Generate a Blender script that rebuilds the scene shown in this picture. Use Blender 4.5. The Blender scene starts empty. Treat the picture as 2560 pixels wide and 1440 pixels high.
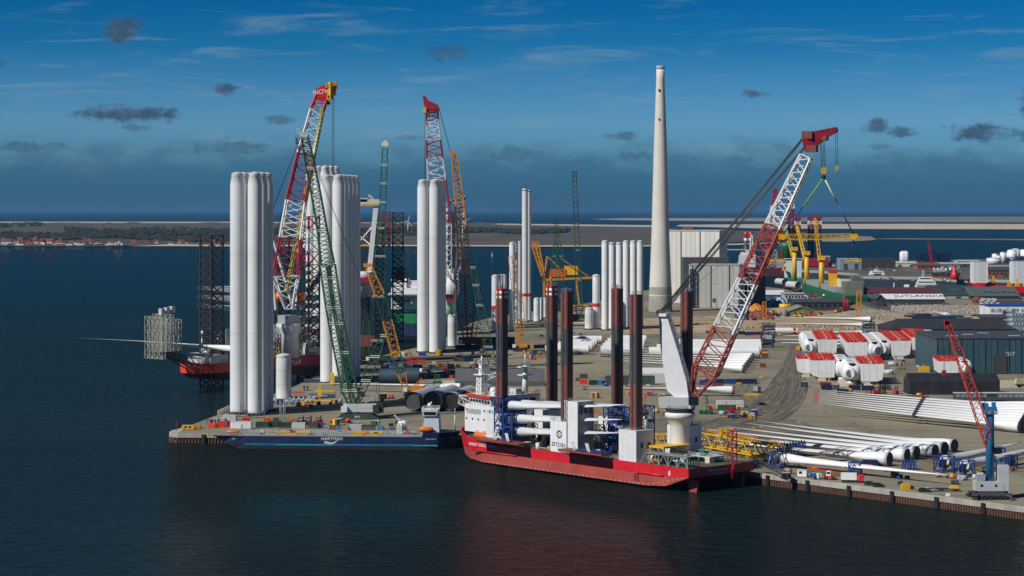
import bpy, math, random
from mathutils import Vector, Matrix
R = math.radians
rnd = random.Random(7)
sc = bpy.context.scene
COL = sc.collection

# ---------------------------------------------------------------- camera
F, HZ, CX, H, GZ = 5180.0, 525.0, 1280.0, 106.0, 4.2   # focal px, eye level row, centre column, camera height, quay height
cam = bpy.data.cameras.new('camera'); cam_o = bpy.data.objects.new('camera', cam); COL.objects.link(cam_o)
cam.sensor_width = 36.0; cam.lens = F / 2560 * 36.0
cam_o.location = (0, 0, H); cam_o.rotation_euler = (R(90), 0, 0)
cam.shift_y = -(720 - HZ) / 2560.0
cam.clip_start = 5.0; cam.clip_end = 900000.0
sc.camera = cam_o

# ---------------------------------------------------------------- light
SUN_AZ, SUN_EL, SUN_W = R(36), R(42), 4.3      # azimuth: how far behind the camera the sun stands, left side
to_sun = Vector((-math.cos(SUN_AZ) * math.cos(SUN_EL), -math.sin(SUN_AZ) * math.cos(SUN_EL), math.sin(SUN_EL)))
sl = bpy.data.lights.new('sun', 'SUN'); so = bpy.data.objects.new('sun', sl); COL.objects.link(so)
sl.energy = SUN_W; sl.angle = R(0.53); sl.color = (1.0, 0.965, 0.91)
so.rotation_euler = to_sun.to_track_quat('Z', 'Y').to_euler(); so.location = (-400, -200, 500)
vs = sc.view_settings
vs.view_transform = 'Standard'; vs.look = 'None'; vs.exposure = 0.0; vs.gamma = 1.0; vs.use_curve_mapping = False
sc.cycles.use_denoising = True
sc.cycles.max_bounces = 6; sc.cycles.diffuse_bounces = 2; sc.cycles.glossy_bounces = 3
sc.cycles.caustics_reflective = False; sc.cycles.caustics_refractive = False

class NT:
    def __init__(s, tree): s.t = tree; s.n = tree.nodes; s.l = tree.links
    def add(s, typ, **kw):
        n = s.n.new(typ)
        for k, v in kw.items(): setattr(n, k, v)
        return n
    def set(s, sock, v):
        if isinstance(v, bpy.types.NodeSocket): s.l.new(v, sock)
        elif v is not None: sock.default_value = v
    def math(s, op, a, b=None, c=None, clamp=False):
        n = s.add('ShaderNodeMath', operation=op, use_clamp=clamp)
        for i, v in enumerate((a, b, c)):
            if v is not None: s.set(n.inputs[i], v)
        return n.outputs[0]
    def vmath(s, op, a, b=None):
        n = s.add('ShaderNodeVectorMath', operation=op); s.set(n.inputs[0], a)
        if b is not None: s.set(n.inputs[1], b)
        return n.outputs['Value'] if op in ('LENGTH', 'DOT_PRODUCT', 'DISTANCE') else n.outputs[0]
    def rng(s, v, a, b, c=0.0, d=1.0, smooth=False):
        n = s.add('ShaderNodeMapRange', interpolation_type='SMOOTHSTEP' if smooth else 'LINEAR')
        s.set(n.inputs[0], v)
        for i, x in enumerate((a, b, c, d)): s.set(n.inputs[1 + i], x)
        return n.outputs[0]
    def mix(s, f, a, b, mode='MIX'):
        n = s.add('ShaderNodeMix', data_type='RGBA', blend_type=mode)
        s.set(n.inputs['Factor'], f)
        s.set(n.inputs['A'] if False else n.inputs[6], a); s.set(n.inputs[7], b)
        return n.outputs[2]
    def noise(s, vec, scale=1.0, detail=3.0, rough=0.5, dist=0.0):
        n = s.add('ShaderNodeTexNoise'); s.set(n.inputs['Vector'], vec)
        n.inputs['Scale'].default_value = scale; n.inputs['Detail'].default_value = detail
        n.inputs['Roughness'].default_value = rough; n.inputs['Distortion'].default_value = dist
        return n.outputs['Fac']
    def map(s, vec, scale=(1, 1, 1), loc=(0, 0, 0), rot=(0, 0, 0)):
        n = s.add('ShaderNodeMapping'); s.set(n.inputs[0], vec)
        n.inputs['Location'].default_value = loc; n.inputs['Rotation'].default_value = rot; n.inputs['Scale'].default_value = scale
        return n.outputs[0]
    def ramp(s, f, stops, interp='LINEAR'):
        n = s.add('ShaderNodeValToRGB'); e = n.color_ramp; e.interpolation = interp
        s.set(n.inputs[0], f)
        while len(e.elements) > 1: e.elements.remove(e.elements[-1])
        e.elements[0].position = stops[0][0]; e.elements[0].color = (*stops[0][1], 1)
        for p, c in stops[1:]:
            el = e.elements.new(p); el.color = (*c, 1)
        return n.outputs[0]
def lin(r, g, b):                 # sRGB 0..255 to linear
    f = lambda c: (c / 255 / 12.92) if c <= 10.31 else ((c / 255 + .055) / 1.055) ** 2.4
    return (f(r), f(g), f(b))

# ---------------------------------------------------------------- sky
world = bpy.data.worlds.new('World'); sc.world = world; world.use_nodes = True; world.cycles.sampling_method = 'NONE'
w = NT(world.node_tree); w.n.clear()
sky = w.add('ShaderNodeTexSky', sky_type='NISHITA', sun_disc=False)
sky.sun_elevation = SUN_EL; sky.sun_rotation = math.atan2(to_sun.x, to_sun.y); sky.altitude = 100; sky.air_density = 1.0; sky.dust_density = 0.2; sky.ozone_density = 3.0
gen = w.add('ShaderNodeTexCoord').outputs['Generated']
sep = w.add('ShaderNodeSeparateXYZ'); w.l.new(gen, sep.inputs[0])
az = w.math('ARCTAN2', sep.outputs[0], sep.outputs[1]); el = w.math('ARCSINE', sep.outputs[2])
u = w.math('MULTIPLY', az, 57.2958); v = w.math('MULTIPLY', el, 57.2958)       # degrees
uv = w.add('ShaderNodeCombineXYZ'); w.l.new(u, uv.inputs[0]); w.l.new(v, uv.inputs[1]); uv = uv.outputs[0]
# clear air: the physical sky, filtered to the deep polarised blue of a crisp spring day
tint = w.ramp(w.rng(v, 0.0, 60.0), [(0.0, (.05, .16, .36)), (.010, (.075, .22, .46)), (.025, (.14, .36, .66)), (.040, (.185, .42, .74)), (.055, (.12, .36, .68)),
                                   (.075, (.028, .27, .56)), (.095, (.006, .215, .49)), (.13, (.012, .17, .40)), (.24, (.035, .13, .28)), (1.0, (.075, .15, .25))])
base = w.mix(1.0, sky.outputs[0], tint, 'MULTIPLY')
hsv = w.add('ShaderNodeHueSaturation'); hsv.inputs['Saturation'].default_value = 1.0; w.l.new(base, hsv.inputs['Color'])
base = hsv.outputs[0]
wisp = w.noise(w.map(uv, (.22, 1.9, 1)), 1.0, 6, .62, .6)
wispm = w.math('MULTIPLY', w.rng(wisp, .5, .76, 0, .5, True), w.rng(v, 1.0, 2.2, 0, 1, True))
wispm = w.math('MULTIPLY', wispm, w.rng(v, 5.0, 9.0, 1, .25, True))
base = w.mix(wispm, base, (2.1, 3.3, 4.2, 1))
cn = w.noise(w.map(uv, (2.0, 3.2, 1)), 1.0, 7, .68, .3)
cn2 = w.math('SUBTRACT', cn, .5)
tot = None
def blob(px, py, rx, ry, dens, rag=2.3):
    global tot
    k = 57.2958 / F
    cx, cy = (px - CX) * k, (HZ - py) * k
    d = w.vmath('LENGTH', w.map(uv, (1 / (rx * k), 1 / (ry * k), 0), (-cx / (rx * k), -cy / (ry * k), 0)))
    d = w.math('MULTIPLY_ADD', cn2, rag, d)
    m = w.rng(d, 1.05, .3, 0, dens * .95, True)
    tot = m if tot is None else w.math('MAXIMUM', tot, m)
for c in ((318, 88, 62, 44, .95), (330, 290, 150, 26, .95), (565, 226, 44, 17, .95), (1120, 136, 60, 26, .55), (1880, 236, 44, 14, .85), (700, 300, 52, 15, .6), (1560, 340, 62, 13, .65), (2180, 318, 40, 26, .85), (2240, 332, 46, 18, .8), (2430, 336, 92, 28, .95), (2555, 260, 34, 62, .95), (2550, 345, 40, 26, .8), (15, 165, 28, 18, .6), (350, 322, 50, 13, .5), (2200, 370, 45, 10, .45), (1030, 345, 45, 10, .5), (80, 372, 120, 18, .6), (580, 372, 130, 26, .6), (1290, 388, 120, 26, .6), (1580, 392, 70, 20, .6), (1830, 402, 90, 16, .6)):
    blob(*c)
# the flat bank of stratus over the sea, all round the horizon
bankn = w.noise(w.map(uv, (.6, 1.3, 1)), 1.0, 6, .6)
edge = w.math('MULTIPLY_ADD', w.math('SUBTRACT', bankn, .5), 2.6, v)
bank = w.math('MULTIPLY', w.rng(edge, 2.0, .95, 0, .64, True), w.rng(v, .05, .7, .45, 1, True))
tot = w.math('MAXIMUM', tot, bank)
# scattered small cumulus elsewhere
cum = w.noise(w.map(uv, (.35, .8, 1), (13.7, 4.1, 0)), 1.0, 6, .6)
cumm = w.math('MULTIPLY', w.rng(cum, .66, .74, 0, .6, True), w.rng(v, 6.5, 10.0, 0, 1, True))
tot = w.math('MAXIMUM', tot, cumm)
cc = w.mix(w.rng(cn, .4, .62, 0, 1, True), (.036, .085, .145, 1), (.075, .11, .165, 1))
SKY_STRENGTH = 0.10
cc = w.mix(w.math('MULTIPLY', bank, 1.5, None, True), cc, (.028, .118, .228, 1))
inv = w.mix(1.0, cc, (1 / SKY_STRENGTH,) * 3 + (1,), 'MULTIPLY')
colr = w.mix(tot, base, inv)
bg = w.add('ShaderNodeBackground'); bg.inputs['Strength'].default_value = SKY_STRENGTH; w.l.new(colr, bg.inputs[0])
out = w.add('ShaderNodeOutputWorld'); w.l.new(bg.outputs[0], out.inputs[0])

# ---------------------------------------------------------------- materials
MATS = {}
def mat(name, rgb=(.5, .5, .5), rough=.55, metal=0.0, var=.12, scale=.35, streak=0.0, rust=0.0, bump=0.0, alpha=1.0, spec=.5, build=None):
    if name in MATS: return MATS[name]
    m = bpy.data.materials.new(name); m.use_nodes = True; t = NT(m.node_tree); t.n.clear()
    o = t.add('ShaderNodeOutputMaterial'); b = t.add('ShaderNodeBsdfPrincipled'); t.l.new(b.outputs[0], o.inputs[0])
    b.inputs['Roughness'].default_value = rough; b.inputs['Metallic'].default_value = metal; b.inputs['Specular IOR Level'].default_value = spec
    tc = t.add('ShaderNodeTexCoord').outputs['Object']; oi = t.add('ShaderNodeObjectInfo').outputs['Random']
    rv = t.add('ShaderNodeCombineXYZ'); t.l.new(t.math('MULTIPLY', oi, 91.0), rv.inputs[0]); t.l.new(t.math('MULTIPLY', oi, 37.0), rv.inputs[2])
    vec = t.vmath('ADD', tc, rv.outputs[0])
    if build: build(t, b, vec, tc)
    else:
        n = t.noise(vec, scale, 5, .6)
        f = t.rng(n, .3, .7, 1 - var, 1 + var)
        f = t.math('MULTIPLY', f, t.rng(oi, 0, 1, .93, 1.07))
        cr = t.add('ShaderNodeCombineXYZ'); [t.l.new(f, cr.inputs[i]) for i in range(3)]
        c = t.mix(1.0, (*rgb, 1), cr.outputs[0], 'MULTIPLY')
        if streak:
            s = t.noise(t.map(vec, (1.3, 1.3, .05)), 1.0, 4, .6)
            c = t.mix(t.rng(s, .5, .75, 0, streak), c, (rgb[0] * .42, rgb[1] * .38, rgb[2] * .33, 1))
        if rust:
            s = t.noise(vec, scale * 2.3, 6, .7); s2 = t.noise(t.map(vec, (2, 2, .12)), 1.0, 4, .6)
            k = t.rng(t.math('MULTIPLY_ADD', s2, .5, s), .82, .95, 0, rust, True)
            c = t.mix(k, c, (.12, .055, .025, 1))
        t.l.new(c, b.inputs['Base Color'])
        rr = t.rng(n, .3, .7, max(.05, rough - .1), min(1, rough + .12)); t.l.new(rr, b.inputs['Roughness'])
    if bump:
        bn = t.add('ShaderNodeBump'); bn.inputs['Distance'].default_value = bump; bn.inputs['Strength'].default_value = .8
        t.l.new(t.noise(vec, scale * 4, 5, .6), bn.inputs['Height']); t.l.new(bn.outputs[0], b.inputs['Normal'])
    MATS[name] = m
    return m

# ---------------------------------------------------------------- mesh helpers
class MB:
    def __init__(s): s.v = []; s.f = []; s.sm = []; s.mi = []; s.m = 0
    def _add(s, vs, fs, smooth=False):
        b = len(s.v); s.v.extend([tuple(x) for x in vs])
        for f in fs: s.f.append(tuple(i + b for i in f)); s.sm.append(smooth); s.mi.append(s.m)
        return s
    def box(s, c, size, rz=0.0, taper=(1, 1)):
        x, y, z = size[0] / 2, size[1] / 2, size[2] / 2
        p = [(-x, -y, -z), (x, -y, -z), (x, y, -z), (-x, y, -z)] + [(a * taper[0], b * taper[1], z) for a, b in ((-x, -y), (x, -y), (x, y), (-x, y))]
        ca, sa = math.cos(rz), math.sin(rz)
        p = [(c[0] + a * ca - b * sa, c[1] + a * sa + b * ca, c[2] + d) for a, b, d in p]
        return s._add(p, [(0, 3, 2, 1), (4, 5, 6, 7), (0, 1, 5, 4), (1, 2, 6, 5), (2, 3, 7, 6), (3, 0, 4, 7)])
    def box0(s, x0, x1, y0, y1, z0, z1): return s.box(((x0 + x1) / 2, (y0 + y1) / 2, (z0 + z1) / 2), (x1 - x0, y1 - y0, z1 - z0))
    def tube(s, p0, p1, r0, r1=None, n=8, cap=True, smooth=True):
        p0, p1 = Vector(p0), Vector(p1); r1 = r0 if r1 is None else r1
        a = p1 - p0
        if a.length < 1e-6: return s
        a.normalize(); h = Vector((0, 0, 1)) if abs(a.z) < .9 else Vector((1, 0, 0))
        x = a.cross(h).normalized(); y = a.cross(x)
        vs = []
        for p, r in ((p0, r0), (p1, r1)):
            for i in range(n):
                t = 2 * math.pi * (i + .5) / n; vs.append(p + x * (r * math.cos(t)) + y * (r * math.sin(t)))
        s._add(vs, [(i, i + n, (i + 1) % n + n, (i + 1) % n) for i in range(n)], smooth)
        if cap: b = len(s.v) - 2 * n; s.f += [tuple(b + i for i in range(n)), tuple(b + 2 * n - 1 - i for i in range(n))]; s.sm += [False] * 2; s.mi += [s.m] * 2
        return s
    def bar(s, p0, p1, w): return s.tube(p0, p1, w * .7071, n=4, cap=False, smooth=False)
    def lathe(s, prof, c=(0, 0, 0), n=24, smooth=True, cap=True):
        vs = [(c[0] + r * math.cos(2 * math.pi * i / n), c[1] + r * math.sin(2 * math.pi * i / n), c[2] + z) for r, z in prof for i in range(n)]
        k = len(prof)
        fs = [(j * n + i, j * n + (i + 1) % n, (j + 1) * n + (i + 1) % n, (j + 1) * n + i) for j in range(k - 1) for i in range(n)]
        s._add(vs, fs, smooth)
        if cap:
            b = len(s.v) - len(vs); s.f += [tuple(b + n - 1 - i for i in range(n)), tuple(b + (k - 1) * n + i for i in range(n))]; s.sm += [False] * 2; s.mi += [s.m] * 2
        return s
    def loft(s, rings, smooth=False, cap=True, closed=True):
        n = len(rings[0]); vs = [p for r in rings for p in r]; k = len(rings)
        m = n if closed else n - 1
        fs = [(j * n + i, j * n + (i + 1) % n, (j + 1) * n + (i + 1) % n, (j + 1) * n + i) for j in range(k - 1) for i in range(m)]
        s._add(vs, fs, smooth)
        if cap: b = len(s.v) - len(vs); s.f += [tuple(b + n - 1 - i for i in range(n)), tuple(b + (k - 1) * n + i for i in range(n))]; s.sm += [False] * 2; s.mi += [s.m] * 2
        return s
    def prism(s, poly, z0, z1):
        return s.loft([[(x, y, z0) for x, y in poly], [(x, y, z1) for x, y in poly]])
    def extr(s, poly, axis, a, b):         # poly in the plane across an axis: 'x' -> (y,z), 'y' -> (x,z)
        g = (lambda p, q: (q, p[0], p[1])) if axis == 'x' else (lambda p, q: (p[0], q, p[1]))
        return s.loft([[g(p, a) for p in poly], [g(p, b) for p in poly]])
    def quad(s, a, b, c, d): return s._add([a, b, c, d], [(0, 1, 2, 3)])
    def lattice(s, p0, p1, w0, w1=None, h0=None, h1=None, n=10, rc=.2, rb=.1, up=None, faces=4, x=False, ends=True):
        p0, p1 = Vector(p0), Vector(p1); w1 = w0 if w1 is None else w1; h0 = w0 if h0 is None else h0; h1 = w1 if h1 is None else h1
        a = (p1 - p0).normalized(); up = Vector(up) if up else (Vector((0, 1, 0)) if abs(a.z) > .7 else Vector((0, 0, 1)))
        sx = a.cross(up).normalized(); sy = sx.cross(a)
        def cn(t):
            c = p0.lerp(p1, t); ww = (w0 + (w1 - w0) * t) / 2; hh = (h0 + (h1 - h0) * t) / 2
            return [c + sx * (i * ww) + sy * (j * hh) for i, j in ((-1, -1), (1, -1), (1, 1), (-1, 1))]
        C = [cn(i / n) for i in range(n + 1)]
        for k in range(4): s.bar(C[0][k], C[n][k], rc * 2)
        for i in range(n):
            for k in range(faces):
                q = (k + 1) % 4
                if (i + k) % 2: s.bar(C[i][k], C[i + 1][q], rb * 2)
                else: s.bar(C[i][q], C[i + 1][k], rb * 2)
                if x: s.bar(C[i][q] if (i + k) % 2 else C[i][k], C[i + 1][k] if (i + k) % 2 else C[i + 1][q], rb * 2)
                if x or (ends and i == 0): s.bar(C[i][k], C[i][q], rb * 2)
        if ends:
            for k in range(4): s.bar(C[n][k], C[n][(k + 1) % 4], rb * 2)
        return s
    def rail(s, pts, h=1.1, w=.09, step=3.0, closed=False):
        pts = [Vector(p) for p in pts]
        if closed: pts.append(pts[0])
        for a, b in zip(pts[:-1], pts[1:]):
            for k in (.5, 1.0): s.bar(a + Vector((0, 0, h * k)), b + Vector((0, 0, h * k)), w)
            n = max(1, int((b - a).length / step))
            for i in range(n + 1):
                q = a.lerp(b, i / n); s.bar(q, q + Vector((0, 0, h)), w)
        return s
    def mesh(s, name, mats):
        me = bpy.data.meshes.new(name); me.from_pydata(s.v, [], s.f); me.validate(verbose=False)
        if len(me.polygons) == len(s.sm): me.polygons.foreach_set('use_smooth', s.sm); me.polygons.foreach_set('material_index', s.mi)
        for m in (mats if isinstance(mats, (list, tuple)) else [mats]): me.materials.append(m)
        return me
def link(name, me, parent=None, loc=None, rz=None):
    o = bpy.data.objects.new(name, me); COL.objects.link(o)
    if parent is not None: o.parent = parent
    if loc is not None: o.location = loc
    if rz is not None: o.rotation_euler = (0, 0, rz)
    return o
def tag(o, label, cat, group=None):
    o['label'] = label; o['category'] = cat
    if group: o['group'] = group
    return o
class Thing:
    def __init__(s, name, label, cat, loc=(0, 0, 0), rz=0.0, group=None):
        s.o = tag(link(name, None, None, loc, rz), label, cat, group); s.loc = Vector(loc); s.rz = rz
        s.inv = Matrix.Rotation(-rz, 3, 'Z')
    def L(s, p): return s.inv @ (Vector(p) - s.loc)
    def part(s, name, mb, m, parent=None, label=None):
        o = link(name, mb.mesh(name, m), parent or s.o)
        if label: o['label'] = label
        return o
    def inst(s, name, me, loc=(0, 0, 0), rz=0.0, parent=None): return link(name, me, parent or s.o, loc, rz)
def one(name, mb, m, label, cat, loc=(0, 0, 0), rz=0.0, group=None): return tag(link(name, mb.mesh(name, m), None, loc, rz), label, cat, group)
def struct(name, mb, m): o = link(name, mb.mesh(name, m)); o['kind'] = 'structure'; return o
def kids(o): return [c for c in bpy.data.objects if c.parent == o]
def dup(root, loc, rz, label, group=None, _k={}):
    if root.name not in _k: _k[root.name] = [(c, kids(c)) for c in kids(root)]
    r = root.copy(); COL.objects.link(r); r.location = loc; r.rotation_euler = (0, 0, rz); r['label'] = label
    if group: r['group'] = group
    for c, gs in _k[root.name]:
        d = c.copy(); COL.objects.link(d); d.parent = r
        for g in gs: e = g.copy(); COL.objects.link(e); e.parent = d
    return r
def P(px, py, z=GZ):              # the place on the level z that the survey reads at this image position
    Y = (H - z) * F / (py - HZ); return Vector(((px - CX) * Y / F, Y, z))
def Q(px, py, Y): return Vector(((px - CX) * Y / F, Y, H - (py - HZ) * Y / F))
def XY(px, py, z=GZ): p = P(px, py, z); return (p.x, p.y)
def text_mesh(txt, size, extrude=.02, align='CENTER'):
    cu = bpy.data.curves.new('lettering', 'FONT'); cu.body = txt; cu.size = size; cu.extrude = extrude; cu.align_x = align; cu.align_y = 'CENTER'; cu.resolution_u = 3
    o = bpy.data.objects.new('lettering', cu); COL.objects.link(o)
    bpy.context.view_layer.update()
    me = bpy.data.meshes.new_from_object(o.evaluated_get(bpy.context.evaluated_depsgraph_get()))
    bpy.data.objects.remove(o); return me
def lettering(thing_o, txt, size, m, origin, right, upv=(0, 0, 1), wide=1.0, name='lettering'):
    me = text_mesh(txt, size); me.materials.clear(); me.materials.append(m)
    r = Vector(right).normalized(); uu = Vector(upv).normalized(); n = r.cross(uu)
    M = Matrix(((r.x * wide, uu.x, n.x, origin[0]), (r.y * wide, uu.y, n.y, origin[1]), (r.z * wide, uu.z, n.z, origin[2]), (0, 0, 0, 1)))
    me.transform(M); return link(name, me, thing_o)
ORD = ['first', 'second', 'third', 'fourth', 'fifth', 'sixth', 'seventh', 'eighth', 'ninth', 'tenth', 'eleventh', 'twelfth', 'thirteenth', 'fourteenth', 'fifteenth', 'sixteenth']

WHITE = mat('white_paint', (.74, .75, .75), .45, var=.05, streak=.05)
TOWER = mat('tower_paint', (.72, .735, .73), .38, var=.04, scale=.12, streak=.06)
BLADEM = mat('blade_gelcoat', (.78, .79, .79), .35, var=.03, scale=.1)
CREAM = mat('cream_paint', (.66, .62, .5), .5, var=.08, streak=.2)
RED = mat('red_paint', (.60, .014, .024), .42, var=.1, streak=.15)
REDB = mat('bright_red_paint', (.62, .025, .02), .4, var=.1)
CRIM = mat('crimson_steel', (.33, .013, .035), .5, var=.12)
BROWN = mat('red_oxide_steel', (.21, .052, .038), .6, var=.18, rust=.4)
OXIDE = mat('red_oxide_hull', (.36, .066, .05), .6, var=.16, scale=.15, streak=.35)
ORANGE = mat('orange_paint', (.68, .15, .02), .45, var=.1)
ORED = mat('orange_red_paint', (.70, .055, .02), .45, var=.1)
YELLOW = mat('yellow_paint', (.72, .42, .02), .45, var=.1, rust=.15)
AMBER = mat('amber_paint', (.60, .24, .012), .5, var=.15, rust=.3)
GREEN = mat('green_paint', (.02, .10, .045), .5, var=.15)
GREENB = mat('bright_green_paint', (.012, .15, .05), .45, var=.12)
DKGREEN = mat('dark_green_paint', (.018, .05, .03), .55, var=.15)
BLUE = mat('blue_paint', (.015, .06, .27), .45, var=.15, streak=.15)
SKYB = mat('light_blue_paint', (.02, .19, .42), .45, var=.12)
NAVY = mat('navy_paint', (.012, .026, .075), .42, var=.12, streak=.1)
TEAL = mat('teal_cladding', (.035, .085, .105), .5, var=.1, streak=.1)
GREY = mat('grey_paint', (.34, .36, .37), .5, var=.1, streak=.15)
LGREY = mat('light_grey_paint', (.52, .54, .55), .5, var=.08, streak=.12)
DGREY = mat('dark_grey_paint', (.06, .065, .075), .55, var=.15)
BLACK = mat('black_paint', (.018, .018, .02), .5, var=.2)
STEEL = mat('galvanised_steel', (.42, .43, .43), .42, .6, var=.15)
CONC = mat('concrete', (.36, .345, .30), .85, var=.2, scale=.25, streak=.45, bump=.03)
RUST = mat('rusty_sheet_pile', (.105, .05, .03), .8, var=.35, scale=.6, rust=.5)
WOOD = mat('timber', (.36, .22, .11), .75, var=.25, scale=1.2)
GLASS = mat('dark_glass', (.012, .018, .024), .08, var=.1, spec=.8)
RUBBER = mat('rubber', (.012, .012, .013), .8, var=.2)
LEGDK = mat('leg_grey_steel', (.052, .054, .058), .6, var=.2, scale=.3, rust=.15)
LEGOL = mat('leg_olive_steel', (.10, .10, .075), .7, var=.25, rust=.3)
LATT = mat('dark_lattice_steel', (.028, .022, .02), .6, var=.2)
CABLE = mat('wire_rope', (.05, .055, .055), .6, var=.1)
TILE = mat('red_roof_tile', (.20, .055, .036), .75, var=.2)
BRICK = mat('brick_wall', (.27, .105, .07), .85, var=.2)
CANVAS = mat('canvas_tarpaulin', (.55, .56, .55), .7, var=.08, streak=.1)
# ================================================================ water, land, quay
def sheet(name, poly, m, z, kind='structure'):
    mb = MB(); mb._add([(x, y, z) for x, y in poly], [tuple(range(len(poly)))])
    o = link(name, mb.mesh(name, m)); o['kind'] = kind; return o
def water_mat(t, b, vec, tc):
    pos = t.add('ShaderNodeNewGeometry').outputs['Position']
    n1 = t.noise(t.map(pos, (.16, .26, .2), (0, 0, 0), (0, 0, R(12))), 1.0, 5, .62, .4); n2 = t.noise(t.map(pos, (.6, .9, 1)), 1.0, 4, .6)
    n3 = t.noise(t.map(pos, (.028, .05, 1)), 1.0, 3, .5)
    n0 = t.noise(t.map(pos, (.075, .13, 1), (0, 0, 0), (0, 0, R(-10))), 1.0, 3, .5, .3)
    hgt = t.math('ADD', t.math('MULTIPLY_ADD', n0, 1.5, t.math('MULTIPLY', n1, 1.0)), t.math('MULTIPLY', n2, .25))
    bn = t.add('ShaderNodeBump'); bn.inputs['Distance'].default_value = 3.4; bn.inputs['Strength'].default_value = 1.0
    t.l.new(hgt, bn.inputs['Height'])
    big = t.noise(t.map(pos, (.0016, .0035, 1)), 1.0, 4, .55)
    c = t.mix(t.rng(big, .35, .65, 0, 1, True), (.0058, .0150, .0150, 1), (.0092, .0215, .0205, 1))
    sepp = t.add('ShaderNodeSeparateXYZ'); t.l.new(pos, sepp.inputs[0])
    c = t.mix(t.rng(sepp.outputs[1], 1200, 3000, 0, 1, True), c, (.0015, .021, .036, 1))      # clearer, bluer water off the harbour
    harb = t.rng(t.noise(t.map(pos, (.012, .02, 1), (3, 1, 0)), 1.0, 4, .6), .45, .7, 0, .5, True)
    c = t.mix(harb, c, (.008, .0145, .012, 1))
    o = [n for n in t.n if n.type == 'OUTPUT_MATERIAL'][0]; t.n.remove(b)
    d = t.add('ShaderNodeBsdfDiffuse'); t.l.new(c, d.inputs['Color']); g = t.add('ShaderNodeBsdfGlossy'); g.inputs['Roughness'].default_value = .03; g.inputs['Color'].default_value = (1, 1, 1, 1)
    fr = t.add('ShaderNodeFresnel'); fr.inputs['IOR'].default_value = 1.33
    for nd in (d, g, fr): t.l.new(bn.outputs[0], nd.inputs['Normal'])
    mx = t.add('ShaderNodeMixShader'); t.l.new(t.math('MULTIPLY', fr.outputs[0], .66), mx.inputs[0]); t.l.new(d.outputs[0], mx.inputs[1]); t.l.new(g.outputs[0], mx.inputs[2]); t.l.new(mx.outputs[0], o.inputs[0])
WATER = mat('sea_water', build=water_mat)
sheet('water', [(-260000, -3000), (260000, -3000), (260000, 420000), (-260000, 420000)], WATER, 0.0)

def ground_mat(t, b, vec, tc):
    pos = t.add('ShaderNodeNewGeometry').outputs['Position']
    a = t.noise(t.map(pos, (.018, .010, 1)), 1.0, 6, .62, .5); st = t.noise(t.map(pos, (.012, .11, 1), (3, 7, 0), (0, 0, R(-6))), 1.0, 5, .6)
    fine = t.noise(pos, 1.4, 4, .7); oil = t.noise(t.map(pos, (.07, .05, 1), (9, 2, 0)), 1.0, 5, .65)
    c = t.mix(t.rng(a, .3, .7, 0, 1, True), (.140, .126, .086, 1), (.255, .232, .165, 1))
    c = t.mix(t.rng(st, .48, .7, 0, .6, True), c, (.10, .091, .066, 1))
    c = t.mix(t.rng(oil, .60, .74, 0, .5, True), c, (.055, .05, .04, 1))
    pale = t.noise(t.map(pos, (.03, .09, 1), (5, 5, 0)), 1.0, 5, .6)
    c = t.mix(t.rng(pale, .6, .75, 0, .5, True), c, (.36, .33, .25, 1))
    pt = t.noise(t.map(pos, (.006, .004, 1), (2, 8, 0)), 1.0, 4, .55); c = t.mix(t.rng(pt, .42, .6, 0, .55, True), c, (.30, .265, .185, 1))
    wet = t.noise(t.map(pos, (.03, .014, 1), (7, 3, 0)), 1.0, 6, .7, .8); c = t.mix(t.rng(wet, .58, .68, 0, .62, True), c, (.075, .068, .05, 1))
    trn = t.noise(t.map(pos, (.02, .5, 1), (1, 1, 0), (0, 0, R(14))), 1.0, 3, .5, .6); c = t.mix(t.rng(trn, .6, .68, 0, .4, True), c, (.085, .077, .058, 1))
    sx = t.add('ShaderNodeSeparateXYZ'); t.l.new(pos, sx.inputs[0])
    # asphalt by the quay edge is browner; the curved haul road carries dark tyre tracks
    rc = P(2350, 1180)
    d = t.vmath('LENGTH', t.map(pos, (1, .42, 0), (-(P(2480, 1010).x), -.42 * P(2480, 1010).y, 0)))
    wv = t.noise(t.map(pos, (.02, .02, 1)), 1.0, 3, .5)
    d = t.math('MULTIPLY_ADD', wv, 14.0, d)
    trk = t.math('SINE', t.math('MULTIPLY', d, 1.3)); trk2 = t.noise(t.map(pos, (.03, .03, 1)), 1.0, 4, .6)
    band = t.math('MULTIPLY', t.rng(d, 122, 128, 0, 1, True), t.rng(d, 140, 147, 1, 0, True))
    band = t.math('MULTIPLY', band, t.rng(sx.outputs[1], 1330, 1200, 0, 1, True))
    band = t.math('MULTIPLY', band, t.math('MULTIPLY', t.rng(trk, -1, 1, .35, .9), t.rng(trk2, .3, .65, .4, 1)))
    c = t.mix(band, c, (.085, .075, .058, 1))
    f = t.rng(fine, .3, .7, .84, 1.14); cr = t.add('ShaderNodeCombineXYZ'); [t.l.new(f, cr.inputs[i]) for i in range(3)]
    c = t.mix(1.0, c, cr.outputs[0], 'MULTIPLY')
    t.l.new(c, b.inputs['Base Color']); b.inputs['Roughness'].default_value = .92
    bn = t.add('ShaderNodeBump'); bn.inputs['Distance'].default_value = .08; t.l.new(fine, bn.inputs['Height']); t.l.new(bn.outputs[0], b.inputs['Normal'])
GROUND = mat('compacted_gravel', build=ground_mat)

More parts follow.
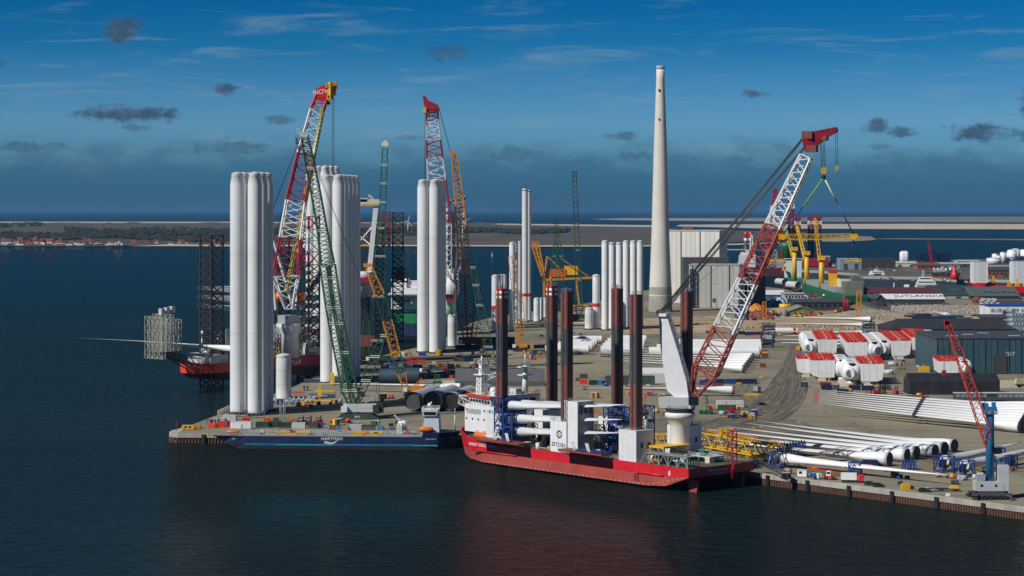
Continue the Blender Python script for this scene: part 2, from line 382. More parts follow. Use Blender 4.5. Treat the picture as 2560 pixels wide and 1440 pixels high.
Q0 = Vector((92.8, 804.0)); QD = Vector((-.657, .754)); QN = Vector((-.754, -.657))   # right quay: a point on it, along it, towards the water
def SP(s, n, z=0.0): p = Q0 + QD * s + QN * n; return Vector((p.x, p.y, z))
quay_c = Vector((-21.0, 935.0)); quay_l = Vector((-152.0, 943.0)); quay_r = Vector((330.0, 532.0))
left_edge = [(-155.5, 947), (-156.5, 956), (-154, 966), XY(545, 1037), XY(600, 1016), XY(735, 966), XY(800, 938), XY(905, 902), XY(1000, 878), XY(1090, 858), XY(1180, 806), XY(1235, 792), XY(1420, 766), XY(1500, 752), XY(1600, 728), XY(1750, 704), XY(1900, 716), XY(1960, 722), XY(2118, 768), XY(2170, 745), XY(2340, 742), XY(2800, 742)]
land_poly = [tuple(quay_l)] + left_edge + [(1500, 1500), tuple(quay_r)] + [tuple(quay_c)]
def land(name, poly, m, z, depth=None, side=None):
    n = len(poly); mb = MB(); mb._add([(x, y, z) for x, y in poly], [tuple(range(n))])
    o = link(name, mb.mesh(name, m)); o['kind'] = 'structure'
    if side:
        k = MB(); k.loft([[(x, y, -6) for x, y in poly], [(x, y, z - .03) for x, y in poly]], cap=False)
        o2 = link('revetment', k.mesh('revetment', side)); o2['kind'] = 'structure'
    return o
# inset the sheet a little where the quay walls stand
land('ground', land_poly, GROUND, GZ, side=CONC)
far_poly = [XY(1940, 671), XY(2040, 676), XY(2146, 684), XY(2152, 690), XY(2300, 692), XY(2400, 699), XY(2440, 697), XY(2900, 712), XY(2900, 640), XY(2560, 646), XY(2200, 652), XY(1990, 655)]
land('far_ground', far_poly, mat('far_yard', (.10, .092, .078), .9, var=.4, scale=.02), GZ, side=CONC)

# quay walls: concrete cap blocks, sheet piles, fender piles
pile_me = MB().loft([[(-.5, 0, z), (-.28, -.42, z), (.28, -.42, z), (.5, 0, z)] for z in (-3.0, GZ - 1.7)], cap=False, closed=False).mesh('sheet_pile', RUST)
def quay_wall(name, label, A, B, step, fenders, over=1.0):
    A, B = Vector(A), Vector(B); d = (B - A); Ln = d.length; d.normalize(); rz = math.atan2(d.y, d.x)
    t = Thing(name, label, 'quay wall', (A.x, A.y, 0), rz)
    n = int(Ln / 14); seg = Ln / n
    cap = MB().box0(.03, seg - .03, -1.0, 1.2, GZ - 1.7, GZ + .06).box0(.03, seg - .03, -.9, -.5, GZ + .06, GZ + .32).mesh('cap_block', CONC)
    for i in range(n): t.inst('cap_block', cap, (i * seg, 0, 0))
    k = int(Ln / step)
    for i in range(k): t.inst('sheet_pile', pile_me, ((i + .5) * step, -.32, 0))
    t.part('backing_wall', MB().box0(0, Ln, -.28, 1.2, -4, GZ - 1.75), RUST)
    fm = MB().box0(-.9, .9, -1.55, -1.0, -2, GZ - .15).box0(-.55, .55, -1.75, -1.55, -1.5, GZ - .4).mesh('fender_pile', BLACK)
    for x in fenders: t.inst('fender_pile', fm, (x, 0, 0))
    bm = MB().lathe([(.22, 0), (.18, .35), (.34, .45), (.34, .6), (.1, .66)], n=10).mesh('bollard', YELLOW)
    for i in range(int(Ln / 24)): t.inst('bollard', bm, (12 + 24 * i, .7, GZ + .06))
    return t
quay_wall('quay_wall', 'concrete capped quay wall with rusty sheet piles in the right foreground', (-21, 935), (-21 + 300 * .657, 935 - 300 * .754), 1.12, [14, 52, 90, 128, 166, 183, 203, 223, 243, 263, 283])
quay_wall('quay_wall', 'concrete capped quay wall with rusty sheet piles behind the blue barge', quay_l, quay_c, 1.5, [12, 34, 60, 90, 118])
pierhead = [(-152.0, 942.2), (-154.6, 943.6), (-156.6, 946.5), (-157.3, 951), (-157.0, 957), (-154.6, 966)]
mb = MB(); mb.prism(pierhead + [(-152, 966)], GZ - 1.7, GZ + .07)
t = Thing('pier_head', 'rounded concrete pier head at the left end of the quay', 'pier')
t.part('cap_block', mb, CONC)
for a, b in zip(pierhead[:-1], pierhead[1:]):
    a, b = Vector(a), Vector(b); k = max(1, round((b - a).length / 1.2)); rz = math.atan2(b.y - a.y, b.x - a.x) + math.pi
    for i in range(k): p = a.lerp(b, (i + .5) / k); t.inst('sheet_pile', pile_me, (p.x + .3, p.y + .3, 0), rz)

# ---------------------------------------------------------------- the island across the water, sandbanks
def isle_mat(t, b, vec, tc):
    pos = t.add('ShaderNodeNewGeometry').outputs['Position']
    a = t.noise(t.map(pos, (.0012, .00045, 1)), 1.0, 7, .65, .6); f = t.noise(t.map(pos, (.010, .0022, 1)), 1.0, 5, .6)
    c = t.ramp(a, [(.3, (.03, .036, .022)), (.45, (.07, .06, .045)), (.55, (.105, .085, .068)), (.7, (.05, .05, .03))])
    c = t.mix(t.rng(f, .45, .7, 0, .6), c, (.045, .045, .03, 1))
    t.l.new(c, b.inputs['Base Color']); b.inputs['Roughness'].default_value = .95
ISLE = mat('heath_and_marsh', build=isle_mat)
SAND = mat('pale_sand', (.50, .43, .33), .95, var=.2, scale=.004)
WET = mat('wet_sand', (.22, .185, .145), .7, var=.3, scale=.002)
def WXY(px, py): return XY(px, py, 0.0)
isle = [WXY(-400, 616), WXY(300, 616.3), WXY(360, 615), WXY(420, 613), WXY(620, 614.5), WXY(900, 613), WXY(1110, 614.5), WXY(1400, 615), WXY(1640, 613), WXY(1840, 607), WXY(2000, 600), WXY(2090, 594), WXY(2100, 588), WXY(2000, 581), WXY(1840, 577), WXY(1700, 574), WXY(1640, 566), WXY(1400, 563), WXY(1100, 559), WXY(600, 556.5), WXY(-400, 556)]
sheet('island', isle, ISLE, 1.2)
sheet('beach', [WXY(330, 616.8), WXY(420, 616.2), WXY(560, 617.2), WXY(900, 616), WXY(1200, 617), WXY(1400, 617.6), WXY(1640, 617), WXY(1840, 613.5), WXY(1990, 607), WXY(2000, 604), WXY(1840, 610), WXY(1640, 613.6), WXY(1400, 614.4), WXY(1100, 613.8), WXY(900, 612.5), WXY(620, 613.2), WXY(430, 611.6)], SAND, 1.3)
sheet('far_beach', [WXY(-400, 557.6), WXY(600, 558), WXY(1100, 560.8), WXY(1400, 564.8), WXY(1640, 568.5), WXY(1640, 563.5), WXY(1400, 561), WXY(1100, 557.4), WXY(600, 554.6), WXY(-400, 554.2)], SAND, 1.4)
sheet('sandbank', [WXY(1470, 548), WXY(1560, 551), WXY(1800, 553.5), WXY(2560, 556), WXY(2900, 557), WXY(2900, 541), WXY(2400, 541.5), WXY(2000, 543.5), WXY(1700, 545), WXY(1560, 545)], WET, .5)
sheet('sandbank', [WXY(1480, 548.2), WXY(1600, 549.2), WXY(1760, 550.6), WXY(2000, 550), WXY(1750, 547.6), WXY(1560, 546.8)], SAND, .8)
sheet('sandbank', [WXY(1690, 566), WXY(1900, 571), WXY(2300, 573), WXY(2900, 573.5), WXY(2900, 561), WXY(2300, 559.5), WXY(1900, 560.5), WXY(1700, 562)], SAND, .6)
sheet('sandbank', [WXY(1840, 584), WXY(2000, 604), WXY(2110, 605), WXY(2190, 600), WXY(2180, 592), WXY(2080, 586), WXY(1960, 582)], WET, .7)
sheet('sandbank', [WXY(2150, 597.5), WXY(2560, 601), WXY(2900, 602), WXY(2900, 599), WXY(2500, 597.5), WXY(2250, 596)], WET, .5)
# dunes
mb = MB()
for k in range(150):
    px = rnd.uniform(-60, 1250); py = 559.5 + rnd.random() ** 1.4 * 18
    p = P(px, py, 0); L = rnd.uniform(60, 260); hh = rnd.uniform(5, 15); D = rnd.uniform(60, 160)
    prof = [(-1, 0, 0)]
    ring = []
    n = 7
    for j in range(-1, 2):
        ring.append([(p.x + L * (i / n * 2 - 1), p.y + j * D, (hh * (1 - abs(i / n * 2 - 1) ** 1.6) * rnd.uniform(.75, 1.1) if j == 0 else 0) + .6) for i in range(n + 1)])
    mb.loft(ring, smooth=True, cap=False, closed=False)
o = link('dunes', mb.mesh('dunes', ISLE)); o['kind'] = 'structure'
# far wood on the island, thousands of trees that read as one mass
FOL = mat('dark_evergreen_foliage', (.015, .021, .014), .9, var=.45, scale=.02)
mb = MB()
def clump(p, r, h):
    n = 6; a0 = rnd.random() * 6.28
    rings = []
    for zz, rr in ((.0, .55), (.25, 1.0), (.6, .85), (1.0, .2)):
        rings.append([(p.x + r * rr * rnd.uniform(.7, 1.2) * math.cos(a0 + i * 6.283 / n), p.y + r * rr * rnd.uniform(.7, 1.2) * math.sin(a0 + i * 6.283 / n), 1 + h * zz * rnd.uniform(.85, 1.12)) for i in range(n)])
    mb.loft(rings)
for (x0, x1, y0, y1, num, hmin, hmax) in ((-40, 110, 562, 569, 110, 10, 18), (160, 640, 574, 592, 520, 8, 17), (-20, 340, 583, 600, 260, 7, 13), (330, 600, 594, 604, 190, 6, 11), (1010, 1240, 574, 581, 330, 12, 20), (1110, 1420, 577, 584, 330, 10, 17), (1010, 1110, 585, 591, 70, 7, 12), (640, 1020, 572, 584, 200, 8, 15)):
    for k in range(num):
        tt = rnd.random(); px = x0 + (x1 - x0) * tt
        py = rnd.uniform(y0, y1) + 2.5 * math.sin(px * .021 + y0)
        clump(P(px, py, 0), rnd.uniform(9, 24), rnd.uniform(hmin, hmax))
o = link('woodland', mb.mesh('woodland', FOL)); o['kind'] = 'stuff'

# the curved haul road, swept by tyres: tracks follow the strip's own length
def road_mat(t, b, vec, tc):
    uvn = t.add('ShaderNodeUVMap').outputs[0]
    a = t.noise(t.map(uvn, (1.2, 26, 1)), 1.0, 5, .6); e = t.noise(t.map(uvn, (3, 9, 1), (4, 2, 0)), 1.0, 4, .6); f = t.noise(t.map(uvn, (40, 30, 1)), 1.0, 4, .65)
    c = t.mix(t.rng(a, .38, .62, 0, 1, True), (.055, .049, .037, 1), (.165, .148, .108, 1))
    c = t.mix(t.rng(e, .5, .7, 0, .7, True), c, (.23, .207, .155, 1)); c = t.mix(t.rng(f, .45, .7, 0, .35), c, (.09, .08, .06, 1))
    t.l.new(c, b.inputs['Base Color']); b.inputs['Roughness'].default_value = .95
def road_strip(name, pts, m):
    L = [Vector(XY(x0, y0)) for x0, y0, x1, y1 in pts]; R_ = [Vector(XY(x1, y1)) for x0, y0, x1, y1 in pts]; n = len(pts); k = 5
    def cr(A, i, t):
        p0, p1, p2, p3 = A[max(i - 1, 0)], A[i], A[i + 1], A[min(i + 2, len(A) - 1)]
        return .5 * ((2 * p1) + (p2 - p0) * t + (2 * p0 - 5 * p1 + 4 * p2 - p3) * t * t + (3 * p1 - p0 - 3 * p2 + p3) * t ** 3)
    rows = [(cr(L, i, j / k), cr(R_, i, j / k)) for i in range(n - 1) for j in range(k)] + [(L[-1], R_[-1])]
    mb = MB(); mb._add([(*(l.lerp(r, q / 4)), GZ + .03) for l, r in rows for q in range(5)], [(i * 5 + q, i * 5 + q + 1, i * 5 + q + 6, i * 5 + q + 5) for i in range(len(rows) - 1) for q in range(4)])
    me = mb.mesh(name, m); uv_ = me.uv_layers.new(name='UVMap')
    for lp in me.loops: vi = lp.vertex_index; uv_.data[lp.index].uv = ((vi // 5) / len(rows) * 6, (vi % 5) / 4)
    o = link(name, me); o['kind'] = 'structure'; return o
road_strip('haul_road', [(1730, 1062, 1760, 1098), (1790, 1046, 1840, 1084), (1840, 1030, 1910, 1066), (1880, 1010, 1975, 1040), (1905, 985, 2010, 1002), (1925, 958, 2020, 966), (1948, 925, 2012, 928), (1966, 892, 2012, 893), (1978, 862, 2008, 862)], mat('tyre_swept_gravel', build=road_mat))
# ================================================================ the red six-legged jack-up ship at the right quay
# local frame: x towards the bow, y to port (away from the quay), origin on the quay line at the stern end
ship_rz = math.atan2(QD.y, QD.x)
W0 = SP(0, 22); ship = Thing('jackup_ship', 'red jack-up ship with six brown legs and a tall red and white crane', 'ship', (W0.x, W0.y, 0), ship_rz)
HB, D0 = 18.0, 9.2                               # half beam, deck height; local y>0 is port
def hullring(x, z, hb, cut=0): return [(x, -hb, z), (x, hb, z)]
def ship_hull(stern, body, stem, hb, keel, deck, knuckle, stern_rise=5.0, bow_rake=6.0):
    st = [(stern, hb, keel + stern_rise), (stern + 12, hb, keel + .8), (stern + 22, hb, keel), (body - 14, hb, keel), (body, hb * .98, keel), (body + (stem - body) * .4, hb * .80, keel + .2), (body + (stem - body) * .75, hb * .45, keel + .8), (stem - bow_rake, hb * .03, keel + 1.6)]
    dk = [(stern, hb), (stern + 12, hb), (stern + 22, hb), (body - 14, hb), (body, hb), (body + (stem - body) * .42, hb * .86), (body + (stem - body) * .8, hb * .5), (stem, hb * .02)]
    return st, dk
st, dk = ship_hull(-5, 114, 145, HB, .9, D0, 5.0)
def lower_upper(st, dk, k, deck):
    lo, up = MB(), MB(); A, B, C = [], [], []
    for (x, h, z), (x2, h2) in zip(st, dk):
        t = (k - z) / (deck - z); t = max(.02, min(.98, t)); xm = x + (x2 - x) * t; hm = h + (h2 - h) * t; zm = z + (deck - z) * t
        A.append((x, h, z)); B.append((xm, hm, zm)); C.append((x2, h2, deck))
    mk = lambda P_, Q_: [[(p[0], -p[1], p[2]), (q[0], -q[1], q[2]), (q[0], q[1], q[2]), (p[0], p[1], p[2])] for p, q in zip(P_, Q_)]
    lo.loft(mk(A, B)); up.loft(mk(B, C)); return lo, up
lo, up = lower_upper(st, dk, 5.2, D0)
hull_up = ship.part('hull', up, RED)
ship.part('lower_hull', lo, OXIDE)
DECKM = mat('green_deck_paint', (.095, .115, .06), .75, var=.25, scale=.2, rust=.3)
ship.part('deck', MB()._add([(x, h - .25, D0 + .02) for x, h in dk] + [(x, -h + .25, D0 + .02) for x, h in reversed(dk)], [tuple(range(15, -1, -1))]), DECKM)
# forecastle bulwark with the raised stem
mb = MB()
for sgn in (1, -1):
    a = [(x, sgn * h, z) for (x, h), z in zip(dk[4:], (D0, D0, D0, D0))]; b = [(x + .3 * i * .6, sgn * (h + .12 * i), D0 + zz) for i, ((x, h), zz) in enumerate(zip(dk[4:], (.15, 1.4, 2.6, 4.4)))]
    c = [(p[0] - .35, p[1] - sgn * .35, p[2]) for p in b]; d = [(p[0] - .35, p[1] - sgn * .35, p[2]) for p in a]
    mb.loft([a, b, c, d] if sgn > 0 else [d, c, b, a], closed=False, cap=False)
ship.part('bow_bulwark', mb, RED)
mb = MB()
for i in range(46):
    x = -2 + i * 2.6; z = 1.25 if x > 17 else 1.25 + (17 - x) * .22
    mb.box((x, HB + .06, z), (.7, .12, .22))
ship.part('anodes', mb, LGREY)
for x0, x1 in ((92, 121), (8, 22)): ship.part('fender_rail', MB().tube((x0, HB + .15, 5.45), (x1, HB + .15, 5.45), .35, n=8), RED)
for y in (13, -12): ship.part('skeg', MB().box((-3, y, 0), (3.0, 1.2, 9), taper=(1.6, 1)), OXIDE)
mb = MB()
for i in range(3):
    for j in range(2): mb.box((21.8 + j * 1.4, HB + .02, 2.5 + i * 1.0), (1.0, .12, .6))
ship.part('intake_grille', mb, BLACK)
# legs
LEGX = (106.3, 66.5, 27.0)
holes = MB()
LW = 3.5
for side, sname in ((14, 'port'), (-14, 'starboard')):
    for i, lx in enumerate(LEGX):
        top = 73.4
        if side < 0: top += .5
        lg = ship.part('leg', MB().box0(lx - LW / 2, lx + LW / 2, side - LW / 2, side + LW / 2, -14, 15), LEGOL)
        for nm, z0, z1, m in (('leg_section', 15, 28, BROWN), ('leg_section', 28, 39 if i != 1 else 44, BROWN if i != 2 else BROWN), ('leg_section', 39 if i != 1 else 44, 58.5, LEGDK), ('leg_section', 58.5, top - 4 if i == 0 else top, BROWN)):
            ship.part(nm, MB().box0(lx - LW / 2, lx + LW / 2, side - LW / 2, side + LW / 2, z0, z1), m, lg)
        if i == 0:
            for k, m in enumerate((REDB, WHITE, REDB, WHITE)):
                ship.part('leg_band', MB().box0(lx - LW / 2 - .02, lx + LW / 2 + .02, side - LW / 2 - .02, side + LW / 2 + .02, top - 1 - k, top - k), m, lg)
        rk = MB()                               # toothed rack on the aft face and the port face, next to the corner
        rk.box0(lx - LW / 2 - .3, lx - LW / 2, side + .45, side + 1.35, 10, top - .3).box0(lx - .1, lx + .8, side + LW / 2, side + LW / 2 + .28, 10, top - .3)
        ship.part('rack', rk, LEGDK, lg)
        hm = MB(); z = 16.0
        while z < top - 1: hm.box((lx - LW / 2 - .31, side + .9, z), (.06, .6, .8)); z += 1.7
        ship.part('rack_holes', hm, BLACK, lg)
        mk = MB(); z = 12
        while z < top - 6: mk.box((lx + .95, side + LW / 2 + .02, z), (.7, .05, .16)); z += 5
        ship.part('draught_marks', mk, LGREY, lg)
        rl = MB().rail([(lx - 1.7, side - 1.7, top), (lx + 1.7, side - 1.7, top), (lx + 1.7, side + 1.7, top), (lx - 1.7, side + 1.7, top)], closed=True, step=1.2)
        rl.lattice((lx, side, top), (lx, side, top + 1.6), .5, n=2, rc=.05, rb=.04)
        ship.part('top_rail', rl, STEEL, lg)
# jacking houses
def house(name, x0, x1, y0, y1, z0, z1, m=WHITE, rail=True, parent=None):
    o = ship.part(name, MB().box0(x0, x1, y0, y1, z0, z1), m, parent)
    if rail: ship.part('handrail', MB().rail([(x0, y0, z1), (x1, y0, z1), (x1, y1, z1), (x0, y1, z1)], closed=True, step=1.6, w=.1), STEEL, o)
    return o
for i, lx in enumerate(LEGX):
    for side in (1, -1):
        o = house('jacking_house', lx - 4.2, lx + 5.4, *sorted((side * 8.6, side * 18.03)), D0 + .02 if i else D0 + .05, 21.5 if i < 2 else 21.2)
        mb = MB()
        for k in range(2): mb.box((lx - 4.28, side * (11 + 4 * k), 15.5), (.14, 1.2, 2.0))
        ship.part('louvre', mb, DGREY, o)
        for k in range(3): ship.part('panel_seam', MB().box((lx - 2 + 2.6 * k, side * 18.05, 15.2), (.07, .05, 12)), LGREY, o)
# tall grey-sided tower beside the middle port leg, the low white houses amidships
o = house('winch_house', 56.0, 61.8, 9.0, 17.9, D0 + .04, 30.0)
ship.part('grey_side', MB().box0(55.9, 55.98, 9.1, 17.8, D0 + .1, 29.9), GREY, o)
for k in range(3): ship.part('vent_panel', MB().box((55.84, 10.8 + 2.6 * k, 26.8), (.1, 1.7, 3.4)), DGREY, o)
ship.part('ladder_frame', MB().lattice((63.2, 17.0, 21.5), (63.2, 17.0, 30), 1.2, n=6, rc=.1, rb=.06), WHITE, o)
# emblem and name on the port side
LETK = mat('black_lettering', (.015, .015, .018), .5); LETW = mat('white_lettering', (.8, .8, .8), .5)
def port_text(txt, size, m, x, z, wide=1.0, y=HB + .06): return lettering(ship.o, txt, size, m, (x, y, z), (-1, 0, 0), (0, 0, 1), wide)
port_text('ZITON', 2.2, LETK, 67.1, 12.2, 1.2, 18.12)
mb = MB()
for k in range(6):
    a0 = k * math.pi / 3; q = []
    for rr, a in ((1.75, a0), (1.75, a0 + .86), (1.05, a0 + .95), (1.05, a0 + .1)): q.append((66.6 - rr * math.cos(a), 18.11, 16.4 + rr * math.sin(a)))
    mb._add(q, [(0, 1, 2, 3)])
mb.lathe([(0.55, 0), (.3, 1.0)], (0, 0, 0), 3, cap=False); mb.v[-6:] = [(66.6 - v[0], 18.11, 16.4 + v[1] * 1.2) for v in mb.v[-6:]]
ship.part('emblem', mb, LETK)
port_text('WIND DISCOVERY', 1.75, LETW, 114.5, 7.8, 1.15)
lettering(ship.o, 'WIND DISCOVERY', 1.25, LETW, (-5.08, 2, 7.6), (0, -1, 0), (0, 0, 1), 1.0)
lettering(ship.o, 'FREDERICIA', .95, LETW, (-5.08, 2, 6.2), (0, -1, 0), (0, 0, 1), 1.0)
port_text('8', 2.6, LETW, 5.0, 6.6)
# accommodation block and wheelhouse at the bow
acc = house('accommodation', 112, 131, -15, 13.5, D0 + 3.2, 24.0)
ship.part('deck_house', MB().box0(112.5, 130, -14, 12, D0, D0 + 3.2), DGREY, acc)
wh = ship.part('wheelhouse', MB().loft([[(113, -13, 24.02), (131.5, -9, 24.02), (131.5, 10, 24.02), (113, 14, 24.02)], [(113, -13.4, 27), (132.6, -9.6, 27), (132.6, 10.6, 27), (113, 14.6, 27)]]), WHITE)
ship.part('roof', MB().prism([(112.8, -13.3), (132.8, -9.5), (132.8, 10.5), (112.8, 14.6)], 27.02, 28.0), LGREY, wh)
for a, b in (((112.4, 15), (133.2, 10.9)), ((133.2, 10.9), (133.2, -9.9))):
    mx_, my_ = (a[0] + b[0]) / 2, (a[1] + b[1]) / 2; ship.part('red_fascia', MB().box((mx_, my_, 27.5), (math.hypot(b[0] - a[0], b[1] - a[1]), .5, 1.1), math.atan2(b[1] - a[1], b[0] - a[0])), REDB, wh)
for k, (x, y, sz, m) in enumerate(((116, 10, (3, 2, 1.6), WHITE), (121, 11, (2, 2, 1.2), GREY), (125, 2, (3, 3, 2), WHITE), (116, -2, (4, 3, 2.4), LGREY), (120, -8, (3, 2, 1.6), WHITE), (129, -4, (2, 2, 2), CREAM))): ship.part('roof_unit', MB().box((x, y, 28.02 + sz[2] / 2), sz), m, wh)
ship.part('satellite_dome', MB().lathe([(.3, 0), (1.3, .6), (1.5, 1.6), (1.0, 2.6), (.2, 3)], (122.5, 5, 28), 12), WHITE, wh)
m2 = MB().lathe([(1.5, 28), (1.2, 33), (.9, 40)], (115, -6.5, 0), 10).box((115, -6.5, 36), (3.5, 5.5, .4)).box((115, -6.5, 39.4), (2.6, 7, .4)).tube((115, -6.5, 40), (115, -6.5, 45), .25).rail([(113.5, -9, 36.2), (113.5, -4, 36.2)], step=1).bar((115, -9, 41), (115, -4, 41), .3)
ship.part('signal_mast', m2, WHITE)
mb = MB()
for k in range(7): x = 115 + 2.5 * k; mb.box((x, 14.33 - (x - 113) * .21, 25.6), (1.9, .16, 1.5), rz=-.205)
for k in range(4): mb.box((132.15, -6 + 4.6 * k, 25.6), (.16, 3.6, 1.5))
for k in range(5): mb.box((112.9, -9 + 4.4 * k, 25.5), (.14, 3.2, 1.5))
ship.part('window_band', mb, GLASS, wh)
mb = MB()
for r, z in ((0, 21.6), (1, 17.8)):
    for k in range(5): mb.box((114.5 + 3.8 * k, 13.53, z), (.8, .1, .9))
for k in range(4): mb.box((111.95, -8 + 5 * k, 19.5), (.1, .9, 1.0))
ship.part('window', mb, GLASS, acc)
ship.part('window_strip', MB().box((125, 13.55, 21.0), (9, .12, 1.9)), GREY, acc)
ship.part('roof_rail', MB().rail([(112.6, -13.5, 28.2), (133, -9.7, 28.2), (133, 10.7, 28.2), (112.6, 14.7, 28.2)], closed=True, step=2), YELLOW, wh)
mast = MB().lattice((127, 7.5, 28), (127, 7.5, 36), 3.2, 2.4, n=4, rc=.26, rb=.15, x=True).box((127, 7.5, 38.6), (1.8, 1.8, 5)).box((127, 7.5, 36.1), (5, 5, .4)).tube((127, 7.5, 41), (127, 7.5, 44), .3)
mast.box((127, 7.5, 41.2), (.6, 4, .5)).box((127, 7.5, 38.8), (.5, 6, .4))
ship.part('radar_mast', mast, WHITE)
hd = MB().lattice((131, -7, 22), (141, -7, 24.5), 3, n=5, rc=.18, rb=.12).lattice((131, 7, 22), (141, 7, 24.5), 3, n=5, rc=.18, rb=.12)
for y in (-7, 7): hd.bar((131, y, 14), (140, y, 23), .35)
hd.box((136.5, 0, 26.3), (11, 16, .35)).lattice((131.5, -9, 17), (140.5, -9, 17), 2.2, n=4, rc=.12, rb=.1)
ship.part('bow_platform', hd, CREAM)
cranes = MB().lattice((126, 6, 34.5), (118, 2, 38), 1.6, n=6, rc=.1, rb=.07)
ship.part('boat_crane', cranes, WHITE)
def lifeboat(x, y, z, L=7.5, nm='lifeboat'):
    mb = MB(); rg = []
    for t, k in ((-1, .25), (-.82, .8), (-.4, 1), (.4, 1), (.82, .8), (1, .25)):
        rg.append([(x + L / 2 * t, y + 1.45 * k * math.cos(a), z + 1.5 * k * math.sin(a)) for a in [i * math.pi / 5 for i in range(10)]])
    mb.loft(rg, smooth=True); o = ship.part(nm, mb, ORANGE)
    ship.part('davit', MB().bar((x - 2.4, y - .3, z - 3), (x - 2.4, y - .1, z + 2), .3).bar((x + 2.4, y - .3, z - 3), (x + 2.4, y - .1, z + 2), .3).bar((x - 2.4, y - .1, z + 2), (x - 2.4, y + 1.2, z + 2), .25).bar((x + 2.4, y - .1, z + 2), (x + 2.4, y + 1.2, z + 2), .25), WHITE, o)
lifeboat(117, 16.2, D0 + 2.3, 9.5)
lifeboat(14.5, 14.5, D0 + 1.6, 6.0, 'rescue_boat')
# side ledges that throw the two square shadows
for x0, x1 in ((84, 112), (36, 61)):
    ld = ship.part('side_ledge', MB().box0(x0, x1, 18.06, 24.0, D0 + 1.6, D0 + 2.3), BROWN)
    mb = MB(); n = int((x1 - x0) / 2.5)
    for k in range(n + 1):
        x = x0 + .3 + k * (x1 - x0 - .6) / n; mb.bar((x, 18.1, D0 - .6), (x, 23.6, D0 + 1.5), .25); mb.bar((x, 24, D0 + 2.3), (x, 24, D0 + 3.3), .09)
    mb.bar((x0, 24, D0 + 3.3), (x1, 24, D0 + 3.3), .09)
    ship.part('ledge_brackets', mb, BROWN, ld)
    mb = MB()
    for xx in (x0 + 9, x0 + 17): mb.box((xx, 22.6, D0 + 3.2), (.5, .5, 1.8)); mb.bar((xx - 1, 23.4, D0 + 2.4), (xx + 2.6, 21.4, D0 + 5.4), .5); mb.bar((xx - 2, 23.4, D0 + 2.4), (xx + 1.6, 21.4, D0 + 5.4), .5)
    ship.part('support_arm', mb, LGREY, ld)
# stern working deck: lattice edge frame, platform round the crane foot, containers, red gantry post
fr = MB(); 
for k in range(5): fr.bar((-4 + 5 * k, 17.6, D0), (-4 + 5 * k, 17.6, D0 + 4), .4); fr.bar((-4 + 5 * k, 17.6, D0), (-1.5 + 5 * k, 17.6, D0 + 4), .25); fr.bar((1 + 5 * k, 17.6, D0), (-1.5 + 5 * k, 17.6, D0 + 4), .25)
fr.box0(-4.4, 18, 13.5, 18, D0 + 4, D0 + 4.35)
for k in range(5): fr.bar((-4.2, 17.6 - 1.5 * k, D0), (-4.2, 17.6 - 1.5 * k, D0 + 4), .3)
ship.part('edge_frame', fr, mat('blue_grey_steel', (.22, .28, .31), .5, var=.15))
ship.part('edge_rail', MB().rail([(-4.4, 13.6, D0 + 4.35), (-4.4, 17.9, D0 + 4.35), (18, 17.9, D0 + 4.35)], step=1.5).rail([(-4.8, 12, D0), (-4.8, -17.5, D0)], step=2), STEEL)
gp = MB().lattice((-3.5, -7.5, D0), (-3.5, -7.5, D0 + 12.5), 2.4, n=7, rc=.15, rb=.07)
ship.part('gangway_tower', gp, CRIM); ship.part('tower_foot', MB().box((-3.6, -7.5, D0 - 1.2), (4.2, 3.4, 2.4)).box((-5.3, -5.6, D0 - 3.8), (.5, 1.0, 4.2)), RED)
mb = MB().box((9, -5, D0 + 2.2), (14, 8, .4)).rail([(2, -9, D0 + 2.4), (16, -9, D0 + 2.4), (16, -1, D0 + 2.4), (2, -1, D0 + 2.4)], closed=True, step=1.5)
for x in (2.4, 15.6):
    for y in (-8.6, -1.4): mb.bar((x, y, D0), (x, y, D0 + 2.2), .35)
ship.part('aft_platform', mb, LGREY)
for nm, c, s, m in (('deck_container', (20, -8, D0 + 1.35), (6.1, 2.5, 2.6), CRIM), ('deck_container', (27, -16, D0 + 1.35), (6.1, 2.5, 2.6), SKYB), ('deck_crate', (12, 3, D0 + .7), (2.2, 1.8, 1.4), CANVAS), ('deck_winch', (7, -3, D0 + 3.4), (2.4, 2.4, 1.8), GREENB), ('deck_tank', (3, -2, D0 + 1.0), (2.4, 3, 2), CREAM), ('power_pack', (33, 4, D0 + 2.2), (5, 4, 4.4), GREY), ('deck_container', (38, -4, D0 + 1.35), (6.1, 2.5, 2.6), BLUE), ('deck_container', (36, 11, D0 + 1.35), (6.1, 2.5, 2.6), BROWN)):
    ship.part(nm, MB().box(c, s), m)
# crane on its pedestal
CP = ship.L(SP(20, 19, 0)); cx, cy = CP.x, CP.y
ped = MB().lathe([(3.9, D0), (3.9, D0 + 2), (3.7, 21.8), (5.5, 25.2), (5.9, 25.4), (5.9, 27.2), (5.2, 27.4)], (cx, cy, 0), 36)
po = ship.part('crane_pedestal', ped, WHITE)
ship.part('foot_band', MB().lathe([(3.96, D0 + 1.2), (3.98, D0 + 3.4)], (cx, cy, 0), 36, cap=False), YELLOW, po)
ship.part('slew_ring', MB().lathe([(5.3, 27.4), (5.3, 28.6), (5.9, 28.7), (5.9, 29.1)], (cx, cy, 0), 36), DGREY, po)
ship.part('collar_rail', MB().rail([(cx + 6 * math.cos(i * math.pi / 10), cy + 6 * math.sin(i * math.pi / 10), 29.1) for i in range(20)], closed=True, step=2), STEEL, po)
yf = MB().box((cx - 2, cy + 7.5, D0 + 5.8), (8, 15, .7)).box((cx - 2, cy + 7.5, D0 + 1.6), (8, 15, .5))
for x in (-5.6, 1.6):
    for y in (.4, 7, 14.6): yf.bar((cx + x, cy + y, D0), (cx + x, cy + y, D0 + 5.6), .35)
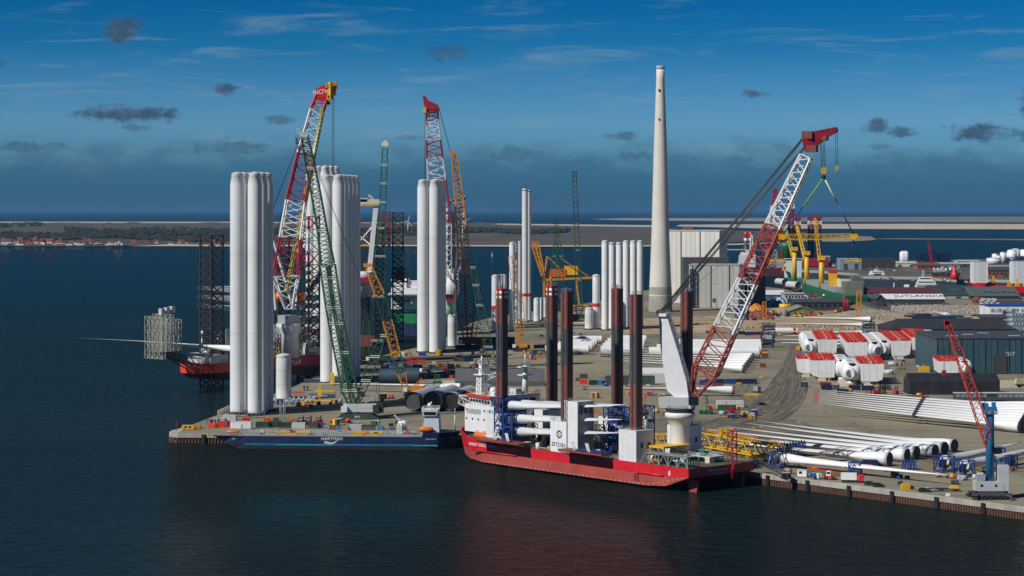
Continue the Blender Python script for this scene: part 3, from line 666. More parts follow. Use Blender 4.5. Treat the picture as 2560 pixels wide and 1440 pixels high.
yf.bar((cx - 5.6, cy + .4, D0 + 1.5), (cx - 5.6, cy + 7, D0 + 5.4), .22).bar((cx - 5.6, cy + 14.6, D0 + 1.5), (cx - 5.6, cy + 7, D0 + 5.4), .22)
ship.part('yellow_frame', yf, YELLOW)
# crane superstructure, jib pointing to the right and a little away
cr = Vector((1.0, -.33, 0)).normalized(); cl = Vector((-cr.y, cr.x, 0))
cw = SP(20, 19, 0)
def CW(f, s_, z): return ship.L(cw + cr * f + cl * s_ + Vector((0, 0, z)))
rzc = math.atan2(cr.y, cr.x) - ship_rz
mb = MB().loft([[CW(-7, -4.4, 29.2), CW(5.5, -4.4, 29.2), CW(5.5, 4.4, 29.2), CW(-7, 4.4, 29.2)], [CW(-8, -5, 33.5), CW(6.5, -5, 33.5), CW(6.5, 5, 33.5), CW(-8, 5, 33.5)]])
sup = ship.part('crane_house', mb, LGREY)
ship.part('operator_cabin', MB().box(CW(7, -5, 32.4), (4, 3, 3.2), rzc), GLASS, sup)
af = MB()
pl = [(-1.5, 33.5), (4.2, 33.5), (3.2, 41), (-4.3, 64.5), (-7.6, 64.5), (-6.9, 52), (-4.4, 36)]
af.loft([[CW(f, -3.2, z) for f, z in pl], [CW(f, 3.2, z) for f, z in pl]])
af.box(CW(-6.2, 0, 65.2), (3.4, 8, 1.2), rzc)
afo = ship.part('a_frame', af, WHITE)
ld = MB()
for k in range(9):
    z = 40 + k * 2.8; f = 3.0 - (z - 40) * .27
    ld.box(CW(f + .9, -3.2, z), (1.4, 1.2, .12), rzc); ld.bar(CW(f + .3, -3.7, z), CW(f - .4, -3.7, z + 2.8), .12); ld.bar(CW(f + 1.6, -3.7, z), CW(f + .9, -3.7, z + 2.8), .12); ld.bar(CW(f + 1.6, -3.7, z), CW(f - .4, -3.7, z + 2.8), .08)
ld.rail([CW(-7.6, -4, 65.8), CW(-4.6, -4, 65.8), CW(-4.6, 4, 65.8), CW(-7.6, 4, 65.8)], closed=True, step=1.4)
ship.part('stairway', ld, STEEL, afo)
ship.part('sheaves', MB().tube(CW(-7.8, -3, 66.3), CW(-7.8, 3, 66.3), 1.0, n=12), DGREY, afo)
foot = cw + cr * 5.8 + Vector((0, 0, 34.0)); tip = Vector((0, 0, 0)); Yt = cw.y - 16.0
tip = Q(2024, 372, Yt)
bm_axis = tip - foot
def BT(t): return foot + bm_axis * t
secs = [(0, .07, 'f'), (.07, .40, BROWN), (.40, .645, BROWN), (.645, .96, WHITE)]
def boomw(t): return 2.4 + (9.2 - 2.4) * t / .1 if t < .1 else 9.2 - (9.2 - 4.2) * (t - .1) / .9
def boomh(t): return 2.4 + (7.6 - 2.4) * t / .1 if t < .1 else 7.6 - (7.6 - 3.6) * (t - .1) / .9
BRB = mat('brick_red_steel', (.34, .06, .045), .5, var=.15)
BM = [(0, .10, BRB, 3), (.10, .27, BRB, 6), (.27, .47, WHITE, 7), (.47, .69, BRB, 8), (.69, .97, WHITE, 11)]
for t0, t1, m, n in BM:
    mb = MB().lattice(ship.L(BT(t0)), ship.L(BT(t1)), boomw(t0), boomw(t1), boomh(t0), boomh(t1), n=n, rc=.36, rb=.17, up=ship.inv @ cr.cross(bm_axis.normalized()).cross(bm_axis) if False else tuple(ship.inv @ cl))
    ship.part('boom_section', mb, m)
# hammerhead, ropes, hooks
bd = bm_axis.normalized(); bu = cl.cross(bd).normalized()
if bu.z < 0: bu = -bu
def SL(v): return ship.L(v)
hd = MB()
pl = [Q(2012, 372, Yt), Q(2008, 352, Yt), Q(2016, 333, Yt), Q(2040, 328, Yt), Q(2090, 318, Yt), Q(2094, 324, Yt), Q(2090, 331, Yt), Q(2066, 344, Yt), Q(2045, 362, Yt), Q(2036, 374, Yt)]
hd.loft([[SL(p - cl * 2.2) for p in pl], [SL(p + cl * 2.2) for p in pl]])
ship.part('boom_head', hd, CRIM)
ship.part('head_machinery', MB().box(SL(Q(2020, 338, Yt)), (4, 5, 3), rzc).box(SL(Q(2028, 372, Yt)), (4.5, 5.4, 2.6), rzc).tube(SL(Q(2063, 346, Yt) - cl * 2.5), SL(Q(2063, 346, Yt) + cl * 2.5), 1.0), BROWN)
ropes = MB()
topm = cw + cr * -7.6 + Vector((0, 0, 66.3))
for k in (-1.6, 1.6):
    ropes.tube(SL(topm + cl * k), SL(Q(2014, 338, Yt) + cl * k), .26, n=5); ropes.tube(SL(topm + cl * k + Vector((0, 0, -1.4))), SL(Q(2022, 356, Yt) + cl * k), .22, n=5)
ropes.tube(SL(topm), SL(Q(1985, 420, Yt)), .08, n=4).tube(SL(topm + cl), SL(Q(1930, 560, Yt)), .08, n=4)
ship.part('luffing_ropes', ropes, CABLE)
hr = MB()
for k in (-1.0, -.4, .4, 1.0): hr.tube(SL(Q(2055 + k * 5, 348, Yt)), SL(Q(2059 + k * 5, 420, Yt)), .09, n=4)
for k in (-1, 1): hr.tube(SL(Q(2091 + k * 2.4, 326, Yt)), SL(Q(2092 + k * 2.4, 415, Yt)), .09, n=4)
ship.part('hoist_ropes', hr, CABLE)
hk = MB(); pl = [(2052, 424), (2056, 418), (2064, 418), (2067, 424), (2065, 432), (2061, 436), (2057, 436), (2053, 432)]
hk.loft([[SL(Q(x, y, Yt - 1.1)) for x, y in pl], [SL(Q(x, y, Yt + 1.1)) for x, y in pl]])
ship.part('main_hook_block', hk, YELLOW)
ship.part('hook', MB().tube(SL(Q(2059, 436, Yt)), SL(Q(2059, 444, Yt)), .45, n=8).lathe([(.3, 0), (.9, .3), (.9, 1.0), (.3, 1.2)], SL(Q(2059, 446, Yt)), 10), BLACK)
hk = MB(); pl = [(2088, 418), (2090, 414), (2094, 414), (2096, 418), (2095, 424), (2089, 424)]
hk.loft([[SL(Q(x, y, Yt - .6)) for x, y in pl], [SL(Q(x, y, Yt + .6)) for x, y in pl]]).lathe([(.15, 0), (.45, .2), (.45, .6), (.15, .8)], SL(Q(2092, 430, Yt)), 8)
ship.part('whip_hook_block', hk, YELLOW)
# lifting yoke hanging from the hook
yk = Thing('lifting_yoke', 'long yellow lattice lifting yoke hanging from the big crane hook', 'lifting yoke', Q(2047, 600, Yt))
mb = MB().lattice(yk.L(Q(1962, 593, Yt)), yk.L(Q(2128, 591, Yt)), 2.0, h0=2.0, n=22, rc=.14, rb=.08, up=(0, 0, 1)); yk.part('beam', mb, YELLOW)
for x in (1956, 2134):
    yk.part('beam_end', MB().box(yk.L(Q(x, 592, Yt)), (2.6, 3.4, 1.9)).box(yk.L(Q(x + (4 if x > 2000 else -4), 589, Yt)), (1.6, 1.6, 1.2)).box(yk.L(Q(x, 597, Yt)), (1.2, 4.2, .8)), YELLOW)
sg = MB().tube(yk.L(Q(2058, 446, Yt)), yk.L(Q(2007, 517, Yt)), .28, n=6); yk.part('sling', sg, mat('lime_sling', (.16, .42, .05), .7))
sg = MB().tube(yk.L(Q(2061, 446, Yt)), yk.L(Q(2095, 511, Yt)), .28, n=6); yk.part('sling', sg, mat('pale_sling', (.62, .66, .42), .7))
sg = MB().tube(yk.L(Q(2007, 517, Yt)), yk.L(Q(1956, 588, Yt)), .26, n=6).tube(yk.L(Q(2095, 511, Yt)), yk.L(Q(2134, 586, Yt)), .26, n=6); yk.part('lower_sling', sg, BLUE)
for x0, side in ((1956, -1), (2134, 1)):
    xx = 1926 if side < 0 else 2116; s2 = MB(); s2.tube(yk.L(Q(x0, 598, Yt)), yk.L(Q(xx + 4, 650, Yt)), .14, n=5).tube(yk.L(Q(x0, 598, Yt)), yk.L(Q(xx + 34, 650, Yt)), .14, n=5)
    cr_ = yk.part('cradle', MB().bar(yk.L(Q(xx, 652, Yt)), yk.L(Q(xx + 36, 652, Yt)), .7).box(yk.L(Q(xx + 4, 652, Yt)), (1.6, 2.4, .9)).box(yk.L(Q(xx + 32, 652, Yt)), (1.4, 2.4, .9)).box(yk.L(Q(xx + 1, 656, Yt)), (.5, 2, 1.0)).box(yk.L(Q(xx + 36, 656, Yt)), (.5, 2, 1.0)), YELLOW)
    yk.part('cradle_sling', s2, NAVY, cr_)

# blue blade racks on deck with grey blades: each blade and each rack is a thing of its own
def blade_mesh(L, r, chord, bend=0.0, name='blade', m=None, n=14, flat=.5, tipc=None):
    rg = []
    for t in (0, .02, .05, .1, .16, .22, .3, .4, .52, .64, .76, .87, .95, .99, 1.0):
        if t < .22: k = max(0, (t - .04) / .18); k = k * k * (3 - 2 * k); c = 2 * r + (chord - 2 * r) * k; th = 2 * r * (1 - (1 - flat) * k)
        else: k = (t - .22) / .78; c = chord * (1 - k) ** .85 + .25; th = 2 * r * flat * (1 - k) ** 1.1 + .08
        kk = min(1, max(0, (t - .04) / .18)); rg.append([])
        for i in range(n):
            a = 2 * math.pi * i / n; y = math.cos(a); z = math.sin(a)
            sharp = 1 - .75 * kk * max(0, y)                      # thin trailing edge
            rg[-1].append((L * t, y * c / 2 + kk * c * .18, z * th / 2 * sharp + bend * t * t))
    return MB().loft(rg, smooth=True).mesh(name, m or BLADEM)
def place_blade(me, root, tip, label, group, roll=0.0, cat='blade', root_cap=None):
    root, tip = Vector(root), Vector(tip); a = (tip - root).normalized(); up = Vector((0, 0, 1)); s_ = up.cross(a).normalized(); u_ = a.cross(s_)
    if roll: s_, u_ = s_ * math.cos(roll) + u_ * math.sin(roll), u_ * math.cos(roll) - s_ * math.sin(roll)
    o = link('turbine_wing', None); o.matrix_world = Matrix(((a.x, s_.x, u_.x, root.x), (a.y, s_.y, u_.y, root.y), (a.z, s_.z, u_.z, root.z), (0, 0, 0, 1)))
    tag(o, label, cat, group); link('shell', me, o)
    if root_cap: link('root_flange', root_cap[0], o); link('root_cover', root_cap[1], o)
    return o
def caps(r, m1=DGREY, m2=GREY):
    a = MB().tube((-.05, 0, 0), (1.0, 0, 0), r * 1.05, n=24, cap=False).mesh('root_flange', m1)
    b = MB().tube((-.12, 0, 0), (.02, 0, 0), r * .98, n=24); b.tube((-.2, 0, 0), (-.1, 0, 0), r * .3, n=12); b.bar((-.16, -r * .9, 0), (-.16, r * .9, 0), .12); b.bar((-.16, 0, -r * .9), (-.16, 0, r * .9), .12)
    return a, b.mesh('root_cover', m2)
GBLADE = mat('grey_blade_gelcoat', (.60, .62, .64), .4, var=.04, scale=.1)
def rack(loc, rz, label, w=5.2, d=6.0, tiers=2, th=4.6, m=BLUE, group='blue steel blade racks'):
    t = Thing('blade_rack', label, 'rack', loc, rz, group)
    for k in range(tiers):
        mb = MB(); z0, z1 = k * th, (k + 1) * th - .15
        for x in (-w / 2, w / 2):
            for y in (-d / 2, d / 2): mb.bar((x, y, z0), (x, y, z1), .38)
            mb.bar((x, -d / 2, z0 + .2), (x, d / 2, z1 - .2), .22).bar((x, -d / 2, z1 - .2), (x, d / 2, z0 + .2), .22)
        for z in (z0 + .2, z1 - .1):
            for y in (-d / 2, d / 2): mb.bar((-w / 2, y, z), (w / 2, y, z), .34)
            for x in (-w / 2, w / 2): mb.bar((x, -d / 2, z), (x, d / 2, z), .34)
        for y in (-d / 2, d / 2): mb.bar((-w / 2, y, z0 + .2), (0, y, z1 - .2), .22).bar((w / 2, y, z0 + .2), (0, y, z1 - .2), .22); mb.bar((-w / 2, y, z0 + th * .45), (w / 2, y, z0 + th * .45), .25)
        t.part('frame', mb, m); t.part('root_plate', MB().box((0, 0, z0 + th * .5), (w * .8, .3, th * .5)), LGREY if k % 2 else DGREY)
    return t
bl_s = blade_mesh(58, 1.9, 4.4, 1.5, m=GBLADE)
bx0 = ship.L
for k, (x, y, tiers) in enumerate(((101, 17.4, 3), (95.2, 17.4, 2), (101, 10.8, 3))):
    p = ship.o.matrix_basis @ Vector((x, y, D0 + 2.4)) if False else (Matrix.Rotation(ship_rz, 3, 'Z') @ Vector((x, y, D0 + 2.4)) + ship.loc)
    rack(p, ship_rz + math.pi / 2, ('three-tier blue blade rack on the red ship beside the foremost leg', 'two-tier blue blade rack on the red ship, nearest the hull side', 'blue blade rack on the red ship behind the nearer racks')[k], w=6.0, d=5.2, tiers=tiers, th=5.6)
for k, (y, z) in enumerate(((17.3, 5.4), (17.3, 10.6), (17.3, 0.2 + 15.6), (10.8, 15.8))):
    mt = Matrix.Rotation(ship_rz, 3, 'Z'); a = mt @ Vector((93.5 if k < 2 else 98, y - 1, D0 + z + .6)) + ship.loc; b = mt @ Vector((93.5 - 58, y - 5, D0 + z + 3.2)) + ship.loc
    place_blade(bl_s, a, b, ('grey blade lying lowest in the racks on the red ship', 'grey blade second from the bottom in the racks on the red ship', 'grey blade on top of the racks on the red ship, hull side', 'grey blade on top of the racks on the red ship, inner side')[k], 'grey blades carried on the red ship', roll=.5)
# blue sea-fastening frames amidships
for k, (x, y, tr, th) in enumerate(((52, -1, 3, 6.0), (46, -9, 3, 6.2), (60, -6, 3, 6.0), (42, 2, 2, 5.0))):
    p = Matrix.Rotation(ship_rz, 3, 'Z') @ Vector((x, y, D0)) + ship.loc
    rack(p, ship_rz, 'dark blue tip rack amidships on the red ship, ' + ('nearest the grey winch house', 'aft of the winch house', 'forward of the winch house', 'lowest of the four')[k], w=5, d=7, tiers=tr, th=th)
for k, x in enumerate((48, 40)):
    p = Matrix.Rotation(ship_rz, 3, 'Z') @ Vector((x, 21, D0 + 2.35)) + ship.loc
    t = Thing('root_frame', 'flat blue blade root frame on the %s end of the aft side ledge' % ('forward', 'after')[k], 'frame', p, ship_rz, 'blue frames on the side ledge')
    mb = MB()
    for i in range(4): mb.bar((-3.4 + i * 2.2, -2, .3), (-3.4 + i * 2.2, 2, .3), .4); mb.bar((-3.4 + i * 2.2, 0, .3), (-2.4 + i * 2.2, 0, 1.6), .3)
    mb.bar((-3.6, -2, .35), (3.6, -2, .35), .4).bar((-3.6, 2, .35), (3.6, 2, .35), .4)
    t.part('frame', mb, BLUE)

# ================================================================ the dark blue deck barge in front of the left quay
bd_ = (quay_c - quay_l).normalized(); b_rz = math.atan2(bd_.y, bd_.x); bn_ = Vector((bd_.y, -bd_.x))
bp = quay_l + bd_ * 25.5 + bn_ * 11.8
barge = Thing('deck_cargo_ship', 'dark blue deck cargo ship with a light blue stripe along the left quay', 'ship', (bp.x, bp.y, 0), b_rz)
BD, BH = 5.6, 8.0
lo, up = MB(), MB()
st = [(-5, 3.5, 4.6), (-1, 6.2, 2.8), (4, 7.4, .4), (10, 8, -.8), (88, 8, -.8), (95, 7.0, -.8), (100, 3.2, -.8), (102, .4, -.6)]
dk2 = [(-6, 6.5), (-1, 8), (4, 8), (10, 8), (88, 8), (95, 7.4), (100, 4.4), (103.5, .3)]
lo, up = lower_upper(st, dk2, 1.9, BD)
barge.part('hull', up, NAVY); barge.part('lower_hull', lo, BLACK)
barge.part('stripe', MB().box((52, -8.03, 1.85), (86, .12, .55)), mat('cyan_paint', (.02, .34, .48), .45, var=.1))
for x, l_ in ((66, 36), (16, 14)): barge.part('rubbing_strake', MB().box((x, -8.1, 2.1), (l_, .25, .35)), SKYB)
barge.part('deck', MB()._add([(x, -h + .2, BD + .02) for x, h in dk2] + [(x, h - .2, BD + .02) for x, h in reversed(dk2)], [tuple(range(16))]), mat('barge_deck', (.20, .21, .20), .8, var=.3, scale=.3, rust=.3))
barge.part('bulwark', MB().box0(6, 84, -7.95, -7.8, BD, BD + .5).box0(6, 84, 7.8, 7.95, BD, BD + 1.2).box0(8, 84, -5.2, -5.05, BD, BD + .9), GREY)
barge.part('railing', MB().rail([(-4, -7.4, BD), (8, -7.9, BD), (84, -7.9, BD)], step=1.6, w=.08, h=1.3).rail([(8, 7.9, BD + 1.2), (84, 7.9, BD + 1.2)], step=1.8, w=.08), STEEL)
barge.part('raised_bow', MB().loft([[(88, -7.9, BD), (95, -7.3, BD), (100, -4.3, BD), (103.4, 0, BD), (100, 4.3, BD), (95, 7.3, BD), (88, 7.9, BD)], [(88.6, -8.1, BD + 1.9), (96, -7.6, BD + 1.9), (101, -4.6, BD + 1.9), (105, 0, BD + 1.9), (101, 4.6, BD + 1.9), (96, 7.6, BD + 1.9), (88.6, 8.1, BD + 1.9)]]), NAVY)
ds = barge.part('deck_house', MB().loft([[(87.6, -5, BD + 1.2), (95.5, -5, BD + 1.2), (95.5, 5, BD + 1.2), (87.6, 5, BD + 1.2)], [(89, -4.4, BD + 9), (95, -4.4, BD + 9), (95, 4.4, BD + 9), (89, 4.4, BD + 9)]]), mat('pale_blue_grey_paint', (.50, .58, .62), .45, var=.06, streak=.15))
barge.part('wheelhouse', MB().loft([[(88.2, -5.2, BD + 9), (94.4, -5.2, BD + 9), (94.4, 5.2, BD + 9), (88.2, 5.2, BD + 9)], [(87.6, -5.6, BD + 11.6), (94.8, -5.6, BD + 11.6), (94.8, 5.6, BD + 11.6), (87.6, 5.6, BD + 11.6)]]), WHITE, ds)
barge.part('window_band', MB().box((91.3, -5.48, BD + 10.3), (5.4, .16, 1.1)).box((87.8, 0, BD + 10.3), (.3, 9.4, 1.1)), GLASS, ds)
mb = MB().tube((91.5, 0, BD + 11.6), (91.5, 0, BD + 15), .2).bar((91.5, -2.4, BD + 13.4), (91.5, 2.4, BD + 13.4), .25).lathe([(.1, 0), (.9, .4), (1.1, 1.1), (.8, 1.8), (.1, 2.1)], (91, -2.2, BD + 12.6), 12).rail([(87.6, -5.5, BD + 11.6), (94.8, -5.5, BD + 11.6), (94.8, 5.5, BD + 11.6), (87.6, 5.5, BD + 11.6)], closed=True, step=1.4)
barge.part('mast', mb, WHITE, ds)
mb = MB(); rg = []
for t, k in ((-1, .25), (-.8, .8), (-.35, 1), (.4, 1), (.85, .8), (1, .3)): rg.append([(89.8 + 3.2 * t, -6.4 + 1.2 * k * math.cos(a), BD + 3.2 + 1.3 * k * math.sin(a)) for a in [i * math.pi / 5 for i in range(10)]])
barge.part('lifeboat', mb.loft(rg, smooth=True), ORANGE)
rg = [[(3.0 + 3 * t, -4.5 + .9 * k * math.cos(a), BD + 1.4 + .7 * k * math.sin(a)) for a in [i * math.pi / 4 for i in range(8)]] for t, k in ((-1, .3), (-.7, .9), (.6, .9), (1, .2))]
barge.part('rescue_boat', MB().loft(rg, smooth=True), ORANGE)
barge.part('deck_crane', MB().lattice((77.5, -2, BD), (77.5, -2, BD + 5.5), 1.8, n=4, rc=.13, rb=.1, x=True).lathe([(1.8, 0), (2.4, 1.2), (2.1, 2.8), (1.0, 3.4)], (78.5, 1, BD + 3), 10).lattice((78.5, 0, BD + 5.5), (75, -1, BD + 9), .9, .4, n=4, rc=.1, rb=.07), WHITE)
barge.part('bow_mast', MB().tube((102, 0, BD + 1.9), (102, 0, BD + 9), .35, .3).tube((102, 0, BD + 9), (102, 0, BD + 12), .15), LGREY)
for k, x in enumerate((20, 29, 58.5, 66)):
    for j, y in enumerate((-6.4, 6.4)): barge.part('yellow_hatch', MB().box((x + (4 if j and k < 2 else 0), y, BD + .5), (6.2, 1.6, .8)), YELLOW)
mb = MB()
for k in range(16): mb.box((12 + rnd.uniform(0, 70), rnd.uniform(-4, 6), BD + .4), (rnd.uniform(.6, 2), rnd.uniform(.6, 1.6), rnd.uniform(.5, 1.1)))
barge.part('deck_gear', mb, GREY)
lettering(barge.o, 'HARTMAN', 2.0, LETW, (48, -8.07, 4.5), (1, 0, 0))
mb = MB()
for k in range(3):
    pts = [(44.6 + i * .75, -8.08, 2.75 - .35 * k + .9 * abs((i - 3.2) / 5) ** 1.5 + .18 * math.sin(i * .9)) for i in range(9 - k)]
    for a, b in zip(pts[:-1], pts[1:]): mb.quad(a, b, (b[0], b[1], b[2] + .24), (a[0], a[1], a[2] + .24))
barge.part('wave_emblem', mb, LETW)
lettering(barge.o, 'PALAN PAULA', .7, LETW, (92, -7.85, 4.6), (1, .08, 0)); lettering(barge.o, 'URK', .8, LETW, (4, -8.07, 4.2), (1, 0, 0))
# ================================================================ turbine towers standing in clusters
def tower_mesh(hgt, r, taper=.8, shoulder=.045, lid='dome'):
    t = hgt
    body = MB().lathe([(r * 1.03, 0), (r, .5), (r, t * .33), (r * 1.004, t * .333), (r * .995, t * .66), (r * 1.0, t * .664), (r * .985, min(t * (1 - shoulder), t - 1.6)), (r * taper, t - 1.0), (r * taper * 1.03, t - .9), (r * taper * 1.03, t - .4)], n=32)
    lidm = MB().lathe([(r * taper * 1.05, t - .4), (r * taper * .9, t + .3), (r * taper * .3, t + .9), (.05, t + 1.0)], n=20)
    rings = [MB().lathe([(r * 1.008, t * q - .12), (r * 1.012, t * q), (r * 1.008, t * q + .12)], n=32, cap=False).mesh('flange_ring', LGREY) for q in (.333, .664)]
    return body.mesh('shell', TOWER), lidm.mesh('lid', LGREY), rings[0], rings[1]
def grill(r):                       # foot frame
    mb = MB()
    for k in range(8):
        a = k * math.pi / 4; mb.box((r * 1.1 * math.cos(a), r * 1.1 * math.sin(a), .45), (1.4, .8, .9), a)
    return mb.mesh('foot_frame', DGREY)
def put_tower(meshes, p, label, group, foot=None, band=None, cap=None, z0=.9):
    o = tag(link('turbine_tower', None, None, p, rnd.random() * 6.28), label, 'tower', group)
    for nm, me in zip(('shell', 'lid', 'flange_ring', 'flange_ring', 'door'), meshes): link(nm, me, o, (0, 0, z0 if foot else 0))
    if foot: link('foot_frame', foot, o)
    if band: link('red_band', band, o)
    if cap: link('cone_cap', cap, o)
    return o
def cluster(p0, p1, row, rows, hgt, r, where, group, z=GZ, shoulder=.045):
    me = tower_mesh(hgt, r, shoulder=shoulder); ft = grill(r)
    for c, base in enumerate((p0, p1)):
        for k in range(rows):
            q = Vector(base) + Vector(row) * k; q.z = z
            side = ('left', 'right')[c]
            lab = ('front %s white tower of the %s' % (side, where)) if k == 0 else ('white tower, %s back in the %s file of the %s' % (ORD[k], side, where))
            put_tower(me, q, lab, group, ft)
cluster(P(593, 1035), P(637, 1038), (1.65, 10.5, 0), 3, 119, 3.55, 'cluster on the left quay', 'white towers at the left end of the quay')
cluster(P(816, 958), P(846, 960), (1.6, 10.0, 0), 5, 121, 3.6, 'cluster behind the green crane', 'white towers behind the green crane')
cluster(P(1057, 881), P(1087, 883), (1.65, 10.5, 0), 3, 122, 4.0, 'cluster beside the orange crane', 'white towers left of the big orange crane')
# small service platforms at the feet of the front towers
for k, (px, py) in enumerate(((598, 1042), (640, 1045))):
    p = P(px, py); t = Thing('tower_platform', 'small railed work platform at the foot of the %s front tower' % ('left', 'right')[k], 'platform', p)
    t.part('deck', MB().box((0, 0, 2.2), (9, 2.6, .25)), DGREY); mb = MB().rail([(-4.4, -1.2, 2.3), (4.4, -1.2, 2.3)], step=1.2)
    for x in (-4.2, 0, 4.2): mb.bar((x, -1, 0), (x, -1, 2.1), .25); mb.bar((x, 1, 0), (x, 1, 2.1), .25)
    t.part('frame', mb, STEEL); t.part('lifting_tackle', MB().lattice((1, 0, 2.3), (1, 0, 7.5), .8, n=5, rc=.08, rb=.06).bar((1, 0, 7.5), (3, -.6, 9), .15), STEEL)
# far towers
def lone(px0, px1, ptop, pbase, label, band=None, cone=False, group='towers far across the yard', lid=True):
    p = P((px0 + px1) / 2, pbase); r = (px1 - px0) / 2 * p.y / F; hgt = (pbase - ptop) * p.y / F
    me = tower_mesh(hgt - (1.8 if cone else .6), r, taper=.97, shoulder=.02)
    b = None
    if band: z0, z1 = (pbase - band[1]) * p.y / F, (pbase - band[0]) * p.y / F; b = MB().lathe([(r * 1.012, z0), (r * 1.012, z1)], n=32, cap=False).mesh('red_band', REDB)
    cp = MB().lathe([(r * 1.05, hgt - 2.2), (r * .95, hgt - 1.2), (.1, hgt + 1.4)], n=20).mesh('cone_cap', BLUE) if cone else None
    put_tower(me, p, label, group, grill(r), b, cp)
lone(1314, 1328, 473, 803, 'tall white tower right behind the highest tower, blue cone on top', (733, 741), True)
lone(1305, 1320, 470, 806, 'tallest white tower with a blue cone cap and a red band', (733, 741), True)
for k, (a, b) in enumerate(((1293, 1304), (1284, 1296), (1273, 1288))): lone(a, b, 606 + k, 812 + 8 * k, 'white tower left of the tallest tower, %s of three in the file' % ('hindmost', 'middle', 'front one')[k])
for k, (a, b) in enumerate(((1254, 1266), (1247, 1259), (1240, 1253))): lone(a, b, 689, 813 + 5 * k, 'medium white tower behind the red banded one, %s of three' % ('farthest', 'middle', 'nearest')[k])
lone(1229, 1247, 690, 830, 'medium white tower with a red band near the water edge', (764, 773))
for k, (a, b) in enumerate(((1357, 1367), (1348, 1359), (1334, 1350))): lone(a, b, 747, 796 + 5 * k, 'short white tower section standing on end, %s of three' % ('farthest', 'middle', 'nearest')[k])
for k, (a, b) in enumerate(((1592, 1608), (1575, 1591), (1557, 1573), (1540, 1556), (1522, 1538), (1504, 1521))): lone(a, b, 604, 816 + 2 * k, 'tall white tower in the row of six, %s from the right' % ORD[k], cone=k in (3, 4))
lone(1481, 1500, 689, 823, 'medium white tower with a red band left of the row of six', (758, 767))
lone(1462, 1484, 771, 824, 'short white tower section with a domed lid beside the banded tower')
lone(690, 728, 889, 1000, 'single white tower section standing on steel frames behind the left cluster')
lone(1119, 1142, 789, 868, 'single tower section hanging on the yellow hook right of the third cluster')
# ---------------------------------------------------------------- chimney and power station
p = P(1651, 779); Yc = p.y; k_ = Yc / F
ch = Thing('chimney', 'very tall pale concrete power station chimney', 'chimney', p)
prof = [(29.5, 0), (28.5, 40), (25.5, 110), (22.5, 190), (19.5, 300), (16.2, 420), (13.0, 510), (10.4, 580), (10.2, 613)]
CHM = mat('chimney_concrete', (.60, .575, .52), .8, var=.08, scale=.05, streak=.15); ch.part('shaft', MB().lathe([(r * k_, z * k_) for r, z in prof], n=48), CHM)
ch.part('bare_concrete_base', MB().lathe([(29.7 * k_, .2), (28.9 * k_, 30 * k_), (27.6 * k_, 62 * k_)] , n=48, cap=False), mat('bare_concrete', (.33, .31, .27), .9, var=.25, scale=.08))
ch.part('crown', MB().lathe([(10.6 * k_, 606 * k_), (10.8 * k_, 608 * k_), (10.8 * k_, 614 * k_), (9.6 * k_, 614.5 * k_)], n=48), GREY)
for z in (480, 553): ch.part('warning_lamp', MB().box((-4 * k_, -13.2 * k_ if z < 500 else -11.6 * k_, z * k_), (1.6, 1.6, 2)), DGREY)
def block(name, label, px0, px1, ptop, pbase, depth, m, cat='building', seams=(), seam_m=CRIM, z=GZ, rz=0, roof=None, Yb=None):
    p = P((px0 + px1) / 2, pbase, z) if Yb is None else Q((px0 + px1) / 2, pbase, Yb); k = p.y / F
    if Yb: p.z = GZ
    wdt = (px1 - px0) * k; hh = (pbase - ptop) * k if not Yb else H - (ptop - HZ) * k - GZ
    t = Thing(name, label, cat, (p.x, p.y + depth / 2, GZ), rz)
    w_ = t.part('wall', MB().box((0, 0, hh / 2), (wdt, depth, hh)), m)
    t.w, t.h, t.d, t.k, t.px0 = wdt, hh, depth, k, px0
    for s_ in seams: t.part('pilaster', MB().box(((s_ - px0) * k - wdt / 2, -depth / 2 - .3, hh / 2), (max(.6, 2 * k), .8, hh - .5)), seam_m)
    if roof: t.part('roof', MB().box((0, 0, hh + .5), (wdt + 1, depth + 1, 1.0)), roof)
    return t
CLAD = mat('pale_cladding', (.74, .72, .66), .6, var=.05, scale=.03, streak=.1)
CLADG = mat('grey_cladding', (.46, .45, .42), .6, var=.06, scale=.03, streak=.1)
t = block('boiler_house', 'huge pale windowless boiler house behind the chimney', 1672, 1816, 578, 758, 60, CLAD, seams=(1719, 1767), roof=LGREY, rz=-R(14), seam_m=mat('dark_red_seam', (.07, .03, .03), .6))
for k in range(12): t.part('wall_panel', MB().box((-t.w / 2 + (k + .5) * t.w / 12, -t.d / 2 - .1, t.h / 2), (t.w / 12 - .35, .25, t.h - 1)), CLAD)
t.part('roof_plant', MB().box((-8, 0, t.h + 2.4), (12, 8, 3)), BROWN); t.part('roof_plant', MB().box((-22, 5, t.h + 2), (6, 6, 2.4)), DGREY)
t = block('conveyor_house', 'dark band of a flat roofed house against the boiler house', 1709, 1822, 644, 764, 30, DGREY, seams=(1752, 1790))
t = block('turbine_hall', 'grey clad turbine hall with dark seams in front of the boiler house', 1733, 1872, 664, 770, 50, CLADG, seams=(1742, 1788, 1834), seam_m=NAVY, roof=GREY, rz=-R(10))
for k in range(10): t.part('wall_panel', MB().box((-t.w / 2 + (k + .5) * t.w / 10, -t.d / 2 - .1, t.h / 2), (t.w / 10 - .3, .22, t.h - 1)), CLADG)
t.part('door', MB().box((-t.w * .05, -t.d / 2 - .4, 8), (3, .5, 4)), DGREY); t.part('stair_tower', MB().lattice((-t.w / 2 + 4, -t.d / 2 - 2, 0), (-t.w / 2 + 4, -t.d / 2 - 2, t.h - 4), 4, n=12, rc=.5, rb=.3), NAVY)
t = block('turbine_hall_annex', 'dark navy annex at the right end of the grey turbine hall', 1872, 1914, 690, 770, 80, mat('navy_cladding', (.035, .042, .055), .55, var=.1), roof=LGREY)
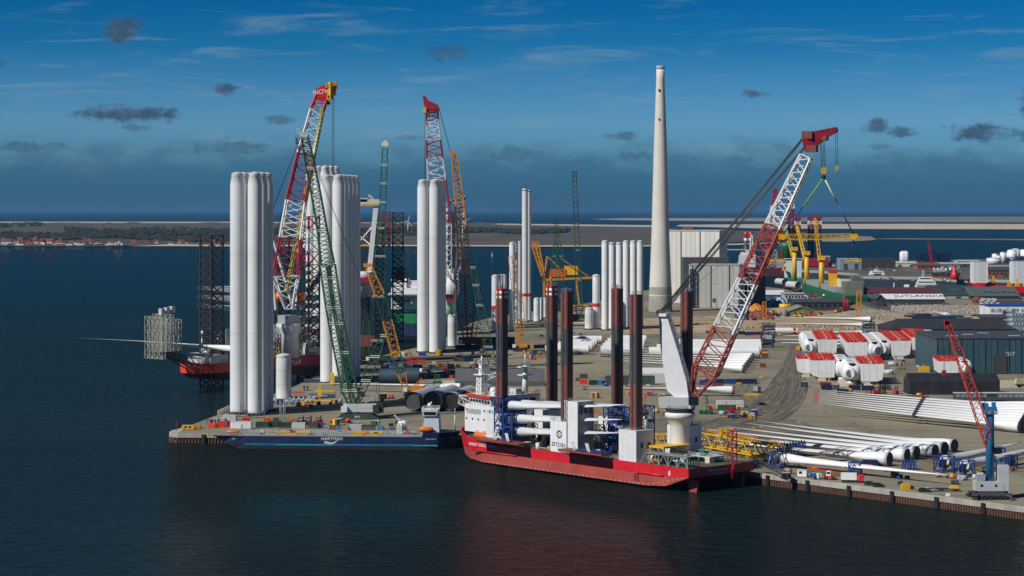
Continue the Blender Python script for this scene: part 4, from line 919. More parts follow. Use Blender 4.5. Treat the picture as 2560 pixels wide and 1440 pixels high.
for k in range(4): t.part('wall_panel', MB().box((-t.w / 2 + (k + .5) * t.w / 4, -t.d / 2 - .1, t.h / 2), (t.w / 4 - .4, .25, t.h - 2)), mat('navy_cladding'))
for k, (px, py, hh) in enumerate(((1792, 772, 62), (1420, 800, 30), (1870, 775, 70))):
    p = P(px, py); kk = p.y / F
    one('floodlight_mast', MB().tube((0, 0, 0), (0, 0, hh * kk), .45, .2).box((0, 0, hh * kk), (5, .6, 1)), GREY, ('grey floodlight mast in front of the turbine hall', 'thin floodlight mast near the green cranes', 'thin floodlight mast at the turbine hall corner')[k], 'mast', p)

# ================================================================ crawler cranes
def band_boom(t, pts, widths, mats, n_per=6.0, rc=.22, rb=.11, up=(0, 1, 0), twin=0.0, bands=None, h=None, name='boom_section'):
    for i in range(len(pts) - 1):
        a, b = Vector(pts[i]), Vector(pts[i + 1]); n = max(3, int((b - a).length / n_per))
        for off in ((-twin / 2, twin / 2) if twin else (0,)):
            d = Vector((off, 0, 0)); mb = MB().lattice(t.L(a + d), t.L(b + d), widths[i], widths[i + 1], *( (h[i], h[i + 1]) if h else (widths[i], widths[i + 1])), n=n, rc=rc, rb=rb, up=up)
            t.part(name, mb, mats[i % len(mats)])
        if bands:
            mb = MB(); w = widths[i + 1] + twin + .5; c = t.L(b)
            for dz in (-.5, .35): mb.box((c.x, c.y - widths[i + 1] / 2 - .1, c.z + dz), (w, .3, .32))
            t.part('catwalk', mb, bands)
def crawler(px, py, label, m, deck_m=None, body=(11, 3.6, 3.0), track=(11, 1.7, 1.6), rz=0.0, s=1.0):
    p = P(px, py); t = Thing('crawler_crane', label, 'crane', p, 0.0); ca, sa = math.cos(rz), math.sin(rz)
    rt = lambda x, y, z: (x * ca - y * sa, x * sa + y * ca, z)
    for y in (-3.2 * s, 3.2 * s):
        L_, w_, h_ = [q * s for q in track]
        pl = [(-L_ / 2, h_ * .3), (-L_ / 2 + h_ * .4, 0), (L_ / 2 - h_ * .4, 0), (L_ / 2, h_ * .3), (L_ / 2, h_ * .7), (L_ / 2 - h_ * .4, h_), (-L_ / 2 + h_ * .4, h_), (-L_ / 2, h_ * .7)]
        t.part('track', MB().loft([[rt(a, y - w_ / 2, b) for a, b in pl], [rt(a, y + w_ / 2, b) for a, b in pl]]), BLACK)
    t.part('undercarriage', MB().box((0, 0, 1.7 * s), (5 * s, 6 * s, .9 * s), rz).lathe([(2 * s, 2 * s), (2 * s, 2.9 * s)], n=16), DGREY)
    t.part('house', MB().box(rt(2.5 * s, 0, 2.9 * s + body[2] * s / 2), (body[0] * s, body[1] * s, body[2] * s), rz), deck_m or m)
    t.part('cabin', MB().box(rt(-4.5 * s, -2.6 * s, 4.2 * s), (2.6 * s, 1.8 * s, 2.4 * s), rz), WHITE)
    t.part('counterweight', MB().box(rt(9 * s, 0, 4.0 * s), (2.6 * s, 6.4 * s, 3.8 * s), rz), DKGREEN if m is GREEN else m)
    return t
def hook(t, top, bot, m=RED, w=.9, n=2):
    top, bot = Vector(top), Vector(bot); mb = MB()
    for k in range(n): d = Vector(((k - (n - 1) / 2) * .8, 0, 0)); mb.tube(t.L(top + d), t.L(bot + d), .08, n=4)
    t.part('hoist_rope', mb, CABLE); t.part('hook_block', MB().box(t.L(bot - Vector((0, 0, .9))), (w, w, 2.0)).lathe([(.2, 0), (.5, .3), (.4, .9), (.15, 1.1)], t.L(bot - Vector((0, 0, 3.0))), 8), m)
# --- the big green one in the left middle
t = crawler(888, 1046, 'large green crawler crane with twin lattice boom in front of the second tower cluster', GREEN, LGREY, body=(15, 4.2, 3.4), track=(13, 1.9, 1.9), s=1.15)
t.part('base_plate', MB().loft([[(-9.5, -6, .02), (13, -6, .02), (13, 4, .02), (-9.5, 4, .02)], [(-5, -5.6, 2.6), (8, -5.6, 2.6), (8, 3.6, 2.6), (-5, 3.6, 2.6)]]), DKGREEN)
lettering(t.o, 'BMS', 1.5, LETW, (1.5, -6.06, 1.3), (1, 0, 0), (0, .15, 1)); lettering(t.o, 'LR 11350', 1.3, LETW, (6, -2.6, 5.6), (1, 0, 0), (0, 0, 1))
Yg = t.loc.y
fp = Q(886, 1016, Yg)
BPTS = [Q(886, 1014, Yg), Q(874, 975, Yg), Q(855, 880, Yg), Q(841, 808, Yg), Q(834, 768, Yg), Q(823, 694, Yg), Q(819, 662, Yg)]
band_boom(t, BPTS, [1.4, 3.2, 3.2, 3.2, 3.2, 3.2, 3.2], [GREEN], 2.0, .3, .17, twin=4.3, bands=WHITE)
band_boom(t, [Q(819, 660, Yg), Q(806, 576, Yg), Q(791, 490, Yg), Q(777, 420, Yg), Q(768, 372, Yg), Q(762, 343, Yg)], [6.4, 4.6, 4.4, 4.2, 3.6, 3.0], [GREEN, GREEN, GREEN, DKGREEN, DKGREEN], 2.0, .32, .18, bands=WHITE)
rp = MB()
for d in (-.9, -.3, .3, .9): rp.tube(t.L(Q(886, 1012, Yg) + Vector((d, -1, 0))), t.L(Q(820, 665, Yg) + Vector((d, -1, 0))), .16, n=5)
t.part('hoist_line', rp, DKGREEN)['kind'] = 'stuff'
t.part('boom_head', MB().box(t.L(Q(760, 338, Yg)), (4, 3.2, 2.2)).box(t.L(Q(752, 332, Yg)), (4.5, 1.4, .8)).lattice(t.L(Q(757, 334, Yg)), t.L(Q(741, 322, Yg)), 1.2, n=3, rc=.1, rb=.08), LGREY)
hook(t, Q(741, 326, Yg), Q(741, 345, Yg), DGREY, .8, 2); hook(t, Q(748, 340, Yg), Q(748, 366, Yg), CRIM, 1.2, 3)
band_boom(t, [Q(893, 1012, Yg + 2), Q(915, 950, Yg + 2), Q(938, 890, Yg + 2), Q(958, 838, Yg + 2)], [1.6, 4.2, 4.2, 2.2], [GREEN], 2.4, .2, .11, bands=WHITE, name='derrick_section')
t.part('back_mast', MB().lattice(t.L(Q(900, 1010, Yg)), t.L(Q(945, 985, Yg)), 1.6, n=6, rc=.14, rb=.08), GREY)
rp = MB()
for a, b in ((Q(958, 838, Yg + 2), Q(770, 372, Yg)), (Q(956, 838, Yg + 2), Q(766, 350, Yg)), (Q(958, 838, Yg + 2), Q(945, 1010, Yg)), (Q(952, 838, Yg + 2), Q(938, 1012, Yg))): rp.tube(t.L(a), t.L(b), .13, n=4)
t.part('pendant', rp, CABLE)
t.part('ballast_wagon', MB().box(t.L(Q(950, 1018, Yg)), (3.4, 5, 5)), DKGREEN); t.part('ballast_strut', MB().lattice(t.L(Q(955, 1016, Yg)), t.L(Q(1012, 998, Yg + 6)), 1.4, n=9, rc=.12, rb=.08), DKGREEN)
# --- green crane behind it with an upright boom
t = crawler(938, 912, 'green crawler crane with an upright white banded boom behind the second tower cluster', GREEN, DKGREEN)
Yg = t.loc.y
band_boom(t, [Q(944, 896, Yg), Q(944, 850, Yg), Q(946, 740, Yg), Q(951, 640, Yg), Q(954, 570, Yg), Q(957, 505, Yg), Q(959, 458, Yg), Q(961, 412, Yg), Q(963, 366, Yg)], [2.2, 7.4, 7.4, 6.6, 4.0, 3.9, 3.8, 3.6, 3.2], [DKGREEN, DKGREEN, DKGREEN, GREEN, GREEN, GREEN, GREEN, GREEN], 3.2, .24, .12, bands=WHITE)
t.part('boom_head', MB().box(t.L(Q(963, 360, Yg)), (4.4, 3, 2.4)).box(t.L(Q(963, 354, Yg)), (2, 2, 1.4)), CREAM)
t.part('service_cage', MB().lattice(t.L(Q(915, 890, Yg)), t.L(Q(915, 800, Yg)), 4.0, n=5, rc=.18, rb=.08), GREEN)
# --- green and amber banded crane
t = crawler(1032, 990, 'amber crawler crane with a boom banded amber and green, left of the big pipes', AMBER, AMBER, body=(7, 3.4, 3.2), s=.9)
Yg = t.loc.y
band_boom(t, [Q(1017, 982, Yg), Q(1003, 930, Yg), Q(990, 884, Yg), Q(968, 800, Yg), Q(950, 738, Yg), Q(922, 668, Yg)], [1.6, 4.6, 4.6, 5.0, 5.2, 3.6], [AMBER, GREEN, AMBER, DKGREEN, AMBER], 3.0, .24, .13)
t.part('boom_head', MB().box(t.L(Q(920, 663, Yg)), (5, 2.6, 1.8)), AMBER)
t.part('back_mast', MB().lattice(t.L(Q(1022, 980, Yg)), t.L(Q(1056, 948, Yg)), 1.4, n=6, rc=.16, rb=.1), AMBER); t.part('counterweight', MB().box(t.L(Q(1050, 977, Yg)), (4, 4, 4.4)).box(t.L(Q(1040, 972, Yg)), (3, 3, 3.4)), ORANGE)
t.part('pendant', MB().tube(t.L(Q(1056, 948, Yg)), t.L(Q(925, 665, Yg)), .12, n=4), CABLE)
# --- the big orange one
t = crawler(1170, 872, 'tall orange lattice crawler crane right of the third tower cluster', AMBER, BROWN, body=(16, 5, 4), track=(15, 2.2, 2.2), s=1.25)
Yg = t.loc.y
RUSTB = mat('rusty_amber_steel', (.20, .07, .02), .7, var=.3, rust=.3)
band_boom(t, [Q(1173, 858, Yg), Q(1176, 790, Yg), Q(1172, 690, Yg), Q(1164, 650, Yg)], [2.5, 5.5, 6.0, 5.5], [RUSTB, RUSTB, AMBER], 2.8, .32, .19)
band_boom(t, [Q(1167, 858, Yg), Q(1155, 790, Yg), Q(1150, 690, Yg), Q(1154, 650, Yg)], [2.5, 5.5, 6.0, 5.0], [RUSTB, RUSTB, AMBER], 2.8, .32, .19)
band_boom(t, [Q(1160, 655, Yg), Q(1157, 600, Yg), Q(1150, 520, Yg), Q(1143, 450, Yg), Q(1135, 384, Yg)], [9.0, 7.2, 6.4, 5.6, 3.6], [AMBER], 2.6, .4, .22)
t.part('boom_head', MB().box(t.L(Q(1133, 382, Yg)), (4, 4, 3)), AMBER)
t.part('luffing_mast', MB().lattice(t.L(Q(1180, 855, Yg + 6)), t.L(Q(1196, 770, Yg + 8)), 4, n=9, rc=.2, rb=.12), RUSTB)
rp = MB()
for a, b in ((Q(1138, 384, Yg), Q(1160, 490, Yg + 4)), (Q(1136, 384, Yg), Q(1137, 760, Yg - 4)), (Q(1131, 384, Yg), Q(1129, 782, Yg - 4)), (Q(1160, 490, Yg + 4), Q(1196, 770, Yg + 8))): rp.tube(t.L(a), t.L(b), .18, n=4)
t.part('pendant', rp, CABLE); t.part('hook_block', MB().box(t.L(Q(1130, 784, Yg - 4)), (1.6, 1.6, 2.4)), YELLOW)
t.part('cab_house', MB().box(t.L(Q(1196, 862, Yg)), (6, 5, 4)), YELLOW)
# --- green crane leaning left, base behind the ship's bow
t = crawler(1243, 962, 'green crawler crane with its boom leaning left behind the red ship bow', GREEN, DKGREEN)
Yg = t.loc.y
band_boom(t, [Q(1240, 952, Yg), Q(1232, 915, Yg), Q(1222, 866, Yg), Q(1212, 818, Yg), Q(1200, 762, Yg), Q(1190, 712, Yg), Q(1182, 668, Yg)], [1.6, 4.2, 4.2, 4.2, 4.0, 3.6, 2.6], [GREEN], 2.6, .2, .11, bands=LGREY)
t.part('jib', MB().lattice(t.L(Q(1190, 690, Yg)), t.L(Q(1200, 752, Yg - 3)), 1.5, n=7, rc=.15, rb=.09), DGREY)
t.part('hoist_rope', MB().tube(t.L(Q(1160, 560, Yg)), t.L(Q(1190, 690, Yg)), .1, n=4).tube(t.L(Q(1196, 752, Yg)), t.L(Q(1213, 800, Yg)), .1, n=4), CABLE)
# --- amber double mast crane behind the ship
t = crawler(1300, 878, 'slim amber crawler crane with two close masts among the far towers', AMBER, AMBER, body=(6, 3.6, 3), s=.95)
Yg = t.loc.y
band_boom(t, [Q(1297, 866, Yg), Q(1292, 800, Yg), Q(1288, 730, Yg), Q(1278, 640, Yg)], [1.8, 5.0, 4.8, 4.0], [AMBER, GREY, AMBER], 3.0, .24, .13)
band_boom(t, [Q(1300, 866, Yg), Q(1303, 800, Yg), Q(1300, 735, Yg)], [1.8, 5.0, 3.6], [AMBER], 3.0, .24, .13, name='luffing_section')
t.part('jib_rope', MB().tube(t.L(Q(1279, 641, Yg)), t.L(Q(1297, 735, Yg)), .22, n=4).tube(t.L(Q(1279, 641, Yg)), t.L(Q(1290, 700, Yg)), .3, n=4), DGREY)
# --- two green cranes far back
t = crawler(1394, 778, 'green crane with a forked boom standing beside the yellow gantry', GREEN, DKGREEN, s=1.3); Yg = t.loc.y
for dx in (-9, 9): band_boom(t, [Q(1394 + dx * .6, 770, Yg), Q(1394 + dx, 740, Yg), Q(1394 + dx, 640, Yg), Q(1393 + dx * .4, 606, Yg)], [2, 4.6, 4.6, 3.5], [DKGREEN, GREEN, GREEN], 4, .34, .17, bands=GREY)
band_boom(t, [Q(1393, 610, Yg), Q(1392, 590, Yg), Q(1391, 548, Yg)], [7, 4.4, 3], [GREEN, DKGREEN], 4, .34, .17)
t = crawler(1440, 806, 'slender dark green crane boom standing upright against the sea', GREEN, DKGREEN, s=1.25); Yg = t.loc.y
band_boom(t, [Q(1446, 796, Yg), Q(1448, 770, Yg), Q(1446, 700, Yg), Q(1444, 625, Yg), Q(1441, 560, Yg), Q(1439, 500, Yg), Q(1437, 460, Yg), Q(1436, 425, Yg)], [2, 6.4, 5.0, 4.2, 4.0, 3.8, 3.6, 3], [DKGREEN, GREEN], 4, .32, .16, bands=GREY)
# --- amber tower cranes far right of the power station
for k, (px, py, top, wd) in enumerate(((1911, 803, 754, 8), (2147, 803, 727, 10))):
    p = P(px, py); t = Thing('lattice_mast', ('short orange lattice mast right of the turbine hall', 'tall rusty orange lattice mast in the gravel yard')[k], 'mast', p); kk = p.y / F
    t.part('mast', MB().lattice((0, 0, 0), (0, 0, (py - top) * kk), wd * kk, n=10, rc=.2, rb=.09), AMBER); t.part('foot', MB().box((0, 0, .6), (5, 5, 1.2)), CONC)
# --- yellow gantry crane
p = P(1420, 770); Yg = p.y
t = Thing('gantry_crane', 'large yellow ship-to-shore gantry crane with raised booms', 'crane', p)
g = lambda x, y, d=0: t.L(Q(x, y, Yg + d))
for d in (-8, 8):
    mb = MB().bar(g(1360, 762, d), g(1360, 690, d), 2.2).bar(g(1382, 762, d), g(1376, 690, d), 1.8).bar(g(1448, 762, d), g(1440, 700, d), 2.0).bar(g(1356, 700, d), g(1482, 694, d), 2.2).bar(g(1360, 730, d), g(1376, 690, d), 1.2).bar(g(1352, 765, d), g(1470, 765, d), 2.0).bar(g(1360, 690, d), g(1368, 640, d), 1.6).bar(g(1368, 640, d), g(1400, 672, d), 1.0).bar(g(1400, 645, d), g(1470, 690, d), .7)
    t.part('portal_frame', mb, AMBER)
    t.part('raised_boom', MB().lattice(g(1358, 690, d), g(1330 + (d + 8) * .75, 605, d), 3.0, n=8, rc=.7, rb=.3), AMBER)
t.part('machinery_house', MB().box(g(1392, 682), (18, 12, 8)), ORANGE); t.part('machinery_house', MB().box(g(1428, 676), (14, 10, 9)), YELLOW)
t.part('cross_beams', MB().bar(g(1360, 730, -8), g(1360, 730, 8), 1.5).bar(g(1368, 640, -8), g(1368, 640, 8), 1.5).bar(g(1440, 720, -8), g(1440, 720, 8), 1.5).bar(g(1448, 690, -8), g(1448, 690, 8), 1.4), AMBER)
for x in (1360, 1382, 1448):
    for d in (-8, 8): t.part('bogie', MB().box(g(x, 767, d), (6, 2, 2)), YELLOW)
# ================================================================ the orange-red jack-up behind the left tower cluster
J0 = Vector((-176, 1212, 0)); jd = Vector((.62, .785, 0)).normalized(); j_rz = math.atan2(jd.y, jd.x)
ju = Thing('jackup_vessel', 'orange red jack-up vessel with black lattice legs behind the left tower cluster', 'ship', J0, j_rz)
# local x: from bow (left) to stern (right, away), y to the far side
jl = ju.L
lo, up = MB(), MB()
st = [(-5, 1.5, 11.0), (-2, 7, 8.0), (4, 11.5, 6.2), (14, 14, 5.4), (125, 14, 5.4)]
dkj = [(-9, 3.5), (-5, 9), (2, 12.8), (12, 14.5), (126, 14.5)]
A = [[(x, 12 - h, z), (x2, 12 - h2, 10.5), (x2, 12 + h2, 10.5), (x, 12 + h, z)] for (x, h, z), (x2, h2) in zip(st, dkj)]
ju.part('lower_hull', MB().loft(A), mat('dark_antifouling', (.055, .028, .032), .6, var=.2))
hs_ = lambda q: MB().loft([[(x, 12 - h, 10.5), (x, 12 - h, 16.2), (x, 12 + h, 16.2), (x, 12 + h, 10.5)] for x, h in q])
ju.part('hull', hs_(dkj[:4] + [(26, 14.5)]), ORED); ju.part('hull', hs_([(26.02, 14.5), dkj[4]]), mat('shaded_red_hull', (.34, .035, .03), .5, var=.15, streak=.3))  # aft hull coloured darker to paint in the slanting light on its side
ju.part('deck', MB()._add([(x, 12 - h + .4, 16.23) for x, h in dkj] + [(x, 12 + h - .4, 16.23) for x, h in reversed(dkj)], [tuple(range(10))]), DGREY)
lettering(ju.o, 'SCYLLA', 4.0, LETW, (66, -2.62, 13.4), (1, 0, 0))
def tri_leg(t, x, y, w, z0, z1, m, n, tops=()):
    o = t.part('leg', MB().lattice((x, y, z0), (x, y, z1), w, n=n, rc=.42, rb=.2, x=True), m)
    for a, b, mm in tops: t.part('leg_top', MB().lattice((x, y, a), (x, y, b), w * 1.005, n=max(1, int((b - a) / 6)), rc=.43, rb=.22, x=True), mm, o)
    t.part('leg_well', MB().box((x, y, 18.5), (w + 4, w + 4, 5)), LGREY, o)
tri_leg(ju, 6, 6, 9.5, -8, 91, LATT, 20)
tri_leg(ju, 88, 6, 9.5, -8, 72, LATT, 16, ((72, 80, CRIM), (80, 94, WHITE), (94, 102, CRIM)))
tri_leg(ju, 77.6, 22, 9.5, -8, 92, LATT, 18)
# bow: the tall blade tip rack on its cantilever
bm = MB()
for y in (2, 7, 12):
    bm.bar((-6, y, 15), (-32, y, 23), .7).bar((-6, y, 19), (-32, y, 25.5), .5).bar((-4, y, 11), (-28, y, 22.5), .6)
    for k in range(6): bm.bar((-6 - k * 4.4, y, 15 + k * 1.33), (-10 - k * 4.4, y, 20 + k * 1.0), .3)
bm.box((-31, 7, 24.6), (15, 13, .5))
ju.part('cantilever', bm, DGREY)
PYS = mat('pale_yellow_steel', (.55, .55, .44), .5, var=.1)
for k, y in enumerate((1, 5, 9, 13)):
    rk_ = MB().lattice((-38, y - 1, 21), (-38, y - 1, 45), 2.6, n=7, rc=.1, rb=.06).lattice((-31, y, 25), (-31, y, 46), 2.8, n=6, rc=.1, rb=.06).lattice((-24.5, y, 25), (-24.5, y, 43), 2.4, n=5, rc=.1, rb=.06)
    for z in (28, 34, 40, 44): rk_.bar((-38, y, z), (-24.5, y, z), .14)
    ju.part('tip_rack_tower', rk_, PYS)
for k in range(3): ju.part('rack_hood', MB().box((-33 + 4 * k, 6, 47.6 + .5 * k), (2.6, 2.6, 3.6)), LGREY)
bl_j = blade_mesh(121, 2.0, 4.6, -2.0)
a = Q(585, 873, 1195); b = Q(206, 838, 1260)
place_blade(bl_j, a, b, 'long white blade reaching out to the left over the open water', 'blades on the orange jack-up', roll=.3)
bl_f = blade_mesh(58, 2.0, 4.6, -1.0)
for k in range(3):
    for j in range(3):
        a = Q(640, 722 + 27 * k + j * 6, 1290 + j * 9); b = Q(497 - (6 if k == 0 else 4 * k), 714 + 21 * k + j * 3, 1330 + j * 8)
        place_blade(bl_f, a, b, 'thin blade tip, %s in the %s tier, sticking out left of the towers' % (ORD[j], ('top', 'middle', 'bottom')[k]), 'stacked blades behind the left cluster', roll=.4)
# deckhouses and equipment
ju.part('deck_house', MB().box((2, 12, 19), (8, 12, 5.4)).box((14, 16, 20), (8, 8, 7)), LGREY); ju.part('bow_cabin', MB().box((-1, 2.6, 18.2), (7, 3, 3.6)), WHITE)
ju.part('deck_rail', MB().rail([(-5, 3, 16.3), (12, -2.3, 16.3), (125, -2.3, 16.3)], step=4, w=.15, h=1.4), STEEL)
ju.part('bow_mast', MB().tube((4, 12, 21), (4, 12, 32), .4).lathe([(.2, 0), (1.3, .6), (1.3, 2), (.3, 2.8)], (4, 12, 32), 10).lattice((13, 8, 16), (13, 8, 34), 2.5, n=5, rc=.18, rb=.12), WHITE)
r2 = random.Random(3)
COLS = [LGREY, GREY, STEEL, WHITE, DGREY, YELLOW, ORED]
for k in range(120):
    x, y, s1 = r2.uniform(16, 120), r2.uniform(0, 24), r2.uniform(1.5, 5); hh = r2.uniform(1.5, 8)
    ju.part('deck_module', MB().box((x, y, 16.3 + hh / 2), (s1, r2.uniform(2, 5), hh)), r2.choice(COLS))
for k in range(48):
    x, y = r2.uniform(20, 118), r2.uniform(-1, 22)
    ju.part('pipe_frame', MB().lattice((x, y, 16.3), (x + r2.uniform(-2, 2), y, 16.3 + r2.uniform(6, 20)), r2.uniform(2, 4.5), n=4, rc=.16, rb=.1, x=True), r2.choice([LGREY, STEEL, WHITE, DGREY]))
ju.part('red_white_gangway', MB().lattice(jl(Q(705, 850, 1285)), jl(Q(790, 830, 1330)), 3.0, n=8, rc=.5, rb=.4), CRIM)
# towers carried on its deck
mt_ = tower_mesh(118, 3.3)
for k, (px, Y) in enumerate(((777, 1370), (796, 1362), (813, 1356), (826, 1366), (839, 1374), (787, 1384))):
    p = Vector(((px - CX) * Y / F, Y, 16.25)); put_tower(mt_, p, 'taller white tower carried behind the second cluster, %s of six' % ORD[k], 'towers carried on the jack-up deck')
# crane: pedestal with two fat amber winches, boom banded red and white
Yj = 1262.0
cp_ = Q(722, 790, Yj)
ju.part('crane_pedestal', MB().lathe([(6.5, 16.2), (6, 30), (7.5, 34), (7.5, 37)], (jl(cp_).x, jl(cp_).y, 0), 24), LGREY)
ju.part('crane_house', MB().box(jl(Q(722, 800, Yj)), (10, 9, 6)), GREY)
for x in (696, 752): ju.part('winch_drum', MB().tube(jl(Q(x - 6, 742, Yj)), jl(Q(x + 8, 742, Yj)), 2.6, n=14), ORANGE)
def JB(m, pts, ws, n, rc=.42, rb=.24):
    for i in range(len(pts) - 1): ju.part('boom_section', MB().lattice(jl(pts[i]), jl(pts[i + 1]), ws[i], ws[i + 1], n=n[i], rc=rc, rb=rb, up=tuple(ju.inv @ Vector((0, 1, 0)))), m[i])
pl = [(722, 772), (716, 690), (727, 596), (741, 502), (765, 386), (793, 275), (806, 240)]
JB([WHITE, CRIM, WHITE, CRIM, WHITE, REDB], [Q(x, y, Yj) for x, y in pl], [4, 15, 12.5, 11.4, 9.6, 7.6, 7.0], [4, 5, 6, 7, 8, 3], .46, .25)
ju.part('boom_walkway', MB().lattice(jl(Q(716, 730, Yj - 5)), jl(Q(808, 270, Yj - 4)), 1.6, n=46, rc=.22, rb=.15), mat('olive_yellow_steel', (.40, .36, .05), .6, var=.15))
hd = MB(); hp = [Q(x, y, Yj) for x, y in ((788, 246), (792, 222), (812, 212), (840, 208), (842, 218), (832, 244), (818, 252), (800, 254))]
dv = Vector((0, 3.6, 0)); hd.loft([[jl(p - dv) for p in hp], [jl(p + dv) for p in hp]]); ju.part('boom_head', hd, REDB)
ju.part('head_gear', MB().box(jl(Q(830, 222, Yj - 3)), (5, 2, 8)).lattice(jl(Q(814, 216, Yj - 4)), jl(Q(842, 208, Yj - 4)), 1.6, n=5, rc=.2, rb=.15).lattice(jl(Q(826, 218, Yj - 4)), jl(Q(826, 250, Yj - 4)), 2.2, n=4, rc=.25, rb=.15), YELLOW)
lettering(ju.o, 'NOV', 4.2, LETW, jl(Q(801, 230, Yj - 3.75)), ju.inv @ Vector((1, 0, .12)), (0, 0, 1))
ju.part('hook_block', MB().box(jl(Q(819, 246, Yj)), (2.4, 2.4, 3)).lathe([(.4, 0), (1.0, .5), (1.0, 1.4), (.3, 2)], jl(Q(822, 262, Yj)), 10), BLACK)
rp = MB()
for k in (-1.5, 1.5): rp.tube(jl(Q(790, 240, Yj + k)), jl(Q(668, 560, Yj + k + 6)), .26, n=4).tube(jl(Q(784, 262, Yj + k)), jl(Q(684, 600, Yj + k + 6)), .24, n=4)
for k in (-1, 1): rp.tube(jl(Q(833 + k * 2, 244, Yj)), jl(Q(833 + k * 2, 420, Yj)), .14, n=4)
ju.part('luffing_ropes', rp, CABLE)
ju.part('a_frame', MB().bar(jl(Q(735, 775, Yj)), jl(Q(672, 560, Yj + 8)), 1.4).bar(jl(Q(690, 775, Yj + 8)), jl(Q(672, 560, Yj + 8)), 1.4), LGREY)
ju.part('boom_strut', MB().bar(jl(Q(742, 772, Yj + 30)), jl(Q(800, 690, Yj + 30)), 3.4), LGREY)
ju.part('blade_rack_white', MB().box(jl(Q(770, 745, 1345)), (20, 6, 4)).box(jl(Q(778, 765, 1345)), (24, 6, 3)).box(jl(Q(770, 800, 1345)), (26, 6, 5)), WHITE)
# ================================================================ second jack-up (dark red hull, white inclined crane)
Y2 = 1640.0
t = Thing('jackup_vessel', 'dark red jack-up vessel with a white leaning crane between the second and third clusters', 'ship', Q(925, 850, Y2))
t.loc.z = 0; t.o.location.z = 0
g = lambda x, y, d=0: t.L(Q(x, y, Y2 + d))
hb = MB(); hb.loft([[g(896, 872, -30), g(896, 838, -30), g(896, 838, 26), g(896, 872, 26)], [g(930, 872, -30), g(938, 838, -30), g(938, 838, 26), g(930, 872, 26)], [g(946, 862, -4), g(952, 838, -4), g(952, 838, 10), g(946, 862, 10)]]); t.part('hull', hb, BROWN)
for i, (x, d, top) in enumerate(((912, 10, 572), (951, 20, 560), (995, 30, 531))):
    wd = (20, 22, 26)[i] * Y2 / F
    c = g(x, top, d); o = t.part('leg', MB().lattice((c.x, c.y, -5), (c.x, c.y, c.z), wd, n=22, rc=.4, rb=.22, x=True), LATT)
    if i == 1: t.part('leg_top', MB().lattice((c.x + 4, c.y + 8, c.z - 18), (c.x + 4, c.y + 8, c.z + 10), wd * .8, n=5, rc=.42, rb=.25, x=True), CRIM, o)
t.part('leg_house', MB().lattice(g(1000, 705, 20), g(1000, 672, 20), 12, n=3, rc=.4, rb=.3, x=True), LATT)
t.part('crane_column', MB().lathe([(9, 0), (9, 16), (11, 20)], g(908, 742), 20), WHITE); t.part('cabin_band', MB().box(g(908, 700, -9), (14, 4, 4)), CRIM)
t.part('crane_leg', MB().loft([[g(916, 690, -3), g(928, 690, -3), g(928, 690, 3), g(916, 690, 3)], [g(934, 512, -3), g(946, 512, -3), g(946, 512, 3), g(934, 512, 3)]]), WHITE)
t.part('crane_top', MB().box(g(922, 506), (17, 7, 5)).box(g(908, 500), (7, 7, 3)).lattice(g(932, 498), g(922, 487), 1.5, n=2, rc=.2, rb=.1), CREAM)
t.part('top_walkway', MB().box(g(920, 514), (16, 8, .8)).rail([g(904, 513, -4), g(944, 513, -4)], step=2, w=.2), YELLOW)
t.part('strut', MB().bar(g(902, 600), g(934, 562), 1.0).bar(g(902, 592), g(926, 612), 1.0), WHITE); t.part('strut_platform', MB().box(g(915, 614), (12, 5, 1)), YELLOW)
# ================================================================ green hulled ship with white upperworks and red/white boom
Y3 = 1760.0
t = Thing('installation_ship', 'green hulled installation ship with white upperworks behind the third cluster', 'ship', Q(1040, 830, Y3)); t.o.location.z = 0; t.loc.z = 0
g = lambda x, y, d=0: t.L(Q(x, y, Y3 + d))
zt = Q(0, 783, Y3).z; zk = Q(0, 806, Y3).z
mk = lambda z0, z1, k0, k1: MB().loft([[g(985 + 8 * k0, 0, 0).xy.to_3d() + Vector((0, 0, z0)), g(985 + 8 * k1, 0, 0).xy.to_3d() + Vector((0, 0, z1)), g(985 + 8 * k1, 0, 4).xy.to_3d() + Vector((0, 0, z1)), g(985 + 8 * k0, 0, 4).xy.to_3d() + Vector((0, 0, z0))]] + [[Vector((g(x, 0).x, -yy, z0)), Vector((g(x, 0).x, -yy - .6, z1)), Vector((g(x, 0).x, 30, z1)), Vector((g(x, 0).x, 30, z0))] for x, yy in ((1012, 10), (1040, 16), (1100, 18), (1140, 18))])
t.part('hull', mk(zk, zt, 1, 0), GREENB); t.part('lower_hull', mk(-1, zk - .02, 2, 1), NAVY)
t.part('superstructure', MB().box(g(1012, 745, 6), (22, 22, 18)).box(g(1000, 718, 6), (12, 18, 9)).box(g(1030, 712, 8), (14, 16, 7)), WHITE)
t.part('helideck', MB().box(g(1010, 735, -4), (26, 24, 1.0)).bar(g(990, 760, -12), g(998, 738, -12), .8).bar(g(1030, 760, -12), g(1022, 738, -12), .8), LGREY)
for k in range(5): t.part('window', MB().box(g(988 + 9 * k, 752, -5.5), (1.8, .3, 1.5)), GLASS)
t.part('knuckle_crane', MB().tube(g(1004, 718), g(1004, 704), 1.4).tube(g(1004, 704), g(978, 700), 1.0).tube(g(990, 702), g(1002, 714), .5), WHITE)
t.part('satellite_dome', MB().lathe([(.3, 0), (2.2, 1), (2.2, 3), (.4, 4.4)], g(1018, 706), 12), WHITE)
t.part('crane_pedestal', MB().lathe([(4.6, 0), (4.6, 14), (7.5, 20), (7.5, 33), (4.8, 33.2)], (g(1126, 0).x, 0, Q(0, 790, Y3).z), 28), WHITE)
